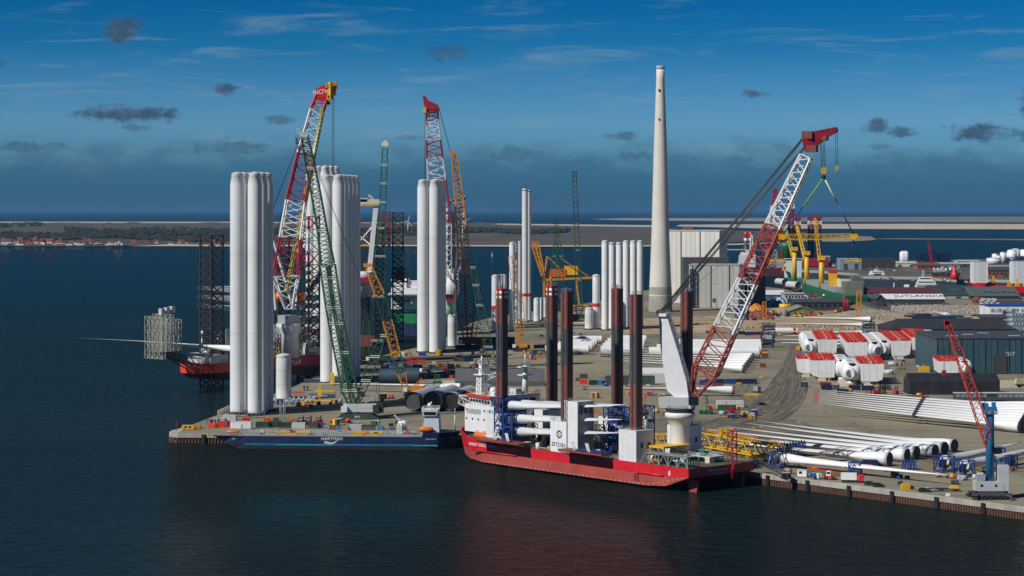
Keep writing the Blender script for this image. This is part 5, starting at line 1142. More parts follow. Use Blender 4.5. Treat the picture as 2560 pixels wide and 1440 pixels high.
t.part('crane_house', MB().box(g(1126, 690), (14, 14, 12)), WHITE); t.part('operator_cabin', MB().box(g(1122, 745, -7), (9, 3, 5)), CRIM)
t.part('cabin_glass', MB().box(g(1122, 740, -8.7), (6, .4, 3)), GLASS)
t.part('a_frame', MB().bar(g(1116, 680, -4), g(1116, 505, -4), 2.2).bar(g(1140, 680, 4), g(1152, 505, 4), 2.2).bar(g(1116, 505, -4), g(1160, 500, 4), 1.4).bar(g(1116, 600, -4), g(1146, 600, 4), 1.0).bar(g(1150, 680, 0), g(1160, 500, 0), 1.4), WHITE)
t.part('a_frame_top', MB().box(g(1140, 503), (16, 6, 3)).lathe([(1.6, 0), (1.6, 4)], g(1160, 500), 10), LGREY)
BP = [(1120, 680), (1105, 560), (1092, 448), (1087, 392), (1084, 346), (1081, 296), (1079, 268)]
for i, m in enumerate((WHITE, CRIM, WHITE, CRIM, WHITE, CRIM)):
    a, b = g(*BP[i], -10 - 4 * i), g(*BP[i + 1], -10 - 4 * i - 4); ws = (6, 16, 15, 13, 11.4, 10, 8.8)
    t.part('boom_section', MB().lattice(a, b, ws[i], ws[i + 1], n=5, rc=.5, rb=.26, up=(0, 1, 0)), m)
hp = [g(x, y, -34) for x, y in ((1057, 241), (1064, 240), (1072, 252), (1095, 262), (1098, 276), (1070, 284), (1062, 270))]
t.part('boom_head', MB().loft([[p - Vector((0, 4, 0)) for p in hp], [p + Vector((0, 4, 0)) for p in hp]]), CRIM); t.part('whip_block', MB().box(g(1062, 275, -38), (2.6, 2.6, 4.5)), YELLOW)
rp = MB()
for k in (-3, 0, 3): rp.tube(g(1097, 268, -34 + k), g(1158, 500, k), .26, n=4)
for k in (0, 3): rp.tube(g(1061 + k, 278, -36), g(1061 + k, 470, -36), .2, n=4)
t.part('luffing_ropes', rp, CABLE)
t.part('leg', MB().lattice((g(1124, 0).x, 26, 0), (g(1124, 0).x, 26, Q(0, 530, Y3).z), 6, n=20, rc=.5, rb=.3, x=True), LATT)
# ---------------------------------------------------------------- small buoys, turbines at sea, the ferry, yachts
for k, (px, py) in enumerate(((1036, 634), (1230, 641))):
    p = P(px, py, 0); one('buoy', MB().lathe([(1.6, -.5), (1.6, 1.2), (.7, 2), (.4, 9), (.1, 9.4)], n=10), (CRIM, WHITE)[k], ('small red channel buoy in the far water', 'small white channel buoy in the far water')[k], 'buoy', p)
for k, (px, py, top) in enumerate(((1020, 583, 553), (1162, 579, 553))):
    p = P(px, py, 0); kk = p.y / F; t = Thing('wind_turbine', ('far white wind turbine on the island left of the third cluster', 'far white wind turbine on the island beside the orange boom')[k], 'wind turbine', p)
    hh = (py - top) * kk; t.part('tower', MB().lathe([(2.6, 0), (1.6, hh)], n=12), WHITE); t.part('nacelle', MB().box((0, -1, hh), (3, 7, 3.4)), WHITE)
    for j in range(3):
        a = R(20 + 120 * j + 40 * k); mb = MB(); d_ = Vector((math.sin(a), 0, math.cos(a))); mb.loft([[Vector((0, -5, hh)) + d_ * q + Vector((math.cos(a), 0, -math.sin(a))) * s_ * w for s_ in (-1, 1)] + [Vector((0, -4.4, hh)) + d_ * q + Vector((math.cos(a), 0, -math.sin(a))) * s_ * w for s_ in (1, -1)] for q, w in ((1, 1.0), (8, 1.6), (hh * .62, .35))]); t.part('rotor_blade', mb, WHITE)
def ferry(px, py, s, label, rz=0.0, z=0.0):
    p = P(px, py, 0); t = Thing('ferry', label, 'ferry', p, rz)
    t.part('hull', MB().loft([[(-24 * s, -6 * s, 2.5 * s), (-24 * s, 6 * s, 2.5 * s), (-24 * s, 6 * s, 3.8 * s), (-24 * s, -6 * s, 3.8 * s)], [(-17 * s, -7 * s, 0), (-17 * s, 7 * s, 0), (-17 * s, 7.5 * s, 3.8 * s), (-17 * s, -7.5 * s, 3.8 * s)], [(17 * s, -7 * s, 0), (17 * s, 7 * s, 0), (17 * s, 7.5 * s, 3.8 * s), (17 * s, -7.5 * s, 3.8 * s)], [(24 * s, -6 * s, 2.5 * s), (24 * s, 6 * s, 2.5 * s), (24 * s, 6 * s, 3.8 * s), (24 * s, -6 * s, 3.8 * s)]]), NAVY)
    t.part('superstructure', MB().loft([[(-13 * s, -6.6 * s, 3.8 * s), (13 * s, -6.6 * s, 3.8 * s), (13 * s, 6.6 * s, 3.8 * s), (-13 * s, 6.6 * s, 3.8 * s)], [(-9.5 * s, -6.4 * s, 11 * s), (9.5 * s, -6.4 * s, 11 * s), (9.5 * s, 6.4 * s, 11 * s), (-9.5 * s, 6.4 * s, 11 * s)]]), WHITE)
    for k in range(6): t.part('window', MB().box((-6.5 * s + 2.6 * s * k, -6.55 * s, 9 * s), (1.9 * s, .3, 1.3 * s)), GLASS)
    t.part('car_deck_opening', MB().box((0, -6.7 * s, 5.7 * s), (12 * s, .3, 2.0 * s)), GLASS)
    t.part('wheelhouse', MB().box((0, 0, 12.6 * s), (7 * s, 8 * s, 3 * s), taper=(.8, .9)), WHITE); t.part('wheelhouse_glass', MB().box((0, -3.9 * s, 12.9 * s), (5.5 * s, .4, 1.2 * s)), GLASS)
    t.part('mast', MB().tube((0, 0, 14 * s), (0, 0, 19 * s), .5 * s, .25 * s).bar((-1.5 * s, 0, 16 * s), (1.5 * s, 0, 16 * s), .4 * s), LGREY)
    return t
ferry(297, 616.5, 1.05, 'white car ferry moored off the island town'); ferry(2192, 694, .95, 'white double ended ferry at the far quay of the right basin')
# ================================================================ generic yard objects
CMESH = {}
def container_mesh(L, m, w=2.45, h=2.6):
    key = (L, m.name, w, h)
    if key not in CMESH:
        b = MB().box0(-L / 2, L / 2, -w / 2, w / 2, .12, h); rib = MB(); n = int(L / .6)
        for i in range(n):
            x = -L / 2 + (i + .5) * L / n
            for y in (-w / 2 - .03, w / 2 + .03): rib.box((x, y, h / 2 + .05), (.28, .07, h - .45))
        fr = MB()
        for x in (-L / 2, L / 2):
            for y in (-w / 2, w / 2): fr.box((x, y, h / 2), (.22, .22, h + .04))
        for y in (-w / 2, w / 2):
            for z in (.1, h): fr.box((0, y, z), (L, .18, .2))
        dr = MB()
        for s_ in (-1, 1): dr.box((-L / 2 - .04, s_ * w / 4, h / 2), (.06, w / 2 - .12, h - .4))
        CMESH[key] = (b.mesh('shell', m), rib.mesh('corrugation', m), fr.mesh('corner_frame', m), dr.mesh('door', m))
    return CMESH[key]
def container(p, label, m=BLUE, L=6.06, rz=0.0, group=None, h=2.6, name='shipping_container', cat='container'):
    o = tag(link(name, None, None, p, rz), label, cat, group)
    for nm, me in zip(('shell', 'corrugation', 'corner_frame', 'door'), container_mesh(L, m, 2.45, h)):
        c = link(nm, me, o)
        if nm == 'corrugation': c['kind'] = 'stuff'
    return o
def cabin(p, label, L=6.0, w=2.6, h=2.8, m=WHITE, rz=0.0, door=0.0, wins=(), group=None):
    t = Thing('portable_cabin', label, 'cabin', p, rz, group)
    t.part('wall', MB().box0(-L / 2, L / 2, -w / 2, w / 2, .15, h), m); t.part('roof', MB().box0(-L / 2 - .1, L / 2 + .1, -w / 2 - .1, w / 2 + .1, h + .003, h + .16), LGREY)
    for k in range(max(2, int(L / 2.2))): t.part('wall_panel', MB().box((-L / 2 + (k + .5) * L / max(2, int(L / 2.2)), -w / 2 - .02, h / 2 + .1), (L / max(2, int(L / 2.2)) - .12, .05, h - .4)), m)
    if door is not None: t.part('door', MB().box((door, -w / 2 - .05, 1.15), (.95, .08, 2.0)), GREY)
    for x in wins: t.part('window', MB().box((x, -w / 2 - .06, 1.75), (1.2, .1, .95)), GLASS)
    return t
def car(p, label, m=BLACK, rz=0.0, van=False):
    t = Thing('van' if van else 'car', label, 'van' if van else 'car', p, rz)
    if van: prof = [(-2.5, .4), (2.4, .4), (2.55, 1.0), (1.9, 1.25), (1.3, 2.2), (-2.4, 2.3), (-2.55, 1.2)]
    else: prof = [(-2.2, .35), (2.2, .35), (2.25, .75), (1.2, .95), (.4, 1.45), (-1.3, 1.48), (-2.1, 1.0)]
    t.part('body', MB().extr(prof, 'y', -.9, .9), m)
    g = MB()
    if van: g.box((1.62, 0, 1.75), (.3, 1.6, .6)).box((.6, -.91, 1.75), (1.1, .06, .6)).box((.6, .91, 1.75), (1.1, .06, .6))
    else: g.box((-.4, -.91, 1.18), (2.0, .06, .36)).box((-.4, .91, 1.18), (2.0, .06, .36)).box((.85, 0, 1.22), (.5, 1.5, .3))
    t.part('windows', g, GLASS)
    for x in (-1.4, 1.45):
        for y in (-.85, .85): t.part('wheel', MB().tube((x, y - .12, .34), (x, y + .12, .34), .34, n=10), RUBBER)
    return t
def truck(p, label, m, box_m=None, rz=0.0, L=8.0):
    t = Thing('truck', label, 'truck', p, rz)
    t.part('cab', MB().extr([(L / 2 - 2.1, .6), (L / 2, .6), (L / 2, 2.0), (L / 2 - .3, 3.0), (L / 2 - 2.1, 3.0)], 'y', -1.2, 1.2), m); t.part('windscreen', MB().box((L / 2 - .1, 0, 2.3), (.3, 2.0, .8)), GLASS)
    t.part('chassis', MB().box((-.6, 0, .85), (L - 1.2, 1.0, .35)), BLACK)
    if box_m: t.part('box_body', MB().box((-1.3, 0, 2.3), (L - 2.8, 2.5, 2.5)), box_m)
    for x in (-L / 2 + 1, -L / 2 + 2.4, L / 2 - 1.3):
        for y in (-1.1, 1.1): t.part('wheel', MB().tube((x, y - .15, .5), (x, y + .15, .5), .5, n=10), RUBBER)
    return t
def forklift(p, label, m=ORED, rz=0.0, s=1.0, mast_m=BLACK):
    t = Thing('forklift', label, 'forklift', p, rz)
    t.part('body', MB().box((-.6 * s, 0, 1.0 * s), (2.8 * s, 1.7 * s, 1.0 * s)).box((-1.7 * s, 0, 1.5 * s), (.8 * s, 1.6 * s, .7 * s)), m)
    c = MB(); 
    for x in (-.9, .5):
        for y in (-.7, .7): c.bar((x * s, y * s, 1.5 * s), (x * s, y * s, 3.0 * s), .14 * s)
    c.box((-.2 * s, 0, 3.05 * s), (1.7 * s, 1.6 * s, .12 * s)); t.part('overhead_guard', c, BLACK)
    mm = MB()
    for y in (-.55, .55): mm.bar((1.1 * s, y * s, .2 * s), (1.1 * s, y * s, 4.0 * s), .2 * s)
    for z in (1, 2.4, 3.9): mm.bar((1.1 * s, -.55 * s, z * s), (1.1 * s, .55 * s, z * s), .16 * s)
    t.part('mast', mm, mast_m); t.part('fork', MB().box((2.0 * s, -.4 * s, .2 * s), (1.6 * s, .16 * s, .1 * s)).box((2.0 * s, .4 * s, .2 * s), (1.6 * s, .16 * s, .1 * s)), BLACK)
    for x in (-1.3, .7):
        for y in (-.75, .75): t.part('wheel', MB().tube((x * s, (y - .18) * s, .45 * s), (x * s, (y + .18) * s, .45 * s), .45 * s, n=10), RUBBER)
    return t
def crate(p, label, size, m, rz=0.0, name='equipment_crate', cat='crate', group=None):
    x, y, z = size; t = Thing(name, label, cat, p, rz, group)
    t.part('box', MB().box0(-x / 2, x / 2, -y / 2, y / 2, .15, z), m); fr = MB()
    for a in (-1, 1):
        for b in (-1, 1): fr.box((a * x / 2, b * y / 2, z / 2 + .05), (.14, .14, z))
    fr.box((0, -y / 2 - .03, z * .5), (x, .1, .14)); t.part('batten', fr, m); t.part('skid', MB().box((0, -y / 3, .08), (x, .2, .16)), WOOD); t.part('skid', MB().box((0, y / 3, .08), (x, .2, .16)), WOOD)
    return t
def pipe(p0, p1, r, label, m=TOWER, rim=None, group=None, name='tower_section', cat='tower section', cover=None):
    p0, p1 = Vector(p0), Vector(p1); t = Thing(name, label, cat, p0, 0, group); a, b = Vector((0, 0, 0)), p1 - p0; d = b.normalized()
    sh = MB().tube(a, b, r, n=32, cap=False); sh.tube(b, a, r * .97, n=32, cap=False); t.part('shell', sh, m)
    for q, e in ((a, -1), (b, 1)): 
        t.part('flange', MB().tube(q - d * .25, q + d * .25, r * 1.015, n=32, cap=False), rim or m)
        t.part('end_cover_or_bore_shade', MB().tube(q + d * (-.8 * e) , q + d * (-.9 * e), r * .965, n=32), cover or DGREY)
    for f in (.2, .8): c = a.lerp(b, f); t.part('saddle', MB().box((c.x, c.y, -r + .45), (1.2 if abs(d.x) > .5 else 2 * r * .8, 2 * r * .8 if abs(d.x) > .5 else 1.2, .9)), NAVY)
    return t
# ---------------------------------------------------------------- left pier
front = [(575, 1051, 'pale container beside the foot of the left tower cluster', CANVAS, 6.06), (553, 1067, 'orange container near the left end of the pier', ORED, 3.2), (573, 1067, 'dark red small container beside the orange one', CRIM, 2.2),
         (657, 1069, 'dark green container left of three in the row by the barge', DKGREEN, 6.06), (687, 1068, 'dark green container in the middle of three by the barge', DKGREEN, 6.06), (716, 1070, 'dark green container right of three in the row by the barge', DKGREEN, 6.06),
         (747, 1071, 'white container at the end of the green row', CANVAS, 6.06), (783, 1071, 'dark container beside the white one', DGREY, 4.5), (889, 1076, 'pale grey container behind the barge deck', LGREY, 5.6), (921, 1077, 'charcoal container behind the barge deck', DGREY, 6.06), (1008, 1077, 'black small container right of the blue bins', BLACK, 3.0)]
for k, (px, py, lab, m, L) in enumerate(front): container(P(px, py), lab, m, L, rz=rnd.uniform(-.05, .05) - .05, group='containers on the left pier')
cabin(P(603, 1072), 'long white cabin with a grey door near the pier head', 9.8, 2.8, 3.3, rz=-.04, door=.6)
for k, (px, py, m, lab) in enumerate(((849, 1077, SKYB, 'blue skip bin left of the pale grey container'), (952, 1078, SKYB, 'blue skip bin right of the charcoal container'), (980, 1078, BLUE, 'dark blue box behind the barge crane'), (832, 1076, BROWN, 'small red brown crate behind the barge'), (862, 1077, WOOD, 'small timber crate behind the barge'), (968, 1078, WOOD, 'small wooden box among the blue bins'), (800, 1070, BLUE, 'blue machine box beside the dark container'), (541, 1055, CANVAS, 'white concrete blocks near the pier edge'), (556, 1052, CANVAS, 'pale crate behind the orange container'), (493, 1072, AMBER, 'amber crate beside the yellow cabin'), (531, 1069, ORED, 'white and red tote left of the orange container'), (668, 1052, ORANGE, 'orange generator box behind the green containers'), (690, 1052, DGREY, 'dark pallet box behind the green containers'), (728, 1054, ORANGE, 'orange toolbox right behind the green containers'), (615, 1053, RED, 'red hose box in front of the tower feet'))):
    crate(P(px, py), lab, (rnd.uniform(2, 3.4), 2.0, rnd.uniform(1.4, 2.4)), m, rnd.uniform(-.2, .2), group='crates on the left pier')
t = Thing('yellow_rescue_pod', 'bright yellow cabin pod with two dark windows on the pier head', 'cabin pod', P(470, 1074))
t.part('body', MB().extr([(-2.7, .2), (2.7, .2), (2.9, 1.0), (2.6, 2.1), (-2.6, 2.1), (-2.9, 1.0)], 'y', -1.2, 1.2), YELLOW)
for x in (-1, 1): t.part('window', MB().box((x, -1.23, 1.3), (1.1, .08, .9)), GLASS)
one('marker_post', MB().tube((0, 0, 0), (0, 0, 4.0), .16), CRIM, 'red marker post at the tip of the pier head', 'post', P(441, 1076))
for k, (px, py) in enumerate(((753, 1062), (772, 1062), (796, 1062))): forklift(P(px, py), 'dark forklift behind the green containers, %s from the left' % ORD[k], (DGREY, DGREY, CRIM)[k], R(20), 1.1)
for k, px in enumerate((832, 871)):
    t = Thing('mixer_tank', 'red round trailer tank %s the white van' % ('left of', 'right of')[k], 'trailer tank', P(px, 1058))
    t.part('tank', MB().lathe([(.3, .5), (1.1, .9), (1.3, 1.5), (1.1, 2.1), (.3, 2.4)], n=16), REDB); t.part('frame', MB().box((.3, 0, .45), (3.2, 1.6, .3)), BLACK)
    for y in (-.8, .8): t.part('wheel', MB().tube((.9, y - .1, .4), (.9, y + .1, .4), .4, n=10), RUBBER)
car(P(852, 1057), 'white van between two red trailer tanks', WHITE, R(60), True)
t = Thing('small_boat', 'small white dinghy lying near the red trailer tank', 'boat', P(894, 1058)); t.part('hull', MB().loft([[(-1.6, -.6, .5), (-1.6, .6, .5), (-1.6, .4, .1), (-1.6, -.4, .1)], [(.6, -.7, .6), (.6, .7, .6), (.6, .4, .1), (.6, -.4, .1)], [(1.9, -.1, .7), (1.9, .1, .7), (1.8, .05, .4), (1.8, -.05, .4)]]), WHITE)
for k, (px, py, tp) in enumerate(((700, 1050, 1000), (709, 1051, 1000))):
    p = P(px, py); one('floodlight_pole', MB().tube((0, 0, 0), (0, 0, (py - tp) * p.y / F), .22, .14).lattice((.5, 0, 0), (.5, 0, (py - tp) * p.y / F * .9), .6, n=8, rc=.06, rb=.04), GREY, 'thin grey pole, %s of the pair by the left tower cluster' % ('left', 'right')[k], 'pole', p)
# fence along the left side of the pier
t = Thing('gabion_fence', 'low pale stone fence along the pier edge left of the towers', 'fence', P(545, 1037)); a_, b_ = P(542, 1037), P(574, 1022)
for k in range(6): q = a_.lerp(b_, (k + .5) / 6) - a_; t.part('fence_panel', MB().box((q.x, q.y, 1.0), (2.6, 1.2, 2.0), math.atan2(b_.y - a_.y, b_.x - a_.x)), CONC)
# grey steel frame field under the single tower section
t = Thing('sea_fastening_grid', 'field of grey steel sea fastening frames round the single tower section', 'frame', P(735, 1002)); mb = MB()
for i in range(9):
    for j in range(4):
        x, y = (i - 4) * 2.5, (j - 1.5) * 7
        t.part('frame', MB().box((x, y, .8), (1.9, 5.2, .25)).box((x, y - 2, .4), (1.6, .3, .8)).box((x, y + 2, .4), (1.6, .3, .8)).lathe([(.7, .9), (.5, 1.5), (.2, 1.7)], (x, y - 1, 0), 8), LGREY if (i + j) % 2 else STEEL)
one('yellow_post', MB().box((0, 0, 4.6), (2.2, 1.4, 3.6)).lattice((0, 1, 0), (0, 1, 9.5), 1.3, n=6, rc=.12, rb=.08).box((2, 0, .4), (8, 2.5, .6)), YELLOW, 'yellow block on a dark lattice post behind the single tower section', 'frame', P(800, 1004))
for k, (px, py, c, s_, lab) in enumerate(((745, 1015, GREY, (3, 2, 2), 'grey machine box by the steel frames'), (757, 1013, YELLOW, (2, 1.6, 2), 'small yellow box by the steel frames'), (772, 1017, ORED, (4, 2, 1.4), 'red hydraulic pack in front of the steel frames'), (778, 1006, YELLOW, (5, 2, 1.6), 'yellow boom stub beside the steel frames'), (828, 995, DGREY, (4, 2, 1.6), 'dark pump set right of the yellow post'), (806, 987, SKYB, (14, 2.5, .8), 'long blue beam rack behind the yellow post'), (812, 981, YELLOW, (11, 2, 1.2), 'yellow beam on the blue rack'), (854, 985, SKYB, (1.6, 1.6, 2.4), 'light blue toilet box in the open yard'), (928, 986, YELLOW, (2.4, .8, .5), 'yellow road block in the middle of the yard'), (955, 986, YELLOW, (2.4, .8, .5), 'yellow road block right of another block'), (972, 986, YELLOW, (2.4, .8, .5), 'yellow road block nearest the amber crane'), (740, 982, ORED, (9, 1, .8), 'red and white striped barrier behind the tower section'), (830, 962, YELLOW, (2, 2, 7), 'yellow frame at the foot of the second tower cluster'), (853, 960, SKYB, (4, 3, 2), 'blue case at the foot of the second cluster'), (790, 957, DGREY, (14, 4, 2.2), 'dark machine row at the foot of the second cluster'))):
    crate(P(px, py), lab, s_, c, rnd.uniform(-.1, .1), group='yard equipment left')
# the long single blade lying across the left yard
bl_l = blade_mesh(97, 2.3, 5.4, -.6)
cp_b = caps(2.3)
place_blade(bl_l, P(1156, 985) + Vector((0, 0, 3.6)), P(690, 972) + Vector((0, 0, 4.4)), 'long white blade lying across the left yard behind the green crane', None, roll=.2, root_cap=cp_b)
for k, px in enumerate((1130, 900, 765)):
    t = Thing('blade_trestle', 'dark trestle under the long blade in the left yard, %s from the root' % ORD[k], 'trestle', P(px, 984 - k * 4)); t.part('leg', MB().box((-1, 0, 1), (.5, 2.6, 2)), NAVY); t.part('leg', MB().box((1, 0, 1), (.5, 2.6, 2)), NAVY); t.part('saddle', MB().box((0, 0, 2.1), (3, 3, .3)), NAVY)
# big grey pipes facing the camera
GPIPE = mat('grey_pipe_paint', (.40, .44, .46), .5, var=.06, streak=.12)
for k, (px, py, rr, dx, cover_or_bore) in enumerate(((1033, 1029, 4.7, 9, DGREY), (1080, 1029, 4.8, 9, BLACK), (1125, 1029, 4.6, 9.5, BLACK), (1166, 1024, 4.5, 10, BLACK))):  # black discs paint the dark inside of open pipes; the leftmost is a cover
    p = P(px, py) + Vector((0, 0, rr + .6)); t = pipe(p, p + Vector((dx, 42, 0)), rr, 'large grey steel pipe facing the camera, %s from the left%s' % (ORD[k], ', dark end cover' if k == 0 else ''), GPIPE, GREY, 'big grey pipes in the yard', 'steel_pipe', 'pipe', cover_or_bore)
    if k: t.o.children
# navy pipes lying across
for k, (x0, x1, py) in enumerate(((949, 1014, 962), (1014, 1047, 962), (1352, 1390, 880))):
    p0, p1 = P(x0, py), P(x1, py); rr = (4.4, 4.7, 3.4)[k]
    if k == 2: p0, p1 = P(1212, 868), P(1286, 868); rr = 3.6
    u_ = Vector((0, 0, rr + .5)); pipe(p0 + u_, p1 + u_, rr, ('navy blue pipe lying behind the amber crane, left half', 'navy blue pipe lying behind the amber crane, right half', 'navy blue pipe lying beside the slim amber crane')[k], mat('navy_pipe_paint', (.035, .065, .10), .5, var=.1), None, 'navy pipes', 'steel_pipe', 'pipe')
# equipment park in the middle distance
mid = [(1080, 923, 'blue container in the equipment park behind the navy pipes', SKYB, 4.6), (1152, 904, 'dark container left of two near the far yard edge', DGREY, 4.6), (1170, 904, 'navy container right of two near the far yard edge', NAVY, 7.0), (1044, 922, 'blue and white container above the navy pipe', BLUE, 6.0), (1025, 922, 'white container above the navy pipe', CANVAS, 5.5), (963, 922, 'white container left above the navy pipe', CANVAS, 5.0), (985, 916, 'blue container left above the navy pipe', BLUE, 4.5)]
for px, py, lab, m, L in mid: container(P(px, py), lab, m, L, rnd.uniform(-.1, .1), 'containers in the equipment park')
forklift(P(1115, 926), 'red forklift with raised mast in the equipment park', REDB, R(10), 1.3); forklift(P(1150, 896), 'dark forklift standing by the far containers', DGREY, 0, 1.2)
for k, (px, py, m, vn) in enumerate(((1055, 930, WHITE, True), (1072, 931, GREY, True), (1112, 931, WHITE, True), (1130, 931, CRIM, False), (1141, 930, WHITE, False), (1155, 931, WHITE, True))): car(P(px, py), '%s parked in the equipment park, %s from the left' % (('white van', 'grey van', 'white van', 'red car', 'white car', 'white van')[k], ORD[k]), m, R(70) + k * .2, vn)
for k, (px, py, c) in enumerate(((1032, 905, REDB), (1048, 904, REDB), (1022, 910, RED), (1038, 914, REDB), (1060, 912, ORED))):
    t = Thing('scissor_lift', 'red lift platform in the equipment park, %s from the left' % ORD[k], 'lift', P(px, py)); t.part('base', MB().box((0, 0, .8), (4, 2, .9)), c); t.part('scissor', MB().bar((-1.4, -.6, 1.2), (1.4, -.6, 2.4), .2).bar((1.4, -.6, 1.2), (-1.4, -.6, 2.4), .2), DGREY); t.part('basket', MB().box((0, 0, 2.6), (3.6, 1.8, .3)).rail([(-1.8, -.9, 2.7), (1.8, -.9, 2.7)], step=.9), c)
truck(P(1066, 942), 'yellow low truck in the shade beside the navy pipe', YELLOW, None, R(5), 9); truck(P(1095, 944), 'dark flatbed truck in the shade behind the ship bow', DGREY, None, 0, 12)
t = Thing('green_cage', 'small green railed cage in the shadow behind the long blade', 'cage', P(1093, 958)); t.part('frame', MB().lattice((0, 0, 0), (0, 0, 5), 3, n=2, rc=.14, rb=.1), GREENB); t.part('base', MB().box((0, 0, .5), (5, 3, 1)), DKGREEN)
container(P(1130, 960), 'low pale brown container beside the green cage', CREAM, 11, 0, h=1.6)
t = Thing('grey_shelter', 'long dark grey tent roof behind the ship bow', 'tent', P(1250, 962)); mb = MB().extr([(-10, 0), (10, 0), (10, 3), (0, 9.5), (-10, 3)], 'x', -26, 26); t.part('cover', mb, mat('dark_tent_canvas', (.10, .105, .11), .7, var=.15)); t.part('rib', MB().extr([(-10.2, 0), (-10.2, 3.1), (0, 9.7), (10.2, 3.1), (10.2, 0)], 'x', -.3, .3), GREY)
for k, (px, py, lab, m) in enumerate(((985, 893, 'amber generator beside the third tower cluster', AMBER), (1003, 889, 'white box beside the third tower cluster', CANVAS), (1020, 888, 'brown pallet at the foot of the third cluster', WOOD), (1056, 889, 'blue box at the foot of the third cluster', BLUE), (1097, 889, 'yellow drum box at the foot of the third cluster', YELLOW))): crate(P(px, py), lab, (5, 3, 4 if k in (0, 4) else 2.5), m)
# ---------------------------------------------------------------- centre yard: lying tower sections
def sections(rows, label, group, rim=None):
    for k, (x0, x1, py, r) in enumerate(rows):
        a, b = P(x0, py), P(x1, py); u_ = Vector((0, 0, r + .5)); pipe(a + u_, b + u_, r, label % ORD[k], TOWER, rim, group, cover=GREY)
CRF = mat('dark_red_flange', (.20, .04, .045), .5)
sections([(1362, 1472, 886, 3.0), (1385, 1481, 879, 2.9), (1395, 1486, 874, 2.8), (1400, 1492, 868, 2.8), (1410, 1505, 860, 2.9)], 'white tower section lying left of the big crane column, %s row from the front', 'tower sections lying left', CRF)
sections([(1501, 1605, 892, 3.6), (1506, 1608, 882, 3.3), (1512, 1610, 874, 3.0), (1518, 1612, 866, 2.9), (1526, 1615, 858, 2.8)], 'white tower section lying behind the middle legs, %s row from the front', 'tower sections lying middle', GREY)
sections([(1620, 1898, 896, 3.7), (1640, 1903, 886, 3.4), (1650, 1903, 877, 3.0), (1655, 1902, 869, 2.9)], 'long white tower section lying right of the crane, %s row from the front', 'tower sections lying right', CRF)
# stack of blades in the centre, roots to the right
bl_c = blade_mesh(106, 2.3, 4.9, 1.5); cp_c = caps(2.3)
for k in range(7):
    r_ = P(1862 + 4.4 * k, 933 - 6.2 * k) + Vector((0, 0, 2.9)); tp = P(1442 + 5 * k, 918 - 5.2 * k) + Vector((0, 0, 4.5))
    place_blade(bl_c, r_, tp, 'white blade in the central stack beyond the ship crane, %s from the front' % ORD[k], 'white blades in the central stack', roll=.25, root_cap=cp_c)
place_blade(bl_l, P(1836, 990) + Vector((0, 0, 3.2)), P(1390, 984) + Vector((0, 0, 3.6)), 'single white blade with brown root lying beside the crane pedestal', None, roll=.2, root_cap=caps(2.3, BROWN, BROWN))
one('white_marquee', MB().extr([(-5, 0), (5, 0), (5, 5.5), (0, 8.5), (-5, 5.5)], 'x', -11, 11), CANVAS, 'white marquee tent behind the A-frame of the ship crane', 'tent', P(1640, 955))
for k in range(2):
    for j in range(4): 
        if k and j > 3: continue
        container(P(1521 + 14.5 * j, 962) + Vector((0, 0, 2.7 * k)), 'grey green container block behind the middle legs, %s in the %s tier' % (ORD[j], ('lower', 'upper')[k]), mat('grey_green_paint', (.06, .085, .08), .6, var=.15), 3.4, 0, 'stacked grey green containers')
    for j in range(2): container(P(1614 + 15 * j, 962) + Vector((0, 0, 2.7 * k)), 'grey green container right of the middle leg, %s in the %s tier' % (ORD[j], ('lower', 'upper')[k]), mat('grey_green_paint'), 3.5, 0, 'stacked grey green containers')
container(P(1459, 960), 'small red container under the dark cabin amid the yard', ORED, 4.2); container(P(1459, 946), 'dark cabin container standing apart behind the red container', DGREY, 4.6); container(P(1483, 962), 'dark green container beside the light blue one', DKGREEN, 4.5); container(P(1499, 962), 'light blue container beside the dark green one', SKYB, 2.6)
for k, (px, m) in enumerate(((1776, BLUE), (1798, NAVY), (1826, BLUE), (1852, NAVY), (1879, NAVY))): container(P(px, 959), 'blue container in the row right of the crane boom foot, %s from the left' % ORD[k], m, 5.9, 0, 'blue containers right of the crane')
container(P(1795, 970), 'rust red container in front of the blue row', BROWN, 6.0); container(P(1760, 962) + Vector((0, 0, 0)), 'upper blue container behind the boom foot', BLUE, 5.0)
for k, (px, py, m) in enumerate(((1802, 1018, CANVAS), (1826, 1018, CANVAS), (1847, 1018, CANVAS))): crate(P(px, py), 'white wrapped pallet stack right of the pedestal, %s of three' % ORD[k], (4.5, 4, 3.4), m, group='wrapped pallets')
for k in range(5): container(P(1799 + 9 * k, 1026), 'small green tank box in front of the wrapped pallets, %s of five' % ORD[k], (GREENB, GREENB, CRIM, GREENB, DKGREEN)[k], 1.6, 0, 'green tank boxes')
t = Thing('green_mobile_crane', 'small green mobile crane right of the ship crane pedestal', 'crane', P(1765, 1035)); t.part('chassis', MB().box((0, 0, 1.2), (7, 2.8, 1.4)), GREENB); t.part('boom', MB().lattice((1, 0, 1.5), (.2, 1, 9), 1.4, .8, n=7, rc=.12, rb=.08), GREEN); t.part('drum', MB().tube((2.5, -1, 2.6), (2.5, 1, 2.6), 1.0, n=12), CRIM)
for x in (-2.6, 0, 2.6): t.part('wheel', MB().tube((x, -1.5, .6), (x, 1.5, .6), .6, n=10), RUBBER)
truck(P(1820, 1034), 'red truck beside the green tank boxes', CRIM, None, R(10), 7); truck(P(1893, 981), 'grey box truck on the haul road', GREY, GREY, R(70), 7.5); car(P(1905, 1013), 'dark car on the curved haul road', BLACK, R(30))
t = Thing('flat_trailer', 'dark flat trailer beside the haul road', 'trailer', P(1835, 1044), R(20)); t.part('bed', MB().box((0, 0, 1.0), (8, 2.4, .4)), DGREY)
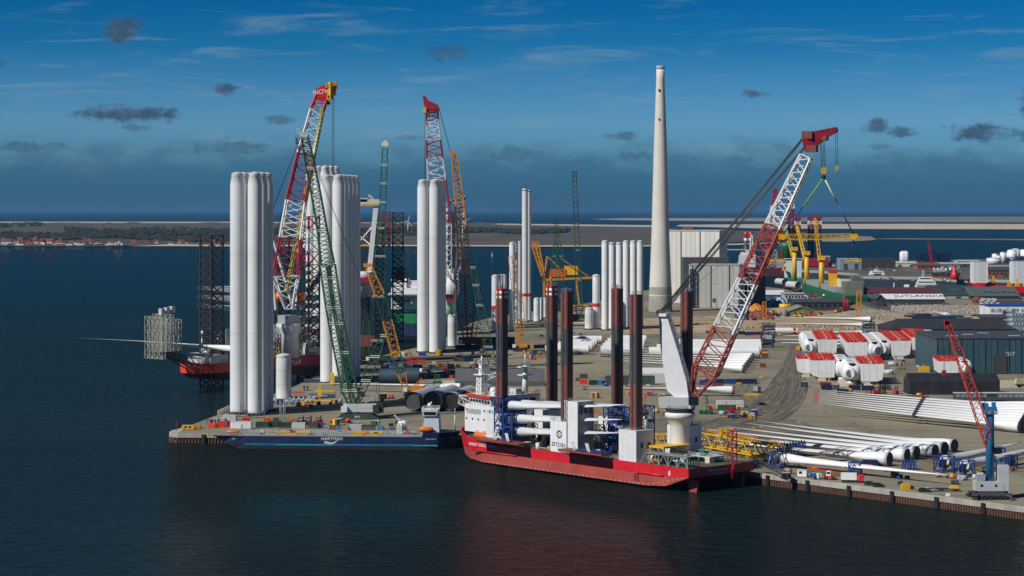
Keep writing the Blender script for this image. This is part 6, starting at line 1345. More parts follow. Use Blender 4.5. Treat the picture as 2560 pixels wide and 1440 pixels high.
for x in (-2.5, -1.2): t.part('wheel', MB().tube((x, -1.1, .45), (x, 1.1, .45), .45, n=10), RUBBER)
for k, (px, py, m, s_) in enumerate(((1847, 960, YELLOW, (3, 1.2, .8)), (1880, 990, YELLOW, (7, 2, 1.4)), (1912, 893, BROWN, (4, 3, 2.5)), (1907, 918, BROWN, (3.6, 3, 2.5)), (1903, 945, YELLOW, (1.5, 6, .8)), (1912, 883, YELLOW, (4, 2, .7)), (1812, 1043, YELLOW, (2, 1.2, .7)), (1884, 1072, YELLOW, (1.5, 1, .5)), (1903, 1069, YELLOW, (1.5, 1, .5)), (1948, 1062, YELLOW, (1.5, 1, .5)), (1997, 1057, YELLOW, (1.5, 1, .5)), (2174, 1080, WOOD, (1.8, 1.5, 1.3)))): crate(P(px, py), ('yellow kerb block by the blue containers', 'yellow machine at the end of the single blade', 'brown box right of the tower sections', 'brown box right of the blade stack', 'long yellow hose by the road', 'yellow beam beyond the tower sections', 'yellow block near the green mobile crane', 'yellow block beyond the lattice gangway, leftmost', 'yellow block beyond the lattice gangway, second', 'yellow block out on the open yard, third', 'yellow block out on the open yard, rightmost', 'small wooden box alone between two blade stacks')[k], s_, m)
# ================================================================ right yard: nacelles
REDPL = mat('red_white_deck_planks', build=lambda t, b, vec, tc: (lambda n, s: (t.l.new(t.mix(t.math('GREATER_THAN', s, .47), (.60, .022, .025, 1), t.mix(t.rng(n, .45, .6), (.66, .12, .02, 1), (.62, .56, .54, 1))), b.inputs['Base Color'])))(t.noise(vec, .9, 3, .6), t.noise(t.map(vec, (.8, .35, .8)), 1.0, 3, .6)))
def nacelle_parts():
    body = MB(); 
    body.loft([[(-9.2, y0, 13.2), (-8.0, y0, 3.4), (-4.5, y0, 2.2), (5.6, y0, 2.2), (6.2, y0, 13.2)] for y0 in (-4.2, 4.2)])
    seam = MB()
    for x in (-4.6, .2, 3.8): seam.box((x, -4.23, 7.6), (.12, .05, 10))
    plat = MB().box((-1.6, 0, 13.45), (15.2, 8.3, .4))
    rail = MB().rail([(-9.2, -4.2, 13.6), (6, -4.2, 13.6), (6, 4.2, 13.6), (-9.2, 4.2, 13.6)], closed=True, step=1.5, w=.13, h=1.7)
    drum = MB(); rg = []
    for x, k in ((6.3, .80), (7.2, .97), (9, 1.0), (13, 1.0), (15.2, .93), (16.6, .70), (17.0, .3)): rg.append([(x, 5.3 * k * math.cos(a), 8.2 + 6.0 * k * math.sin(a)) for a in [i * 2 * math.pi / 24 for i in range(24)]])
    drum.loft(rg, smooth=True)
    face = MB().tube((12, -4.6, 7.6), (13, -6.4, 7.3), 3.4, 3.0, n=24); fl = MB().tube((13, -6.35, 7.3), (13.06, -6.5, 7.28), 2.5, n=20)
    for a in range(6): fl.tube((13.05 + 1.5 * math.cos(a), -6.5, 7.3 + 1.5 * math.sin(a)), (13.1 + 1.5 * math.cos(a), -6.75, 7.3 + 1.5 * math.sin(a)), .35, n=8)
    op = MB().tube((11, -2.6, 13.0), (11, -2.75, 13.45), 2.2, n=20)
    gear = MB()
    gr = random.Random(5)
    for i in range(26): gear.m = gr.randrange(3); gear.box((gr.uniform(-8.6, 5.4), gr.uniform(-3.8, 3.6), 13.7 + .6), (gr.uniform(.5, 2.2), gr.uniform(.4, 1.2), gr.uniform(.8, 1.5)))
    stand = [MB().box0(-6, 4, -3, 3, .02, 2.15), MB().lathe([(3.6, 0), (3.2, 2.3)], (11, 0, 0), 16)]
    return [('body', body.mesh('body', WHITE)), ('seam', seam.mesh('seam', GREY)), ('hoist_platform', plat.mesh('hoist_platform', REDPL)), ('platform_rail', rail.mesh('platform_rail', REDB)), ('generator', drum.mesh('generator', WHITE)), ('hub_collar', face.mesh('hub_collar', WHITE)), ('hub_flange', fl.mesh('hub_flange', mat('hub_grey', (.16, .18, .19), .4))), ('blade_opening', op.mesh('blade_opening', BLACK)), ('roof_gear', gear.mesh('roof_gear', [ORANGE, CANVAS, REDB])), ('transport_frame', stand[0].mesh('transport_frame', WOOD)), ('round_stand', stand[1].mesh('round_stand', CREAM))]
def mirror(me):
    m2 = me.copy(); m2.transform(Matrix.Diagonal((-1, 1, 1, 1))); m2.flip_normals(); return m2
NP = nacelle_parts(); NPM = [(n, mirror(m)) for n, m in NP]
def nac_row(px, py, n, hub_right, where, s=.92, step=(1.35, 12.5)):
    p = P(px, py)
    for k in range(n):
        o = tag(link('nacelle', None, None, (p.x + step[0] * k, p.y + step[1] * k, GZ), rnd.uniform(-.02, .02)), 'white nacelle with red roof deck, %s from the front, %s' % (ORD[k], where), 'nacelle', 'white turbine nacelles in rows')
        o.scale = (s, s, s)
        for nm, me in (NP if hub_right else NPM):
            c = link(nm, me, o)
            if nm in ('seam', 'platform_rail', 'roof_gear'): c['kind'] = 'stuff'
nac_row(2062, 892, 7, False, 'back row, leftmost file')
nac_row(2147, 900, 8, True, 'back row, second file')
nac_row(2245, 896, 8, False, 'back row, third file')
nac_row(2306, 886, 7, True, 'back row, fourth file')
nac_row(2022, 940, 2, True, 'front row, leftmost file', .8)
nac_row(2062, 951, 4, True, 'front row, middle file', .92)
nac_row(2172, 961, 4, False, 'front row, right file', .92)
nac_row(2374, 945, 3, True, 'file by the hall', .78)
for k, (px, py) in enumerate(((2232, 914), (2222, 935))): p = P(px, py); one('hub_ring', MB().lathe([(3.2, 0), (3.2, 2.4), (2.9, 2.6), (2.6, 2.4), (2.6, .1)], n=20), LGREY, ('pale round hub ring standing between the nacelle rows', 'pale hub ring half hidden behind the right front nacelle')[k], 'ring', p)
container(P(2189, 958), 'grey container leaning by the right front nacelle', DGREY, 4.0, h=3.2)
# concrete ballast blocks in front of the nacelles
for k, (px, py) in enumerate(((2015, 943), (2055, 952), (2105, 958), (2165, 962), (2132, 955), (2075, 898), (2230, 898), (2250, 898), (2318, 894), (2340, 894), (2170, 968), (2110, 966))): one('ballast_block', MB().box((0, 0, .9), (4.6, 1.6, 1.8)).box((-1.2, -.83, 1), (.8, .06, .5)).box((1.2, -.83, 1), (.8, .06, .5)), CREAM, 'pale concrete ballast block by the nacelles, %s along' % ORD[k], 'block', P(px, py), group='ballast blocks')
t = Thing('reach_stacker', 'red yard truck with a grey lifting frame before the front nacelles', 'vehicle', P(2063, 963)); t.part('chassis', MB().box((0, 0, 1.2), (6.5, 3, 1.2)), CRIM); t.part('lifting_frame', MB().bar((-2, 0, 1.5), (-2, 0, 8), .35).bar((2.2, 0, 1.5), (2.2, 0, 8), .35).bar((-2, 0, 6.4), (2.2, 0, 6.4), .3), LGREY)
for x in (-2.4, -.8, .8, 2.4): t.part('wheel', MB().tube((x, -1.6, .55), (x, 1.6, .55), .55, n=10), RUBBER)
for k, (px, py, m, L) in enumerate(((2067, 975, NAVY, 6), (2107, 985, NAVY, 6), (2137, 975, NAVY, 6), (2170, 976, NAVY, 6.5), (2213, 975, DGREY, 6))): container(P(px, py), ('navy container before the red yard truck', 'navy container with yellow lettering at the blade tips', 'navy container behind the cable drums, left', 'navy and white container behind the cable drums', 'dark grey container right of the navy pair')[k], m, L, 0, 'containers before the nacelles')
for k in range(10): 
    p = P(2189 + 11.5 * k, 1003); o = one('cable_drum', MB().tube((0, -.8, 1.5), (0, -.6, 1.5), 1.5, n=16).tube((0, .6, 1.5), (0, .8, 1.5), 1.5, n=16).tube((0, -.6, 1.5), (0, .6, 1.5), 1.0, n=14), (GREY, WOOD, WOOD, GREY, WOOD, WOOD, GREY, WOOD, WOOD, WOOD)[k] if k < 9 else WOOD, 'cable drum standing in the row behind the blade stack, %s from the left' % ORD[k], 'cable drum', p, R(25), 'cable drums in a row')
for k, (px, py, m) in enumerate(((2173, 992, REDB), (2193, 985, REDB), (2208, 984, YELLOW), (2240, 985, RED))): forklift(P(px, py), '%s forklift near the cable drums, %s from the left' % (('red', 'red', 'yellow', 'dark red')[k], ORD[k]), m, R(20 * k), 1.2)
for k, (px, py, m) in enumerate(((2330, 1013, 0), (2365, 1014, 1), (2400, 1015, 1), (2470, 1015, 0), (2507, 1017, 1))):
    container(P(px, py), 'navy container before the office cabins, %s from the left' % ORD[k], NAVY, 6.2 if not m else 5.6, 0, 'navy containers before the cabins')
    if m: crate(P(px + 3, py + 3), 'white wrapped bundles on the front of navy container row, %s' % ORD[k], (4.2, 1.6, 1.7), CANVAS, group='white bundles')
for k, (px, py, m) in enumerate(((2310, 930, YELLOW), (2322, 938, SKYB), (2330, 925, YELLOW), (2318, 922, AMBER))): crate(P(px, py), ('yellow lattice pallet left of the dark hall', 'long blue flat rack left of the dark hall', 'yellow tank left of the dark hall', 'amber frame left of the dark hall')[k], ((6, 4, 3.5), (9, 3, 1.5), (4, 3, 2.5), (5, 3, 3))[k], m)
# black tent hall
t = Thing('black_storage_tent', 'long black storage tent in front of the dark hall', 'storage tent', P(2387, 987)); mb = MB(); w_ = 226 * t.loc.y / F
BT_ = mat('black_tarpaulin', (.022, .022, .028), .55, var=.2, scale=.15)
n_ = 9
for k in range(n_): t.part('tarp_panel', MB().extr([(0, 0), (0, 7.4), (9, 11.2), (18, 7.4), (18, 0)], 'x', -w_ / 2 + k * w_ / n_ + .03, -w_ / 2 + (k + 1) * w_ / n_ - .03), BT_)
t.part('ridge_beam', MB().box((0, 9, 11.25), (w_, .4, .2)), DGREY)
one('tarpaulin_pile', MB().box((0, 0, 2), (10, 8, 4), taper=(.7, .6)).box((9, 1, 2.4), (8, 7, 4.8), .2, (.6, .5)).box((5, -2, 3.6), (5, 4, 3), .4, (.4, .4)), mat('sand_tarpaulin', (.38, .35, .24), .85, var=.15), 'heap of sand coloured tarpaulin bundles right of the black tent', 'heap', P(2520, 968))
# two-storey office cabins
t = Thing('office_cabins', 'two storey row of dark office cabins with white framed windows', 'office building', P(2480, 1011)); wc = 186 * t.loc.y / F; nn = 14
DC = mat('dark_cabin_cladding', (.035, .04, .045), .6, var=.1)
for fl in range(2):
    for k in range(nn):
        x = -wc / 2 + (k + .5) * wc / nn; o = t.part('cabin_unit', MB().box((x, 1.5, 1.45 + 2.9 * fl), (wc / nn - .06, 5, 2.84)), DC)
        if k not in (6, 7) or fl == 0:
            for dx in (-.6, .6): t.part('window', MB().box((x + dx, -1.06, 1.6 + 2.9 * fl), (1.0, .1, 1.2)), WHITE, o); t.part('pane', MB().box((x + dx, -1.13, 1.6 + 2.9 * fl), (.62, .06, .8)), GLASS, o)
t.part('roof', MB().box((0, 1.5, 5.95), (wc + .6, 5.6, .25)), LGREY); t.part('walkway', MB().box((0, -1.7, 2.85), (wc, 1.2, .12)).rail([(-wc / 2, -2.2, 2.9), (wc / 2, -2.2, 2.9)], step=2), STEEL)
t.part('external_stair', MB().bar((-wc / 2 - .2, -2, 2.9), (-wc / 2 - 4.5, -2, 0), .3).bar((-wc / 2 - .2, -1.2, 2.9), (-wc / 2 - 4.5, -1.2, 0), .3), STEEL)
# dark teal hall with number G17
t = Thing('dark_teal_hall', 'large dark teal clad hall with roller door marked G17', 'hall', P(2343, 935)); kq = t.loc.y / F; Wd = 330 * kq; Hh = 88 * kq
t.part('wall', MB().box0(0, Wd, 0, 70, 0, Hh), TEAL)
nb = 22
for k in range(nb): t.part('wall_panel', MB().box0(k * Wd / nb + .12, (k + 1) * Wd / nb - .12, -.2, -.004, .3, Hh - .5), TEAL)
for k in range(0, nb + 1, 2): t.part('pilaster', MB().box((k * Wd / nb, -.3, Hh / 2), (.35, .5, Hh)), NAVY)
dr = t.part('roller_door', MB().box((158 * kq, -.45, 23 * kq), (31 * kq, .4, 46 * kq)), BLACK)
for k in range(10): t.part('door_slat', MB().box((158 * kq, -.7, 1.2 + k * 1.22), (29 * kq, .12, 1.0)), DGREY, dr)
lettering(t.o, 'G17', 3.4, LETW, (182 * kq, -.45, 50 * kq), (1, 0, 0))
t.part('roof', MB().box0(-.6, Wd + 1, -.6, 70.6, Hh, Hh + 1.0), DGREY)
for k in range(9): t.part('rooflight', MB().box((12 + 13 * k, 14 + (k % 3) * 14, Hh + 1.15), (7, 1.6, .3)), LGREY)
t.part('lamp', MB().box((48 * kq, -.7, 60 * kq), (1.2, 1, .6)), BLACK)
t = Thing('black_roof_hall', 'low hall with a long black roof behind the nacelles', 'hall', P(2382, 842)); kq = t.loc.y / F; Wd = 310 * kq
t.part('wall', MB().box0(-Wd / 2, Wd / 2, 0, 60, 0, 6), NAVY); t.part('roof', MB().loft([[(-Wd / 2 - 2, -1, 6.01), (Wd / 2 + 2, -1, 6.01), (Wd / 2 + 2, 61, 6.01), (-Wd / 2 - 2, 61, 6.01)], [(-Wd / 2 + 12, 24, 13), (Wd / 2 - 4, 24, 13), (Wd / 2 - 4, 30, 13), (-Wd / 2 + 12, 30, 13)]]), mat('black_roofing', (.03, .032, .037), .6, var=.15))
for k in range(12): t.part('roof_sheet', MB().box((-Wd / 2 + 14 + k * (Wd - 20) / 12, 11.3, 9.6), (.25, 26, .2)), DGREY)
# ---------------------------------------------------------------- big blade stacks on the right
bl_r = blade_mesh(121, 2.7, 6.0, 2.6); cp_r = caps(2.7, BLACK, DGREY)
for k in range(8):
    r_ = P(2556 + 4 * k, 1083 - 7.2 * k) + Vector((0, 0, 3.0)); tp = P(2040 + 6 * k, 1036 - 4.6 * k) + Vector((0, 0, 3.4))
    o = place_blade(bl_r, r_, tp, 'white blade in the eight blade stack at the right edge, %s from the front' % ORD[k], 'eight white blades at the right edge', roll=.15, root_cap=cp_r)
    link('red_tip', MB().loft([[(118.4 + 2.6 * q, y_ * (.55 - .3 * q), 2.55 + z_ * .16) for y_, z_ in ((-1, -1), (1, -1), (1, 1), (-1, 1))] for q in (0, 1)]).mesh('red_tip', CRIM), o)
    link('transport_clamp', MB().box((58, .6, .6), (1.6, 5.4, 2.2)).mesh('transport_clamp', BLACK), o)
bl_q = blade_mesh(112, 2.6, 5.6, 1.8); cp_q = caps(2.6, GREY, DGREY)
for k, ((rx, ry), (tx, ty)) in enumerate(zip(((2224, 1166), (2268, 1156), (2292, 1149), (2338, 1145), (2362, 1138), (2386, 1131)), ((1700, 1118), (1722, 1106), (1742, 1097), (1760, 1087), (1785, 1075), (1808, 1068)))):
    place_blade(bl_q, P(rx, ry) + Vector((0, 0, 2.9)), P(tx, ty) + Vector((0, 0, 3.0)), 'white blade in the six blade group by the yellow gangway, %s from the front' % ORD[k], 'six white blades by the yellow gangway', roll=.15, root_cap=cp_q)
bl_w = blade_mesh(80, 2.3, 5.0, 1.0)
place_blade(bl_w, P(1944, 1166) + Vector((0, 0, 3.4)), P(2362, 1213) + Vector((0, 0, 3.0)), 'single white blade lying along the quay with its root in a blue rack', None, roll=.3, root_cap=caps(2.3, LGREY, GREY))
rack(P(1942, 1170), R(60), 'dark blue rack holding the root of the single quay blade', w=5.5, d=5, tiers=1, th=6.4, m=BLUE); rack(P(2138, 1188), R(-30), 'dark blue rack holding the middle of the single quay blade', w=4.4, d=2.4, tiers=1, th=5.0, m=BLUE)
for k in range(10):
    t = Thing('blade_stand', 'pointed dark blue stand in the row behind the quay rack, %s from the left' % ORD[k], 'stand', P(1946 + 7.2 * k, 1146 - 1.2 * (k % 3) - .9 * k)); 
    t.part('post', MB().lattice((0, 0, 0), (0, 0, 4.6), 1.0, .8, n=3, rc=.14, rb=.1), BLUE); t.part('spike', MB().lathe([(.55, 4.6), (.6, 5.2), (.1, 6.3)], n=8), NAVY)
for k in range(5):
    t = Thing('blade_foot_stand', 'small blue trestle in front of the blade roots, %s of five' % ORD[k], 'trestle', P(2258 + 7.2 * k, 1175 - 2 * (k % 2))); t.part('trestle', MB().bar((-1, -1, 0), (0, 0, 3.4), .35).bar((1, -1, 0), (0, 0, 3.4), .35).bar((0, 1, 0), (0, 0, 3.4), .35).box((0, 0, 3.4), (1.6, 1.0, .5)), BLUE)
bl_g = blade_mesh(75, 2.1, 4.8, 1.0, m=GBLADE)
for k, (rx, ry, tx, ty) in enumerate(((2360, 1178, 2640, 1116), (2410, 1190, 2680, 1130))):
    place_blade(bl_g, P(rx, ry) + Vector((0, 0, 4.0)), P(tx, ty) + Vector((0, 0, 4.4)), ('grey blade in blue racks behind the blue crane, farther one', 'grey blade in blue racks behind the blue crane, nearer one')[k], None, roll=.3)
    rack(P(rx, ry + 1), R(30), 'blue root rack of the %s grey blade beside the blue crane' % ('farther', 'nearer')[k], w=6, d=5, tiers=1, th=6.4); rack(P(rx + 138 - 20 * k, ry - 24 + 6 * k), R(30), 'blue middle rack of the %s grey blade at the right edge' % ('farther', 'nearer')[k], w=4, d=2.6, tiers=1, th=5.5)
# yellow gangway truss
a, b = P(1762, 1128), P(1948, 1160)
t = Thing('gangway_truss', 'long yellow lattice gangway truss lying on the quay behind the ship stern', 'truss', a); d_ = b - a
t.part('truss', MB().lattice((0, 0, 5.2), d_ + Vector((0, 0, 4.6)), 5.0, h0=5.6, n=12, rc=.26, rb=.17, up=(0, 0, 1)), YELLOW)
t.part('walkway_rail', MB().rail([Vector((0, -2.4, 8.1)), d_ + Vector((0, -2.4, 7.6))], h=1.5, w=.14, step=2).rail([Vector((0, 2.4, 8.1)), d_ + Vector((0, 2.4, 7.6))], h=1.5, w=.14, step=2), AMBER)
for f in (.04, .62, .95):
    q = d_ * f; t.part('support', MB().bar(q + Vector((-2, -2.4, 0)), q + Vector((0, -2.4, 2.4)), .4).bar(q + Vector((2, -2.4, 0)), q + Vector((0, -2.4, 2.4)), .4).bar(q + Vector((-2, 2.4, 0)), q + Vector((0, 2.4, 2.4)), .4).bar(q + Vector((2, 2.4, 0)), q + Vector((0, 2.4, 2.4)), .4), YELLOW)
t.part('head_frame', MB().lattice(d_ * .3 + Vector((0, 0, 8)), d_ * .3 + Vector((0, 0, 11)), 5, n=2, rc=.2, rb=.14), YELLOW)
t = Thing('yellow_end_frame', 'short yellow lattice frame left of the crane pedestal on the quay', 'frame', P(1655, 1118)); t.part('frame', MB().lattice((-3, 0, 3), (4, 1, 3), 5, n=3, rc=.25, rb=.16), YELLOW)
a, b = SP(-3, 2, 9.6), P(1972, 1196) + Vector((0, 0, .4))
t = Thing('boarding_gangway', 'dark lattice boarding gangway from the ship stern down to the quay', 'gangway', b); t.part('truss', MB().lattice(t.L(a), t.L(b + Vector((0, 0, .9))), 1.4, n=14, rc=.09, rb=.06, up=(0, 0, 1)), DGREY); t.part('foot', MB().box((0, 0, .3), (1.8, 1.8, .6)), DGREY)
# quayside vehicles
QR = math.atan2(-QD.y, -QD.x)
cabin(P(2007, 1192), 'white site cabin on wheels at the quay edge', 3.6, 2.2, 2.6, rz=QR * .5, door=None, wins=(-.6,)); car(P(2041, 1197), 'white pickup van beside the site cabin', WHITE, QR + 2.9, True)
t = Thing('terminal_tractor', 'red terminal tractor with white cab on the quay', 'tractor', P(2074, 1199), QR * .4); t.part('chassis', MB().box((0, 0, 1.1), (4.4, 2.2, .9)), REDB); t.part('cab', MB().box((-.3, 0, 2.4), (1.7, 1.6, 1.7)), WHITE); t.part('cab_glass', MB().box((-.3, -.82, 2.6), (1.3, .06, .8)), GLASS)
for x in (-1.4, 1.4):
    for y in (-1, 1): t.part('wheel', MB().tube((x, y - .3, .65), (x, y + .3, .65), .65, n=12), RUBBER)
truck(P(2131, 1206), 'white box truck with a red cab on the quay', REDB, WHITE, QR * .25, 8.6)
for k, (px, py, m) in enumerate(((2175, 1213, BLACK), (2196, 1217, BLACK), (2311, 1230, BLACK), (2328, 1228, GREY))): car(P(px, py), ('black car parked behind the box truck', 'second black car right behind the first', 'black car near the yellow machine on the quay', 'grey car half hidden behind a black car')[k], m, QR * .35 + .1 * k)
t = Thing('yellow_generator', 'yellow machine box on the quay', 'generator', P(2264, 1225), .1); t.part('housing', MB().box((0, 0, 1.3), (3, 1.8, 2.0)), YELLOW); t.part('engine', MB().box((2.2, 0, .8), (1.4, 1.6, 1.2)), BLACK); t.part('skid', MB().box((.4, 0, .15), (5, 2, .3)), AMBER)
t = Thing('low_loader', 'dark low loader with a yellow frame on the quay', 'trailer', P(2368, 1228), -.12); t.part('bed', MB().box((0, 0, .9), (9, 2.3, .4)), NAVY); t.part('yellow_frame', MB().extr([(.5, 1.1), (4.2, 1.1), (3.6, 2.1), (1.4, 2.1)], 'y', -.9, .9), YELLOW)
for x in (-3, -1.8, 2.6, 3.6): t.part('wheel', MB().tube((x, -1.1, .4), (x, 1.1, .4), .4, n=10), RUBBER)
one('white_mooring_box', MB().box((0, 0, .5), (1.6, 1.2, 1.0), taper=(.7, .8)), WHITE, 'small white box at the quay edge near the blue crane', 'box', P(2370, 1240))
for k, (x0, x1, y0, y1, m) in enumerate(((2020, 2130, 1176, 1192, REDB), (2010, 2126, 1180, 1195, GREENB))): a, b = P(x0, y0), P(x1, y1); o = Thing('long_beam', ('long red steel beam lying on the quay', 'long green steel beam lying beside the red one')[k], 'beam', a); o.part('beam', MB().bar(Vector((0, 0, .8)), b - a + Vector((0, 0, .8)), .7), m); o.part('bearer', MB().box((b - a) * .2 + Vector((0, 0, .25)), (1, 3, .4)), WOOD); o.part('bearer', MB().box((b - a) * .8 + Vector((0, 0, .25)), (1, 3, .4)), WOOD)
container(P(2175, 1166), 'navy open container beyond the single quay blade', NAVY, 5.8, -.15); car(P(2240, 1180), 'dark red car by the blue trestles', CRIM, .2); car(P(2222, 1178), 'red car left of the dark red car', RED, .2)
# blue harbour crane
p = P(2475, 1246); t = Thing('harbour_crane', 'blue mobile harbour crane with a red lattice boom at the right edge', 'crane', p); Yh = p.y; g = lambda x, y, d=0: t.L(Q(x, y, Yh + d))
mb = MB()
for y in (-3.4, 3.4): mb.box((0, y, 1.7), (14, 1.4, 1.0))
mb.box((0, 0, 2.3), (9, 6, 1.0)); t.part('chassis', mb, DGREY)
for i in range(8):
    for y in (-3.4, 3.4): t.part('wheel', MB().tube((-6.3 + 1.8 * i, y - .7, .75), (-6.3 + 1.8 * i, y + .7, .75), .75, n=12), RUBBER)
for x in (-6.5, 6.5):
    for y in (-5.6, 5.6): t.part('outrigger', MB().bar((x * .6, y * .5, 2), (x, y, 1.2), .6).box((x, y, .5), (1.6, 1.6, .9)), DGREY)
t.part('machinery_house', MB().box((-.6, 0, 4.6), (10, 4.6, 3.4)).box((4.3, 0, 7.4), (3.6, 4.4, 9)), LGREY); t.part('air_intake', MB().box((-3.6, -.6, 7.4), (2.8, 3.2, 2.2)), GREY)
for x in (-3.4, 1.6): t.part('porthole', MB().tube((x, -2.35, 4.8), (x, -2.25, 4.8), .5, n=12), BLACK)
t.part('tower', MB().lathe([(1.55, 6.4), (1.45, 30), (1.4, 31)], (0, 0, 0), 24), SKYB); t.part('tower_head', MB().box((0, 0, 31.6), (4.4, 2.6, 1.4)).box((-1.4, 0, 32.8), (1.4, 2.0, 1.4)).box((1.3, 0, 33), (1.2, 1.8, 1.8)).box((-2.2, 0, 32.4), (1.2, 1.4, 2.6)), SKYB)
t.part('platform', MB().box((0, 0, 30), (4.6, 4, .2)).rail([(-2.3, -2, 30.1), (2.3, -2, 30.1), (2.3, 2, 30.1), (-2.3, 2, 30.1)], closed=True, step=1), STEEL); t.part('cabin', MB().box((2.4, -1, 17), (2, 2, 2.2)), GLASS)
RLAT = mat('salmon_red_steel', (.50, .06, .055), .5, var=.15)
pts = [g(2474, 1132), g(2462, 1075), g(2425, 965), g(2392, 870), g(2370, 812)]
for a, b, w0, w1 in zip(pts[:-1], pts[1:], (1.0, 3.4, 2.9, 2.4), (3.4, 2.9, 2.4, 1.4)): t.part('boom_section', MB().lattice(a, b, w0, w1, n=7, rc=.17, rb=.09), RLAT)
t.part('boom_head', MB().box(g(2368, 812), (1.8, 1.6, 2.6)).tube(g(2366, 806) - Vector((0, .8, 0)), g(2366, 806) + Vector((0, .8, 0)), .9, n=12), CRIM)
t.part('luffing_cylinder', MB().tube(g(2474, 1105), g(2462, 1080), .5, n=8), SKYB)
rp = MB().tube(g(2474, 1032), g(2370, 812), .1, n=4).tube(g(2478, 1032), g(2374, 815), .1, n=4)
for k in (-1, 1): rp.tube(g(2364 + k * 2, 812), g(2360 + k, 925), .06, n=4)
t.part('hoist_rope', rp, CABLE); t.part('hook_block', MB().box(g(2360, 932), (1.3, 1.2, 1.8)), CRIM); t.part('strut', MB().tube(g(2488, 1140), g(2520, 1178), .25, n=6).tube(g(2484, 1140), g(2498, 1178), .25, n=6), SKYB)
# ================================================================ far harbour and town on the right
def shed(name, label, px0, px1, ptop, pbase, depth, wall_m, roof_m, ridge='x', rise=.35, cat='building', wins=0, doors=0):
    p = P((px0 + px1) / 2, pbase); k = p.y / F; W = (px1 - px0) * k; hh = (pbase - ptop) * k; e = hh * (1 - rise)
    t = Thing(name, label, cat, p); t.part('wall', MB().box0(-W / 2, W / 2, 0, depth, 0, e), wall_m)
    if rise <= 0: t.part('roof', MB().box0(-W / 2 - .5, W / 2 + .5, -.5, depth + .5, hh, hh + .8), roof_m)
    elif ridge == 'x': t.part('roof', MB().extr([(-1, e - .3), (-1, e + .4), (depth / 2, hh + .4), (depth + 1, e + .4), (depth + 1, e - .3), (depth / 2, hh - .4)], 'x', -W / 2 - 1, W / 2 + 1), roof_m); t.part('gable', MB().extr([(0, e), (depth / 2, hh - .4), (depth, e)], 'x', -W / 2, W / 2), wall_m)
    else: t.part('roof', MB().extr([(-W / 2 - 1, e - .3), (-W / 2 - 1, e + .4), (0, hh + .4), (W / 2 + 1, e + .4), (W / 2 + 1, e - .3), (0, hh - .4)], 'y', -1, depth + 1), roof_m); t.part('gable', MB().extr([(-W / 2, e), (0, hh - .4), (W / 2, e)], 'y', 0, depth), wall_m)
    n = max(3, int(W / 9))
    for i in range(n): t.part('wall_panel', MB().box0(-W / 2 + i * W / n + .15, -W / 2 + (i + 1) * W / n - .15, -.2, -.003, .3, e - .3), wall_m)
    for i in range(wins): t.part('window', MB().box((-W / 2 + (i + .5) * W / wins, -.35, e * .6), (W / wins * .5, .3, e * .28)), GLASS)
    for i in range(doors): t.part('door', MB().box((-W / 2 + (i + .5) * W / doors, -.4, e * .3), (min(6, W / doors * .4), .35, e * .6)), DGREY)
    t.W, t.h, t.e, t.k = W, hh, e, k; return t
DWALL = mat('charcoal_cladding', (.045, .048, .055), .6, var=.12); BRWN = mat('brown_cladding', (.20, .155, .115), .7, var=.15, streak=.2)
MAROON = mat('maroon_roof', (.10, .03, .035), .6, var=.2); DGR = mat('dark_green_roof', (.035, .06, .058), .6, var=.2, scale=.1)
# big named halls
shed('brown_hall', 'long brown hall with a maroon roof behind the white roofed hall', 2172, 2345, 721, 752, 60, BRWN, MAROON, 'x', .35, 'hall')
t = shed('white_roof_hall', 'dark hall with a white roof bearing large blue letters', 2206, 2362, 737, 762, 36, DWALL, WHITE, 'x', .42, 'hall', doors=5)
lettering(t.o, 'JUTLANDIA', 11, mat('blue_lettering', (.015, .10, .30), .5), (8, 8.6, (t.e + t.h) / 2 + .75), (1, 0, 0), (0, 1, (t.h - t.e) / 19), .95)
t.part('roof_emblem', MB()._add([(-58, 4, t.e + 2.4), (-38, 4, t.e + 2.4), (-38, 15, t.h - .6), (-46, 9, (t.e + t.h) / 2 + 1.2)], [(0, 1, 2, 3)]), mat('blue_lettering'))
shed('gable_annex', 'dark gabled annex at the left end of the white roofed hall', 2192, 2212, 737, 766, 36, DWALL, DGREY, 'y', .4, 'hall', doors=1)
shed('green_roof_shed', 'large shed with a dark green ribbed roof at the basin', 2340, 2452, 717, 747, 90, CLADG, DGR, 'x', .7, 'hall', doors=3)
t = shed('dark_gable_hall', 'wide dark gabled hall with faint black roof lettering at the right', 2426, 2548, 720, 748, 60, DWALL, mat('slate_roof', (.09, .11, .11), .6, var=.15), 'x', .72, 'hall'); lettering(t.o, 'NorSea', 6.0, LETK, (8, 10, t.e + (t.h - t.e) * .35 + 1.0), (1, 0, 0), (0, 1, (t.h - t.e) / 30), 2.0)
t = shed('white_shipping_hall', 'white hall with blue lettering at the right edge', 2472, 2640, 766, 790, 40, WHITE, BLUE, 'x', 0, 'hall', doors=2); lettering(t.o, 'BLUE WATER SHIPPING', 4.6, mat('blue_lettering'), (-t.W / 2 + 26, -.5, t.h - 4), (1, 0, 0))
t = shed('pale_timber_shed', 'pale timber clad shed below the white hall', 2452, 2530, 789, 819, 34, mat('pale_timber', (.42, .37, .29), .85, var=.2, streak=.3), DGREY, 'x', .15, 'shed', doors=1)
shed('dark_workshop', 'long low dark workshop behind the green shed', 1985, 2125, 750, 776, 50, DWALL, DGREY, 'x', .2, 'workshop', wins=9)
shed('green_shed', 'olive green gabled shed on the sandy ground', 1974, 2036, 766, 789, 34, mat('olive_cladding', (.15, .17, .07), .7, var=.12), mat('green_grey_roof', (.24, .27, .22), .7), 'y', .5, 'shed')
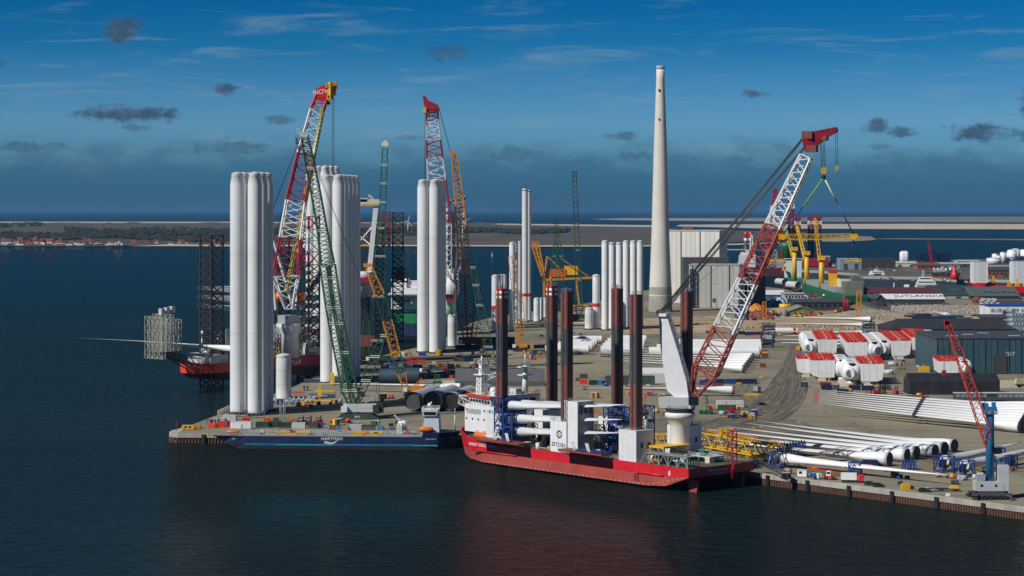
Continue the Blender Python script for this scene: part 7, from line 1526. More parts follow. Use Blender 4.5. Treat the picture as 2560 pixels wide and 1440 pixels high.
shed('white_blue_shed', 'white roofed light blue shed beside the turbine hall', 1914, 1963, 728, 747, 50, SKYB, WHITE, 'x', .45, 'shed', doors=2)
shed('grey_office', 'small grey office left of the quay with the green ship', 1962, 2010, 733, 752, 30, CLADG, GREY, 'x', .1, 'office', wins=6)
# pale container silo and lattice racks
t = shed('pale_storage_block', 'tall cream storage block on the basin quay', 2101, 2126, 696, 744, 24, CREAM, DGREY, 'x', 0, 'storage block', wins=0)
for k in range(3):
    p = P(2134 + 9 * k, 747); one('grey_lattice_rack', MB().lattice((0, 0, 0), (0, 0, 27 - 3 * (k == 2)), 4.4, n=6, rc=.4, rb=.3, x=True).lattice((0, 8, 0), (0, 8, 27), 4.4, n=6, rc=.4, rb=.3), STEEL, 'tall grey lattice rack beside the cream block, %s from the left' % ORD[k], 'rack', p)
# brick houses, small gables
for k, (a, b, tp, bs, wm, rm) in enumerate(((2442, 2458, 744, 762, BRICK, TILE), (2458, 2472, 747, 764, WHITE, GREY), (2472, 2486, 748, 765, WHITE, GREY), (2486, 2500, 748, 766, CREAM, GREY), (2502, 2560, 752, 768, CLADG, DGREY))): shed('gabled_house', ('small brick gabled house right of the dark halls', 'white gabled shed, first right of the brick house', 'white gabled shed, second right of the brick house', 'cream gabled shed, third right of the brick house', 'long grey shed behind the white shipping hall')[k], a, b, tp, bs, 22, wm, rm, 'y' if k < 4 else 'x', .45, 'house', wins=2)
# north quay halls and rows
far = [(2101, 2154, 648, 675, mat('blue_grey_cladding', (.22, .29, .33), .6, var=.06), LGREY, 'blue grey hall on the far quay'), (2154, 2239, 648, 671, DWALL, DGREY, 'long black hall on the far quay'), (2236, 2292, 655, 667, CREAM, LGREY, 'cream warehouse right of the black hall'), (2294, 2352, 660, 674, BRICK, TILE, 'brick warehouse on the far quay'), (2352, 2400, 657, 670, CLADG, GREY, 'grey shed behind the row of white vans'), (2384, 2452, 657, 668, TEAL, LGREY, 'blue green roofed market hall far right'), (2452, 2532, 664, 674, CLADG, GREY, 'long grey quay shed far right'), (2470, 2528, 671, 693, BRICK, DGREY, 'large brick building between the two white stacks'), (2395, 2450, 651, 659, CREAM, LGREY, 'pale shed near the tank farm'), (2330, 2372, 681, 693, BRICK, DGREY, 'low brick building with zigzag gables'), (2368, 2400, 680, 694, MAROON, DGREY, 'maroon shed right of the zigzag gables'), (2020, 2068, 652, 661, BRICK, TILE, 'red roofed houses row by the far shore'), (2066, 2100, 655, 666, CREAM, TILE, 'cream house group left of the blue grey hall')]
for k, (a, b, tp, bs, wm, rm, lab) in enumerate(far): shed('quay_building', lab, a, b, tp, bs, 40, wm, rm, 'x', .25 if k > 1 else 0, 'building', wins=6 if k > 2 else 0, doors=2)
for k in range(3): p = P(2340 + 10.5 * k, 692); one('white_gable_frame', MB().bar((-9, -.8, 4), (0, -.8, 10), 1.0).bar((0, -.8, 10), (9, -.8, 4), 1.0), WHITE, 'white zigzag gable edge on the low brick building, %s of three' % ORD[k], 'gable', p)
for k in range(7): p = P(2340 + 9 * k + rnd.uniform(-2, 2), 676); car(p, 'white delivery van in the far row on the north quay, %s from the left' % ORD[k], WHITE, rnd.random(), True).o.scale = (1.8, 1.8, 1.8)
# tanks
for k in range(16):
    px = 2486 + (k % 8) * 10.5 + rnd.uniform(-2, 2); py = 660 - (k // 8) * 5 - (k % 8) * .8; p = P(px, py); r_ = rnd.uniform(5, 9); h_ = rnd.uniform(13, 26) if k % 3 else 11; r_ = r_ if k % 3 else 14
    t = Thing('storage_tank', 'white storage tank in the far tank farm, %s from the left in the %s row' % (ORD[k % 8], ('front', 'back')[k // 8]), 'tank', p, 0, 'white tanks of the tank farm'); t.part('shell', MB().lathe([(r_, 0), (r_, h_)], n=20), WHITE); t.part('roof', MB().lathe([(r_ * 1.02, h_), (r_ * .5, h_ + 1), (.1, h_ + 1.4)], n=20), LGREY)
for k, px in enumerate((2257, 2264)): one('silo', MB().lathe([(6, 0), (6, 24), (3, 27), (.3, 27.5)], n=16), WHITE, 'white silo on the far quay, %s of two' % ('left', 'right')[k], 'silo', P(px, 665))
# jackets and the red crane boom
for k, (a, b, tp, bs) in enumerate(((2297, 2350, 634, 655), (2324, 2342, 626, 652), (2352, 2375, 632, 655))):
    p = P((a + b) / 2, bs); kk = p.y / F; t = Thing('jacket_foundation', 'dark steel jacket foundation on the far quay, %s' % ('wide low one', 'tallest one', 'right one')[k], 'jacket', p); 
    for d in (0, 18): t.part('lattice', MB().lattice((0, d, 0), (0, d, (bs - tp) * kk), (b - a) * kk, (b - a) * kk * .9, 6, 6, n=4, rc=.9, rb=.55, x=True), NAVY)
p = P(2331, 672); t = Thing('crawler_crane', 'red lattice boom crane before the jacket foundations', 'crane', p); t.part('boom', MB().lattice((0, 0, 3), t.L(Q(2321, 606, p.y)), 3.0, 2.0, n=18, rc=.5, rb=.3), CRIM); t.part('house', MB().box((2, 0, 3), (12, 6, 4)), CRIM); t.part('track', MB().box((0, 0, .8), (14, 8, 1.6)), BLACK)
# white stacks on red barges
for k, (a, b, tp) in enumerate(((2434, 2471, 663), (2533, 2575, 662))):
    p = P((a + b) / 2, 722, 0); kk = p.y / F; W = (b - a) * kk; t = Thing('accommodation_stack', ('tall white stack of transport hulls on the left red barge', 'tall white tower block of the right red barge at the frame edge')[k], 'tower block', (p.x, p.y + 12, 7)); hh = (716 - tp) * kk
    for i in range(6): t.part('wall_panel', MB().box((-W / 2 + (i + .5) * W / 6, 0, hh / 2), (W / 6 - .3, 20, hh)), WHITE)
    t.part('top', MB().box((0, 0, hh + .6), (W * .9, 18, 1.2)), GREY)
for k, (a, b, py) in enumerate(((2434, 2498, 722), (2492, 2640, 732))):
    p0, p1 = P(a, py, 0), P(b, py + 2, 0); W = p1.x - p0.x; t = Thing('red_barge', ('red barge carrying the left white stack', 'red barge with yellow frames at the right edge')[k], 'barge', p0); t.part('hull', MB().loft([[(0, 4, 1), (0, 26, 1), (-4, 26, 8), (-4, 4, 8)], [(10, 0, -1), (10, 30, -1), (10, 30, 8), (10, 0, 8)], [(W - 14, 0, -1), (W - 14, 30, -1), (W - 10, 30, 8), (W - 10, 0, 8)], [(W, 12, -1), (W, 18, -1), (W + 6, 18, 9), (W + 6, 12, 9)]]), RED)
    for i in range(6 if k else 2): t.part('deck_frame', MB().lattice((18 + 10 * i, 8, 8), (18 + 10 * i, 8, 14 + 3 * (i % 2)), 4, 2, n=2, rc=.5, rb=.35), YELLOW)
p = P(2386, 699); one('red_cone_beacon', MB().lathe([(7, 0), (5, 8), (1.5, 17), (.4, 20)], n=12), REDB, 'bright red cone beacon on the far pier', 'beacon', p)
# the white yacht-like ship in the basin
p = P(2290, 731, 0); t = Thing('patrol_ship', 'white high bowed ship lying in the right basin', 'ship', p, R(-8)); s = 1.0
t.part('hull', MB().loft([[(-34, -6, 1), (-34, 6, 1), (-35, 6.5, 4), (-35, -6.5, 4)], [(-10, -7, -1), (-10, 7, -1), (-10, 7.5, 5), (-10, -7.5, 5)], [(20, -6, -1), (20, 6, -1), (22, 7, 6.5), (22, -7, 6.5)], [(37, -.3, 0), (37, .3, 0), (45, .5, 8), (45, -.5, 8)]]), WHITE); t.part('boot_top', MB().box((2, 0, .2), (66, 12, .9)), NAVY)
for z, x0, x1, w in ((6, -2, 28, 13), (11, 0, 25, 12), (15.5, 3, 21, 11)): t.part('deck_tier', MB().box(((x0 + x1) / 2, 0, z + 2.2), (x1 - x0, w, 4.6), taper=(.86, .95)), WHITE); t.part('window_band', MB().box(((x0 + x1) / 2, -w / 2 + .1, z + 2.6), ((x1 - x0) * .8, .4, 1.3)), GLASS)
t.part('mast', MB().lattice((9, 0, 20), (9, 0, 29), 2.4, 1.2, n=4, rc=.25, rb=.18), LGREY); t.part('aft_gantry', MB().bar((-28, -5, 4), (-28, -5, 12), .8).bar((-28, 5, 4), (-28, 5, 12), .8).bar((-28, -5, 12), (-28, 5, 12), .8).box((-12, 0, 7), (6, 8, 6)), WHITE)
# ---------------------------------------------------------------- green heavy-lift ship with yellow cranes
p0, p1 = P(1956, 716, 0), P(2108, 764, 0); d_ = p1 - p0; L_ = d_.length; rz_ = math.atan2(d_.y, d_.x)
t = Thing('heavy_lift_ship', 'green heavy lift ship with three yellow derrick posts in the right basin', 'ship', p0, rz_)
side = 1 if True else -1
t.part('hull', MB().loft([[(-12, 12, 4), (-12, 16, 4), (-18, 16, 16), (-18, 12, 16)], [(8, 1, -1), (8, 29, -1), (4, 29, 13), (4, 1, 13)], [(L_ - 20, 0, -1), (L_ - 20, 30, -1), (L_ - 20, 30, 11), (L_ - 20, 0, 11)], [(L_ + 2, 3, 3), (L_ + 2, 27, 3), (L_ + 4, 28, 11), (L_ + 4, 2, 11)]]), GREENB)
t.part('lower_hull', MB().box((L_ / 2, 15, -.2), (L_ - 16, 29.4, 2.6)), CRIM); t.part('house', MB().box((4, 14, 24), (16, 22, 22)).box((6, 14, 37), (12, 26, 4)), WHITE); t.part('window_band', MB().box((6, .8, 37.4), (10, .3, 1.6)).box((12.2, 14, 37.4), (.3, 24, 1.6)), GLASS)
[t.part('hull_mark', MB().box((L_ * .36 + 4 * i, -.12, 6.5), (1.4, .12, 6)), LETW) for i in range(3)]; t.part('hatch', MB().box((L_ * .6, 15, 14), (L_ * .5, 24, 6)), GREY)
t.part('deck_cargo', MB().box((L_ * .92, 17, 18), (30, 20, 14)), mat('weathered_grey_green', (.16, .18, .15), .8, var=.2))
for k, (x, jx, jz) in enumerate(((L_ * .18, -46, 52), (L_ * .40, -52, 58), (L_ * .64, 4, 74))):
    pst = t.part('derrick_post', MB().tube((x, 4, 11), (x, 4, 52 - 3 * k), 3.3, 2.9, n=16), YELLOW); t.part('post_head', MB().box((x, 4, 54 - 3 * k), (9, 8, 5)), YELLOW, pst)
    t.part('jib', MB().lattice((x, 2, 44), (x + jx * .7, -4, 44 + jz * .7), 3.4, 2, n=9, rc=.5, rb=.28), YELLOW if k else mat('olive_yellow_steel'), pst)
t.part('funnel', MB().box((L_ * .76, 8, 22), (9, 9, 22)), YELLOW); t.part('funnel_cap', MB().box((L_ * .76, 8, 34), (10, 10, 3)), REDB)
t.part('free_fall_boat', MB().tube((16, 1, 27), (22, -2, 21), 2.4, 1.4, n=10), ORANGE)
for k, (a, b, py) in enumerate(((1945, 1962, 713), (1972, 1995, 721))):
    q0, q1 = P(a, py), P(b, py + 2); pipe(q0 + Vector((0, 0, 5)), q1 + Vector((0, -4, 5)), 4.6, 'grey monopile end lying beside the green ship, %s' % ('left', 'right')[k], LGREY, None, 'monopiles at the basin', 'steel_pipe', 'pipe')
# ---------------------------------------------------------------- far red jack-up and red/white rigs
Yr = P(1900, 690, 0).y
t = Thing('offshore_ship', 'dark red offshore ship with two banded legs at the far quay', 'ship', P(1838, 690, 0)); W = 130 * Yr / F
t.part('hull', MB().loft([[(0, 8, 3), (0, 22, 3), (-6, 22, 16), (-6, 8, 16)], [(16, 0, -1), (16, 30, -1), (14, 30, 14), (14, 0, 14)], [(W, 0, -1), (W, 30, -1), (W, 30, 12), (W, 0, 12)]]), mat('dark_red_hull', (.11, .022, .028), .55, var=.15)); t.part('house', MB().box((20, 15, 24), (26, 24, 20)).box((16, 15, 38), (14, 20, 8)), WHITE); t.part('helideck', MB().box((2, 15, 42), (26, 24, 1.2)), LGREY); t.part('mast', MB().lattice((28, 15, 42), (28, 15, 66), 5, 2, n=6, rc=.5, rb=.35), WHITE)
for k, px in enumerate((1868, 1881)):
    x = t.L(Q(px, 650, Yr)).x; zt = Q(px, 580, Yr).z; l_ = t.part('leg', MB().lathe([(3.2, 0), (3.2, zt - 8)], (x, 20, 0), 14), DGREY); t.part('leg_top', MB().lathe([(3.3, zt - 8), (3.3, zt)], (x, 20, 0), 14), REDB, l_); t.part('leg_band', MB().lathe([(3.35, zt - 14), (3.35, zt - 10)], (x, 20, 0), 14, cap=False), WHITE, l_)
t.part('cargo', MB().lattice((60, 14, 12), (60, 14, 42), 16, n=4, rc=.6, rb=.4, x=True).box((88, 14, 20), (40, 20, 14)), GREY)
Yq = 3700.0
t = Thing('drilling_rig', 'red and white lattice leg rig far beyond the lifting yoke', 'rig', Vector(((1975 - CX) * Yq / F, Yq, 0))); g = lambda x, y, d=0: t.L(Q(x, y, Yq + d))
for k, (px, tp, bands) in enumerate(((1956, 545, 1), (1978, 490, 1), (1994, 542, 0), (2027, 541, 0), (2046, 541, 0))):
    c = g(px, tp, 20 * (k % 2)); zt = c.z; wd = 9.0 if k in (0, 1) else 8.5; l_ = t.part('leg', MB().lattice((c.x, c.y, 0), (c.x, c.y, zt - 22), wd, n=16, rc=.9, rb=.5, x=True), CRIM if bands else NAVY)
    for j, m in enumerate((CRIM, WHITE, CRIM) if not bands else (WHITE, CRIM, WHITE)): t.part('leg_band', MB().lattice((c.x, c.y, zt - 22 + j * 7.3), (c.x, c.y, zt - 14.7 + j * 7.3), wd, n=1, rc=1.0, rb=.6, x=True), m, l_)
t.part('boom', MB().lattice(g(1914, 640), g(1937, 490), 8, 5, n=22, rc=.9, rb=.5), CRIM); t.part('boom_band', MB().lattice(g(1926, 570), g(1933, 515), 8.2, 6.2, n=8, rc=1.0, rb=.6), WHITE); t.part('boom_head', MB().box(g(1938, 480), (8, 6, 12)), CRIM)
t.part('hull', MB().box(g(1990, 655, 10), (110, 50, 14)), CRIM); t.part('crane_base', MB().lathe([(12, 0), (10, 20), (14, 24), (14, 34)], (g(1966, 0).x, 0, 14), 16), GREENB)
shed('far_shore_store', 'long grey shed at the far shore right of the rig', 2055, 2075, 640, 662, 20, STEEL, GREY, 'x', .1, 'shed')
# ---------------------------------------------------------------- clutter: parked cars, sacks, rubble, scrap, machines
for k in range(34):
    px = rnd.uniform(1920, 2000); py = rnd.uniform(752, 768); o = one('white_bulk_bag', MB().box((0, 0, 2.0), (4.2, 4.2, 4.0), rnd.random(), (.8, .8)).box((0, 0, 4.3), (1.8, 1.8, .8)), CANVAS if k % 3 else SKYB, ('white' if k % 3 else 'blue') + ' bulk bag in the store field left of the workshop', 'bag', P(px, py), group='bulk bags in the store field')
for k in range(60):
    px = rnd.uniform(1925, 2120) if k < 24 else rnd.uniform(2190, 2420); py = rnd.uniform(738, 749) if k < 24 else rnd.uniform(694, 702) if k < 50 else rnd.uniform(676, 680)
    if 24 <= k < 50: py += (px - 2190) * .03
    ci = rnd.randrange(6); CM = (WHITE, BLACK, GREY, DGREY, SKYB, CRIM)[ci]
    c = car(P(px, py), '%s car parked %s' % (('white', 'black', 'grey', 'dark grey', 'light blue', 'crimson')[ci], 'behind the dark workshop' if k < 24 else 'on the ferry pier' if k < 50 else 'on the north quay'), CM, rnd.random() * 3); c.o.scale = (1.3, 1.3, 1.3); c.o['group'] = 'parked cars in the far harbour'
def rocks(name, x0, x1, y0, y1, n, smin, smax, m, rise=0.0):
    mb = MB()
    for k in range(n):
        px, py = rnd.uniform(x0, x1), rnd.uniform(y0, y1); p = P(px, py); s_ = rnd.uniform(smin, smax); hgt = rise * max(0, 1 - ((px - (x0 + x1) / 2) / ((x1 - x0) / 2)) ** 2) * max(0, 1 - ((py - (y0 + y1) / 2) / ((y1 - y0) / 2)) ** 2)
        mb.box((p.x, p.y, GZ + hgt + s_ * .3), (s_ * rnd.uniform(.7, 1.5), s_ * rnd.uniform(.7, 1.3), s_ * rnd.uniform(.5, 1)), rnd.random() * 3, (rnd.uniform(.4, .8), rnd.uniform(.4, .8)))
    o = link(name, mb.mesh(name, m)); o['kind'] = 'stuff'; return o
ROCK = mat('broken_concrete', (.33, .30, .25), .9, var=.3, scale=.3)
rocks('rubble', 2080, 2275, 785, 799, 2600, .6, 1.7, ROCK, 6); rocks('rubble', 2230, 2470, 766, 784, 2600, .8, 2.4, ROCK, 3); rocks('rubble', 1840, 2350, 812, 826, 900, .6, 2.0, mat('sandy_rubble', (.33, .26, .17), .95, var=.3), 2)
rocks('scrap', 1842, 1868, 776, 800, 260, 1.5, 4, NAVY, 9); rocks('scrap', 1868, 1935, 786, 800, 300, 1, 3, BROWN, 5); rocks('scrap', 1880, 1905, 772, 780, 90, 2, 5, AMBER, 3)
def mound(name, px, py, rx, ry, hh, m):
    p = P(px, py); rg = []
    for k, q in ((1, 0), (.8, .3), (.5, .72), (.2, .95), (.02, 1)): rg.append([(p.x + rx * k * rnd.uniform(.85, 1.1) * math.cos(a), p.y + ry * k * rnd.uniform(.85, 1.1) * math.sin(a), GZ - .1 + hh * q * rnd.uniform(.9, 1.1)) for a in [i * 2 * math.pi / 18 for i in range(18)]])
    mb = MB().loft(rg, smooth=True); o = link(name, mb.mesh(name, m)); o['kind'] = 'structure'
SANDY = mat('sandy_soil', (.36, .28, .18), .95, var=.25, scale=.06, bump=.3)
for a in ((1900, 816, 60, 18, 3), (2000, 812, 70, 16, 2.5), (2290, 822, 90, 22, 4), (2150, 806, 60, 20, 3), (1760, 822, 40, 20, 3), (1560, 806, 60, 20, 2.5), (1700, 800, 40, 16, 3), (2180, 795, 70, 26, 5), (1965, 783, 30, 14, 5)): mound('soil_heap', *a, SANDY)
sheet('sandy_track', [XY(1400, 800), XY(1560, 836), XY(1850, 830), XY(2000, 826), XY(2240, 836), XY(2420, 826), XY(2300, 808), XY(2200, 776), XY(2080, 792), XY(1930, 782), XY(1800, 790), XY(1640, 795)], SANDY, GZ + .012)
sheet('road', [XY(2100, 742), XY(2180, 770), XY(2330, 822), XY(2360, 822), XY(2250, 775), XY(2190, 758), XY(2125, 738)], mat('asphalt', (.075, .075, .078), .9, var=.2), GZ + .02)
sheet('grass_patch', [XY(1900, 772), XY(1990, 776), XY(2000, 784), XY(1930, 786)], mat('dull_grass', (.09, .10, .045), .95, var=.3, scale=.1), GZ + .024)
for k, (px, py, m, s_) in enumerate(((1932, 787, YELLOW, 9), (1945, 794, NAVY, 6), (1968, 792, DGREY, 7), (1990, 794, YELLOW, 6), (2002, 794, YELLOW, 6), (2030, 793, ORED, 10), (2012, 786, CRIM, 9), (2050, 793, AMBER, 7), (2095, 783, AMBER, 16))):
    t = Thing('excavator', '%s earth moving machine on the sandy ground, %s from the left' % (('yellow', 'navy', 'dark', 'yellow', 'yellow', 'red', 'crimson', 'amber', 'long amber')[k], ORD[k]), 'excavator', P(px, py), rnd.random()); t.part('track', MB().box((0, 0, .7), (s_ * .6, 3, 1.4)), BLACK); t.part('body', MB().box((0, 0, 2.4), (s_ * .6, 3, 2.0)), m); t.part('cab', MB().box((-1, -.6, 3.8), (1.8, 1.6, 1.8)), GLASS); t.part('arm', MB().bar((1.5, 0, 3), (s_ * .5, 0, 5.5), .6).bar((s_ * .5, 0, 5.5), (s_ * .75, 0, 1.4), .5), m)
one('yellow_tank', MB().tube((-6, 0, 3), (6, 0, 3), 3, n=16), YELLOW, 'bright yellow horizontal tank left of the olive shed', 'tank', P(1963, 774))
for k in range(3): p = P(2111 + 4 * k, 780); one('red_stack_pipe', MB().lathe([(1.4, 0), (1.4, 12 + 4 * (k == 0)), (1.0, 12.5 + 4 * (k == 0))], n=12), CRIM, 'crimson vertical pipe by the dark workshop, %s of three' % ORD[k], 'pipe', p)
# blade racks with red tipped blades beyond the nacelles
bl_b = blade_mesh(92, 2.1, 4.6, .8); 
for k, (x0, y0, x1, y1, z) in enumerate(((2180, 838, 1842, 832, 13), (2178, 844, 1850, 840, 10), (2178, 850, 1842, 846, 5.6), (2178, 858, 1838, 853, 4.4), (2176, 866, 1856, 859, 3.4), (2176, 872, 1866, 866, 2.8))):
    o = place_blade(bl_b, P(x0, y0) + Vector((0, 0, z)), P(x1, y1) + Vector((0, 0, z)), 'red tipped white blade in racks beyond the nacelles, %s from the top' % ORD[k], 'red tipped blades beyond the nacelles', roll=.1, root_cap=caps(2.1))
    link('red_tip', MB().loft([[(82 + 9.8 * q, y_ * (1.0 - .85 * q), .66 + .14 * q + z_ * (.3 - .18 * q)) for y_, z_ in ((-1, -1), (1.3, -1), (1.3, 1), (-1, 1))] for q in (0, 1)]).mesh('red_tip', CRIM), o)
for k, (px, py, ti) in enumerate(((1922, 856, 3), (1918, 868, 2), (2172, 852, 3), (2174, 868, 2))): rack(P(px, py), 0, 'dark navy blade rack beyond the nacelles, %s' % ('upper left', 'lower left', 'upper right', 'lower right')[k], w=9, d=6, tiers=ti, th=5.0, m=NAVY)
a, b = P(1936, 838), P(1992, 838); u_ = Vector((0, 0, 3.4)); t = pipe(a + u_, b + u_, 2.8, 'white tower section with a red end band beside the navy racks', TOWER, None, None); d_ = b - a; t.part('red_band', MB().tube(d_ * .82, d_ * .96, 2.84, n=28, cap=False), REDB)
container(P(1848, 836), 'black container under the red blade tips', BLACK, 9); container(P(1884, 838), 'dark blue lettered container under the red blade tips', NAVY, 14)
for k in range(4): crate(P(1998 + 8 * k, 876), 'yellow lifting frame left of the nacelle rows, %s of four' % ORD[k], (4, 2.5, 3), YELLOW, group='yellow frames left of the nacelles')
for k, (px, py) in enumerate(((2290, 797), (2310, 800), (2330, 802), (2350, 800), (2378, 797), (2400, 799), (2420, 802), (2300, 793), (2440, 800))): crate(P(px, py), 'long dark steel frame on the flat ground above the black roof, %s' % ORD[k], (22, 5, 3.4), (BLACK, NAVY, BLACK, NAVY, BLUE, NAVY, DGREY, BLACK, CANVAS)[k], R(-12), group='dark steel frames')
place_blade(bl_w, P(2370, 795) + Vector((0, 0, 3)), P(2325, 786) + Vector((0, 0, 3)), 'short visible white blade root among the dark steel frames', None, roll=.2)
for k in range(26): one('steel_cage_drum', MB().tube((0, 0, 0), (0, 9, 0), 2.0, n=10), mat('blue_grey_steel'), 'grey drum in the heap above the dark hall, %s in the %s layer' % (ORD[k % 5], ORD[k // 5]), 'drum', P(2541 + (k % 5) * 8, 842) + Vector((0, (k // 5) * 2, 2 + (k // 5) * 3.6)), R(20), 'grey drums in a heap')
# light masts over the yard
for k, (px, py, tp) in enumerate(((2010, 905, 832), (2237, 960, 905), (1690, 1005, 940), (2190, 842, 800), (2060, 700, 660), (2460, 800, 760))):
    p = P(px, py); one('light_mast', MB().tube((0, 0, 0), (0, 0, (py - tp) * p.y / F), .28, .14).box((0, 0, (py - tp) * p.y / F), (2.4, .5, .4)), GREY, 'thin yard light mast, %s' % ('left of the nacelles', 'before the right nacelle file', 'behind the ship crane', 'above the nacelle rows', 'near the green ship', 'by the white hall')[k], 'light mast', p)
# ---------------------------------------------------------------- the island town
hx = random.Random(11)
HM = [WHITE, CREAM, BRICK, mat('yellow_render', (.5, .38, .17), .8, var=.1), WHITE]
big = [(10, 611, 14, WHITE), (22, 612, 12, WHITE), (73, 610, 20, BRICK), (93, 610, 22, CREAM), (117, 609.5, 34, CREAM), (108, 612, 16, WHITE), (133, 610, 12, WHITE), (190, 611, 12, WHITE), (245, 610, 14, WHITE), (275, 610, 11, CREAM), (427, 610.5, 12, WHITE)]
hs = [(a, b, w, m) for a, b, w, m in big] + [(hx.uniform(25, 285), hx.uniform(606.5, 612.5), hx.uniform(7, 11), hx.choice(HM)) for k in range(46)] + [(hx.uniform(330, 640), hx.uniform(606, 609.5), hx.uniform(7, 10), hx.choice([BRICK, BRICK, CREAM])) for k in range(26)] + [(hx.uniform(0, 230), hx.uniform(598, 604), hx.uniform(8, 13), BRICK) for k in range(14)]
for k, (px, py, wpx, m) in enumerate(hs):
    p = P(px, py, 1.2); kk = p.y / F; W = wpx * kk; D = W * .7; h_ = hx.uniform(3.5, 6) + (4 if k < 6 else 0); rr = hx.uniform(3.5, 5) + (4 if k < 6 else 0); ang = hx.choice([0, 0, 1.57]) + hx.uniform(-.2, .2)
    t = Thing('town_house', ('larger waterfront house %s from the left in the island town, red roof' % ORD[k]) if k < 11 else 'small %s house %s' % ({'white_paint': 'white', 'cream_paint': 'cream', 'brick_wall': 'brick', 'yellow_render': 'yellow'}[m.name], 'in the island town by the ferry' if k < 57 else 'east of the island town along the beach' if k < 83 else 'among trees behind the island town'), 'house', p, ang, None if k < 11 else 'small houses of the island town')
    t.part('wall', MB().box0(-W / 2, W / 2, -D / 2, D / 2, 0, h_), m); t.part('roof', MB().extr([(-D / 2 - .5, h_), (0, h_ + rr), (D / 2 + .5, h_)], 'x', -W / 2 - .4, W / 2 + .4), TILE if hx.random() < .78 else DGREY)
    if k < 11:
        for i in range(3): t.part('window', MB().box((-W / 3 + i * W / 3, -D / 2 - .1, h_ * .55), (1.6, .3, 1.8)), GLASS)
        t.part('chimney_stack', MB().box((W * .2, 0, h_ + rr), (1, 1, 2)), BRICK)
for k in range(12): p = P(20 + 25 * k, 614.6, 0); one('quay_hut', MB().box((0, 0, 2), (hx.uniform(12, 26), 8, 4)).box((0, 0, 4.4), (10, 9, .8)), hx.choice([WHITE, BRICK, CREAM, DGREY]), 'low waterfront hut along the island quay', 'hut', (p.x, p.y + 20, 1.2), group='waterfront huts of the island town')
# haul-road dust colour and kerb lines are in the ground material; mark tiny joined pieces
SMALL = ('rack_holes', 'draught_marks', 'anodes', 'handrail', 'ledge_brackets', 'panel_seam', 'louvre', 'window_band', 'railing', 'edge_rail', 'roof_rail', 'top_rail', 'deck_rail', 'luffing_ropes', 'hoist_ropes', 'hoist_rope', 'pendant', 'catwalk', 'deck_gear', 'intake_grille', 'stairway', 'collar_rail', 'platform_rail', 'batten', 'windows', 'corner_frame', 'walkway_rail', 'emblem', 'wave_emblem')
for o in bpy.data.objects:
    if o.parent and o.name.split('.')[0] in SMALL: o['kind'] = 'stuff'
# ================================================================ loose things all over the yard and the ship decks
cl = random.Random(23)
ZONES = [('left pier', [(700, 1056, 1000, 1066), (690, 1005, 870, 1020), (900, 986, 1000, 1004), (520, 1056, 560, 1066)], 34), ('equipment park', [(980, 900, 1180, 946), (1180, 880, 1240, 930)], 40), ('centre yard', [(1440, 940, 1640, 975), (1420, 985, 1660, 1075), (1300, 880, 1360, 900), (1640, 1020, 1900, 1050)], 64), ('nacelle yard', [(1990, 955, 2260, 985), (2230, 900, 2330, 940), (2260, 985, 2330, 1000)], 30), ('quay apron', [(1960, 1168, 2240, 1200), (2240, 1180, 2420, 1215), (2420, 1165, 2550, 1200)], 26), ('far yard', [(1200, 815, 1470, 860), (1640, 800, 1900, 836), (1900, 828, 2200, 850), (2280, 790, 2450, 812)], 60), ('workshop yard', [(1920, 740, 2180, 792), (2190, 764, 2440, 770)], 50)]
KC = [('blue', BLUE), ('navy', NAVY), ('yellow', YELLOW), ('red', REDB), ('orange', ORANGE), ('white', CANVAS), ('grey', GREY), ('dark', DGREY), ('brown', WOOD), ('green', GREEN), ('black', BLACK), ('amber', AMBER)]
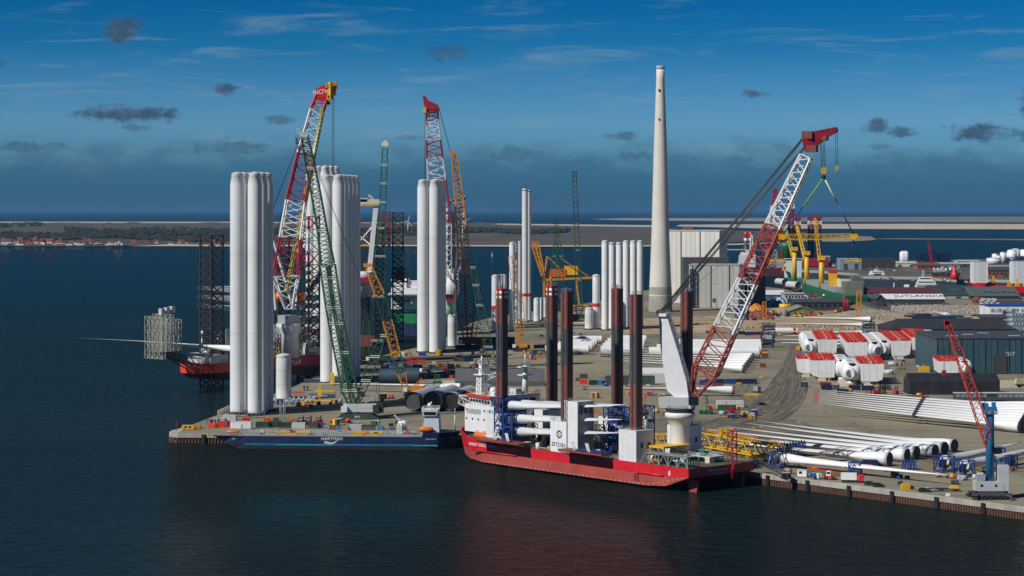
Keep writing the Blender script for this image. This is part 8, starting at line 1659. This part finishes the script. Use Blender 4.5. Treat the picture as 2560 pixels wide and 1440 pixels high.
for zn, rects, num in ZONES:
    pts = []
    for k in range(num):
        x0, y0, x1, y1 = rects[k % len(rects)]; pts.append((cl.uniform(x0, x1), cl.uniform(y0, y1)))
    pts.sort(); cnt = {}
    for px, py in pts:
        cn_, m = cl.choice(KC); kind = cl.randrange(5); p = P(px, py); s_ = cl.uniform(.8, 1.5); rz = cl.uniform(-.6, .6)
        if kind == 0: nm, cat = 'pallet_stack', 'pallet stack'
        elif kind == 1: nm, cat = 'steel_trestle', 'trestle'
        elif kind == 2: nm, cat = 'tank_drum', 'drum'
        elif kind == 3: nm, cat = 'tool_container', 'container'
        else: nm, cat = 'pump_unit', 'machine'
        key = (cn_, cat); cnt[key] = cnt.get(key, 0) + 1
        t = Thing(nm, 'small %s %s in the %s, %s such from the left' % (cn_, cat, zn, ORD[cnt[key] - 1]), cat, p, rz, 'loose equipment in the ' + zn)
        if kind == 0:
            for j in range(3): t.part('board', MB().box((0, 0, .2 + j * .5 * s_), (2.2 * s_, 1.6 * s_, .36 * s_)), m)
        elif kind == 1: t.part('beam', MB().box((0, 0, 1.3 * s_), (3.2 * s_, .4, .4)), m); [t.part('leg', MB().bar((x * s_, -.6, 0), (x * s_, 0, 1.2 * s_), .2).bar((x * s_, .6, 0), (x * s_, 0, 1.2 * s_), .2), m) for x in (-1.3, 1.3)]
        elif kind == 2: t.part('barrel', MB().tube((-.9 * s_, 0, .8 * s_), (.9 * s_, 0, .8 * s_), .8 * s_, n=12), m); t.part('cradle', MB().box((0, 0, .2), (1.6 * s_, 1.4 * s_, .3)), DGREY)
        elif kind == 3: t.part('shell', MB().box((0, 0, 1.15 * s_), (2.6 * s_, 2.0 * s_, 2.1 * s_)), m); t.part('door', MB().box((0, -1.02 * s_, 1.1 * s_), (1.0 * s_, .08, 1.8 * s_)), DGREY); t.part('roof', MB().box((0, 0, 2.24 * s_), (2.7 * s_, 2.1 * s_, .08)), LGREY)
        else: t.part('engine', MB().box((0, 0, .8 * s_), (2.0 * s_, 1.1 * s_, 1.1 * s_)), m); t.part('frame', MB().box((0, 0, .15), (2.6 * s_, 1.4 * s_, .2)), BLACK); t.part('exhaust', MB().tube((.5 * s_, 0, 1.3 * s_), (.5 * s_, 0, 2.2 * s_), .12, n=6), BLACK)
# deck machinery of the red ship
for k in range(90):
    x = cl.uniform(8, 110); y = cl.uniform(-16.5, 16); 
    if abs(x - cx) < 6 and abs(y - cy) < 8: continue
    sz = (cl.uniform(.8, 3), cl.uniform(.8, 2.4), cl.uniform(.7, 3.2)); ship.part('deck_unit', MB().box((x, y, D0 + .03 + sz[2] / 2), sz, cl.choice([0, 0, .3])), cl.choice([GREY, LGREY, DGREY, BLUE, NAVY, CREAM, BROWN, WHITE, YELLOW, BLACK]))
for k in range(16):
    x, y = cl.uniform(36, 104), cl.uniform(-16, 8); ship.part('deck_scaffold', MB().lattice((x, y, D0), (x, y, D0 + cl.uniform(4, 11)), cl.uniform(1.5, 3.5), n=4, rc=.12, rb=.08, x=True), cl.choice([NAVY, BLUE, BROWN, STEEL, STEEL, WHITE]))
for k in range(8):
    x = 30 + 9 * k; ship.part('deck_pipe', MB().tube((x, -17, D0 + .8), (x + 7, -17, D0 + .8), .25, n=6).tube((x, 16.8, D0 + .7), (x + 6, 16.8, D0 + .7), .2, n=6), GREY)
ship.part('bulwark_rail', MB().rail([(18, 17.8, D0), (36, 17.8, D0)], step=1.5).rail([(61, 17.8, D0), (84, 17.8, D0)], step=1.5).rail([(112, 17.6, D0), (118, 17.4, D0)], step=1.5), STEEL)
t_ = MB()
for k in range(12): t_.box((36.5 + k * 6.2, HB + .02, 7.2), (.06, .06, 3.6))
ship.part('plate_seam', t_, OXIDE)['kind'] = 'stuff'
dk_ = ship.part('deck_crane', MB().lathe([(1.3, 0), (1.1, 5), (1.4, 5.4), (1.4, 7)], (48, -13, D0), 12).bar((48, -13, D0 + 6.5), (46, -10, D0 + 15), 1.0).bar((46, -10, D0 + 15), (44, -6, D0 + 10), .7).box((48, -13, D0 + 3), (4, 4, 4)), WHITE)
dk_ = ship.part('deck_crane', MB().lathe([(.9, 0), (.8, 7)], (30, 6, D0), 10).lattice((30, 6, D0 + 7), (29.5, 6, D0 + 15), 1.2, .6, n=6, rc=.1, rb=.07), WHITE)
# more fittings on the deck cargo ship
for k in range(30):
    x, y = cl.uniform(6, 84), cl.choice([-6.6, -6.4, 6.2, 6.6, cl.uniform(-4, 5)]); sz = (cl.uniform(.5, 2.2), cl.uniform(.5, 1.2), cl.uniform(.4, 1.4)); barge.part('deck_fitting', MB().box((x, y, BD + .03 + sz[2] / 2), sz), cl.choice([GREY, BLUE, SKYB, BROWN, DGREY, LGREY, ORED]))
for o in bpy.data.objects:
    if o.parent and o.name.split('.')[0] in ('deck_pipe', 'bulwark_rail', 'deck_scaffold', 'pipe_frame'): o['kind'] = 'stuff'
# ================================================================ the air: faint sea haze
hz = MB().box0(-500000, 500000, -4000, 430000, -1.5, 262).mesh('haze', None) if False else None
hm = bpy.data.materials.new('haze_air'); hm.use_nodes = True; hn = NT(hm.node_tree); hn.n.clear()
ho = hn.add('ShaderNodeOutputMaterial'); hv = hn.add('ShaderNodeVolumePrincipled'); hv.inputs['Color'].default_value = (.16, .42, .75, 1); hv.inputs['Density'].default_value = 1.6e-5; hv.inputs['Anisotropy'].default_value = .1
hn.l.new(hv.outputs[0], ho.inputs['Volume'])
hme = MB().box0(-500000, 500000, -4000, 430000, -1.5, 262).mesh('haze', hm)
ho_ = link('haze', hme); ho_['kind'] = 'stuff'
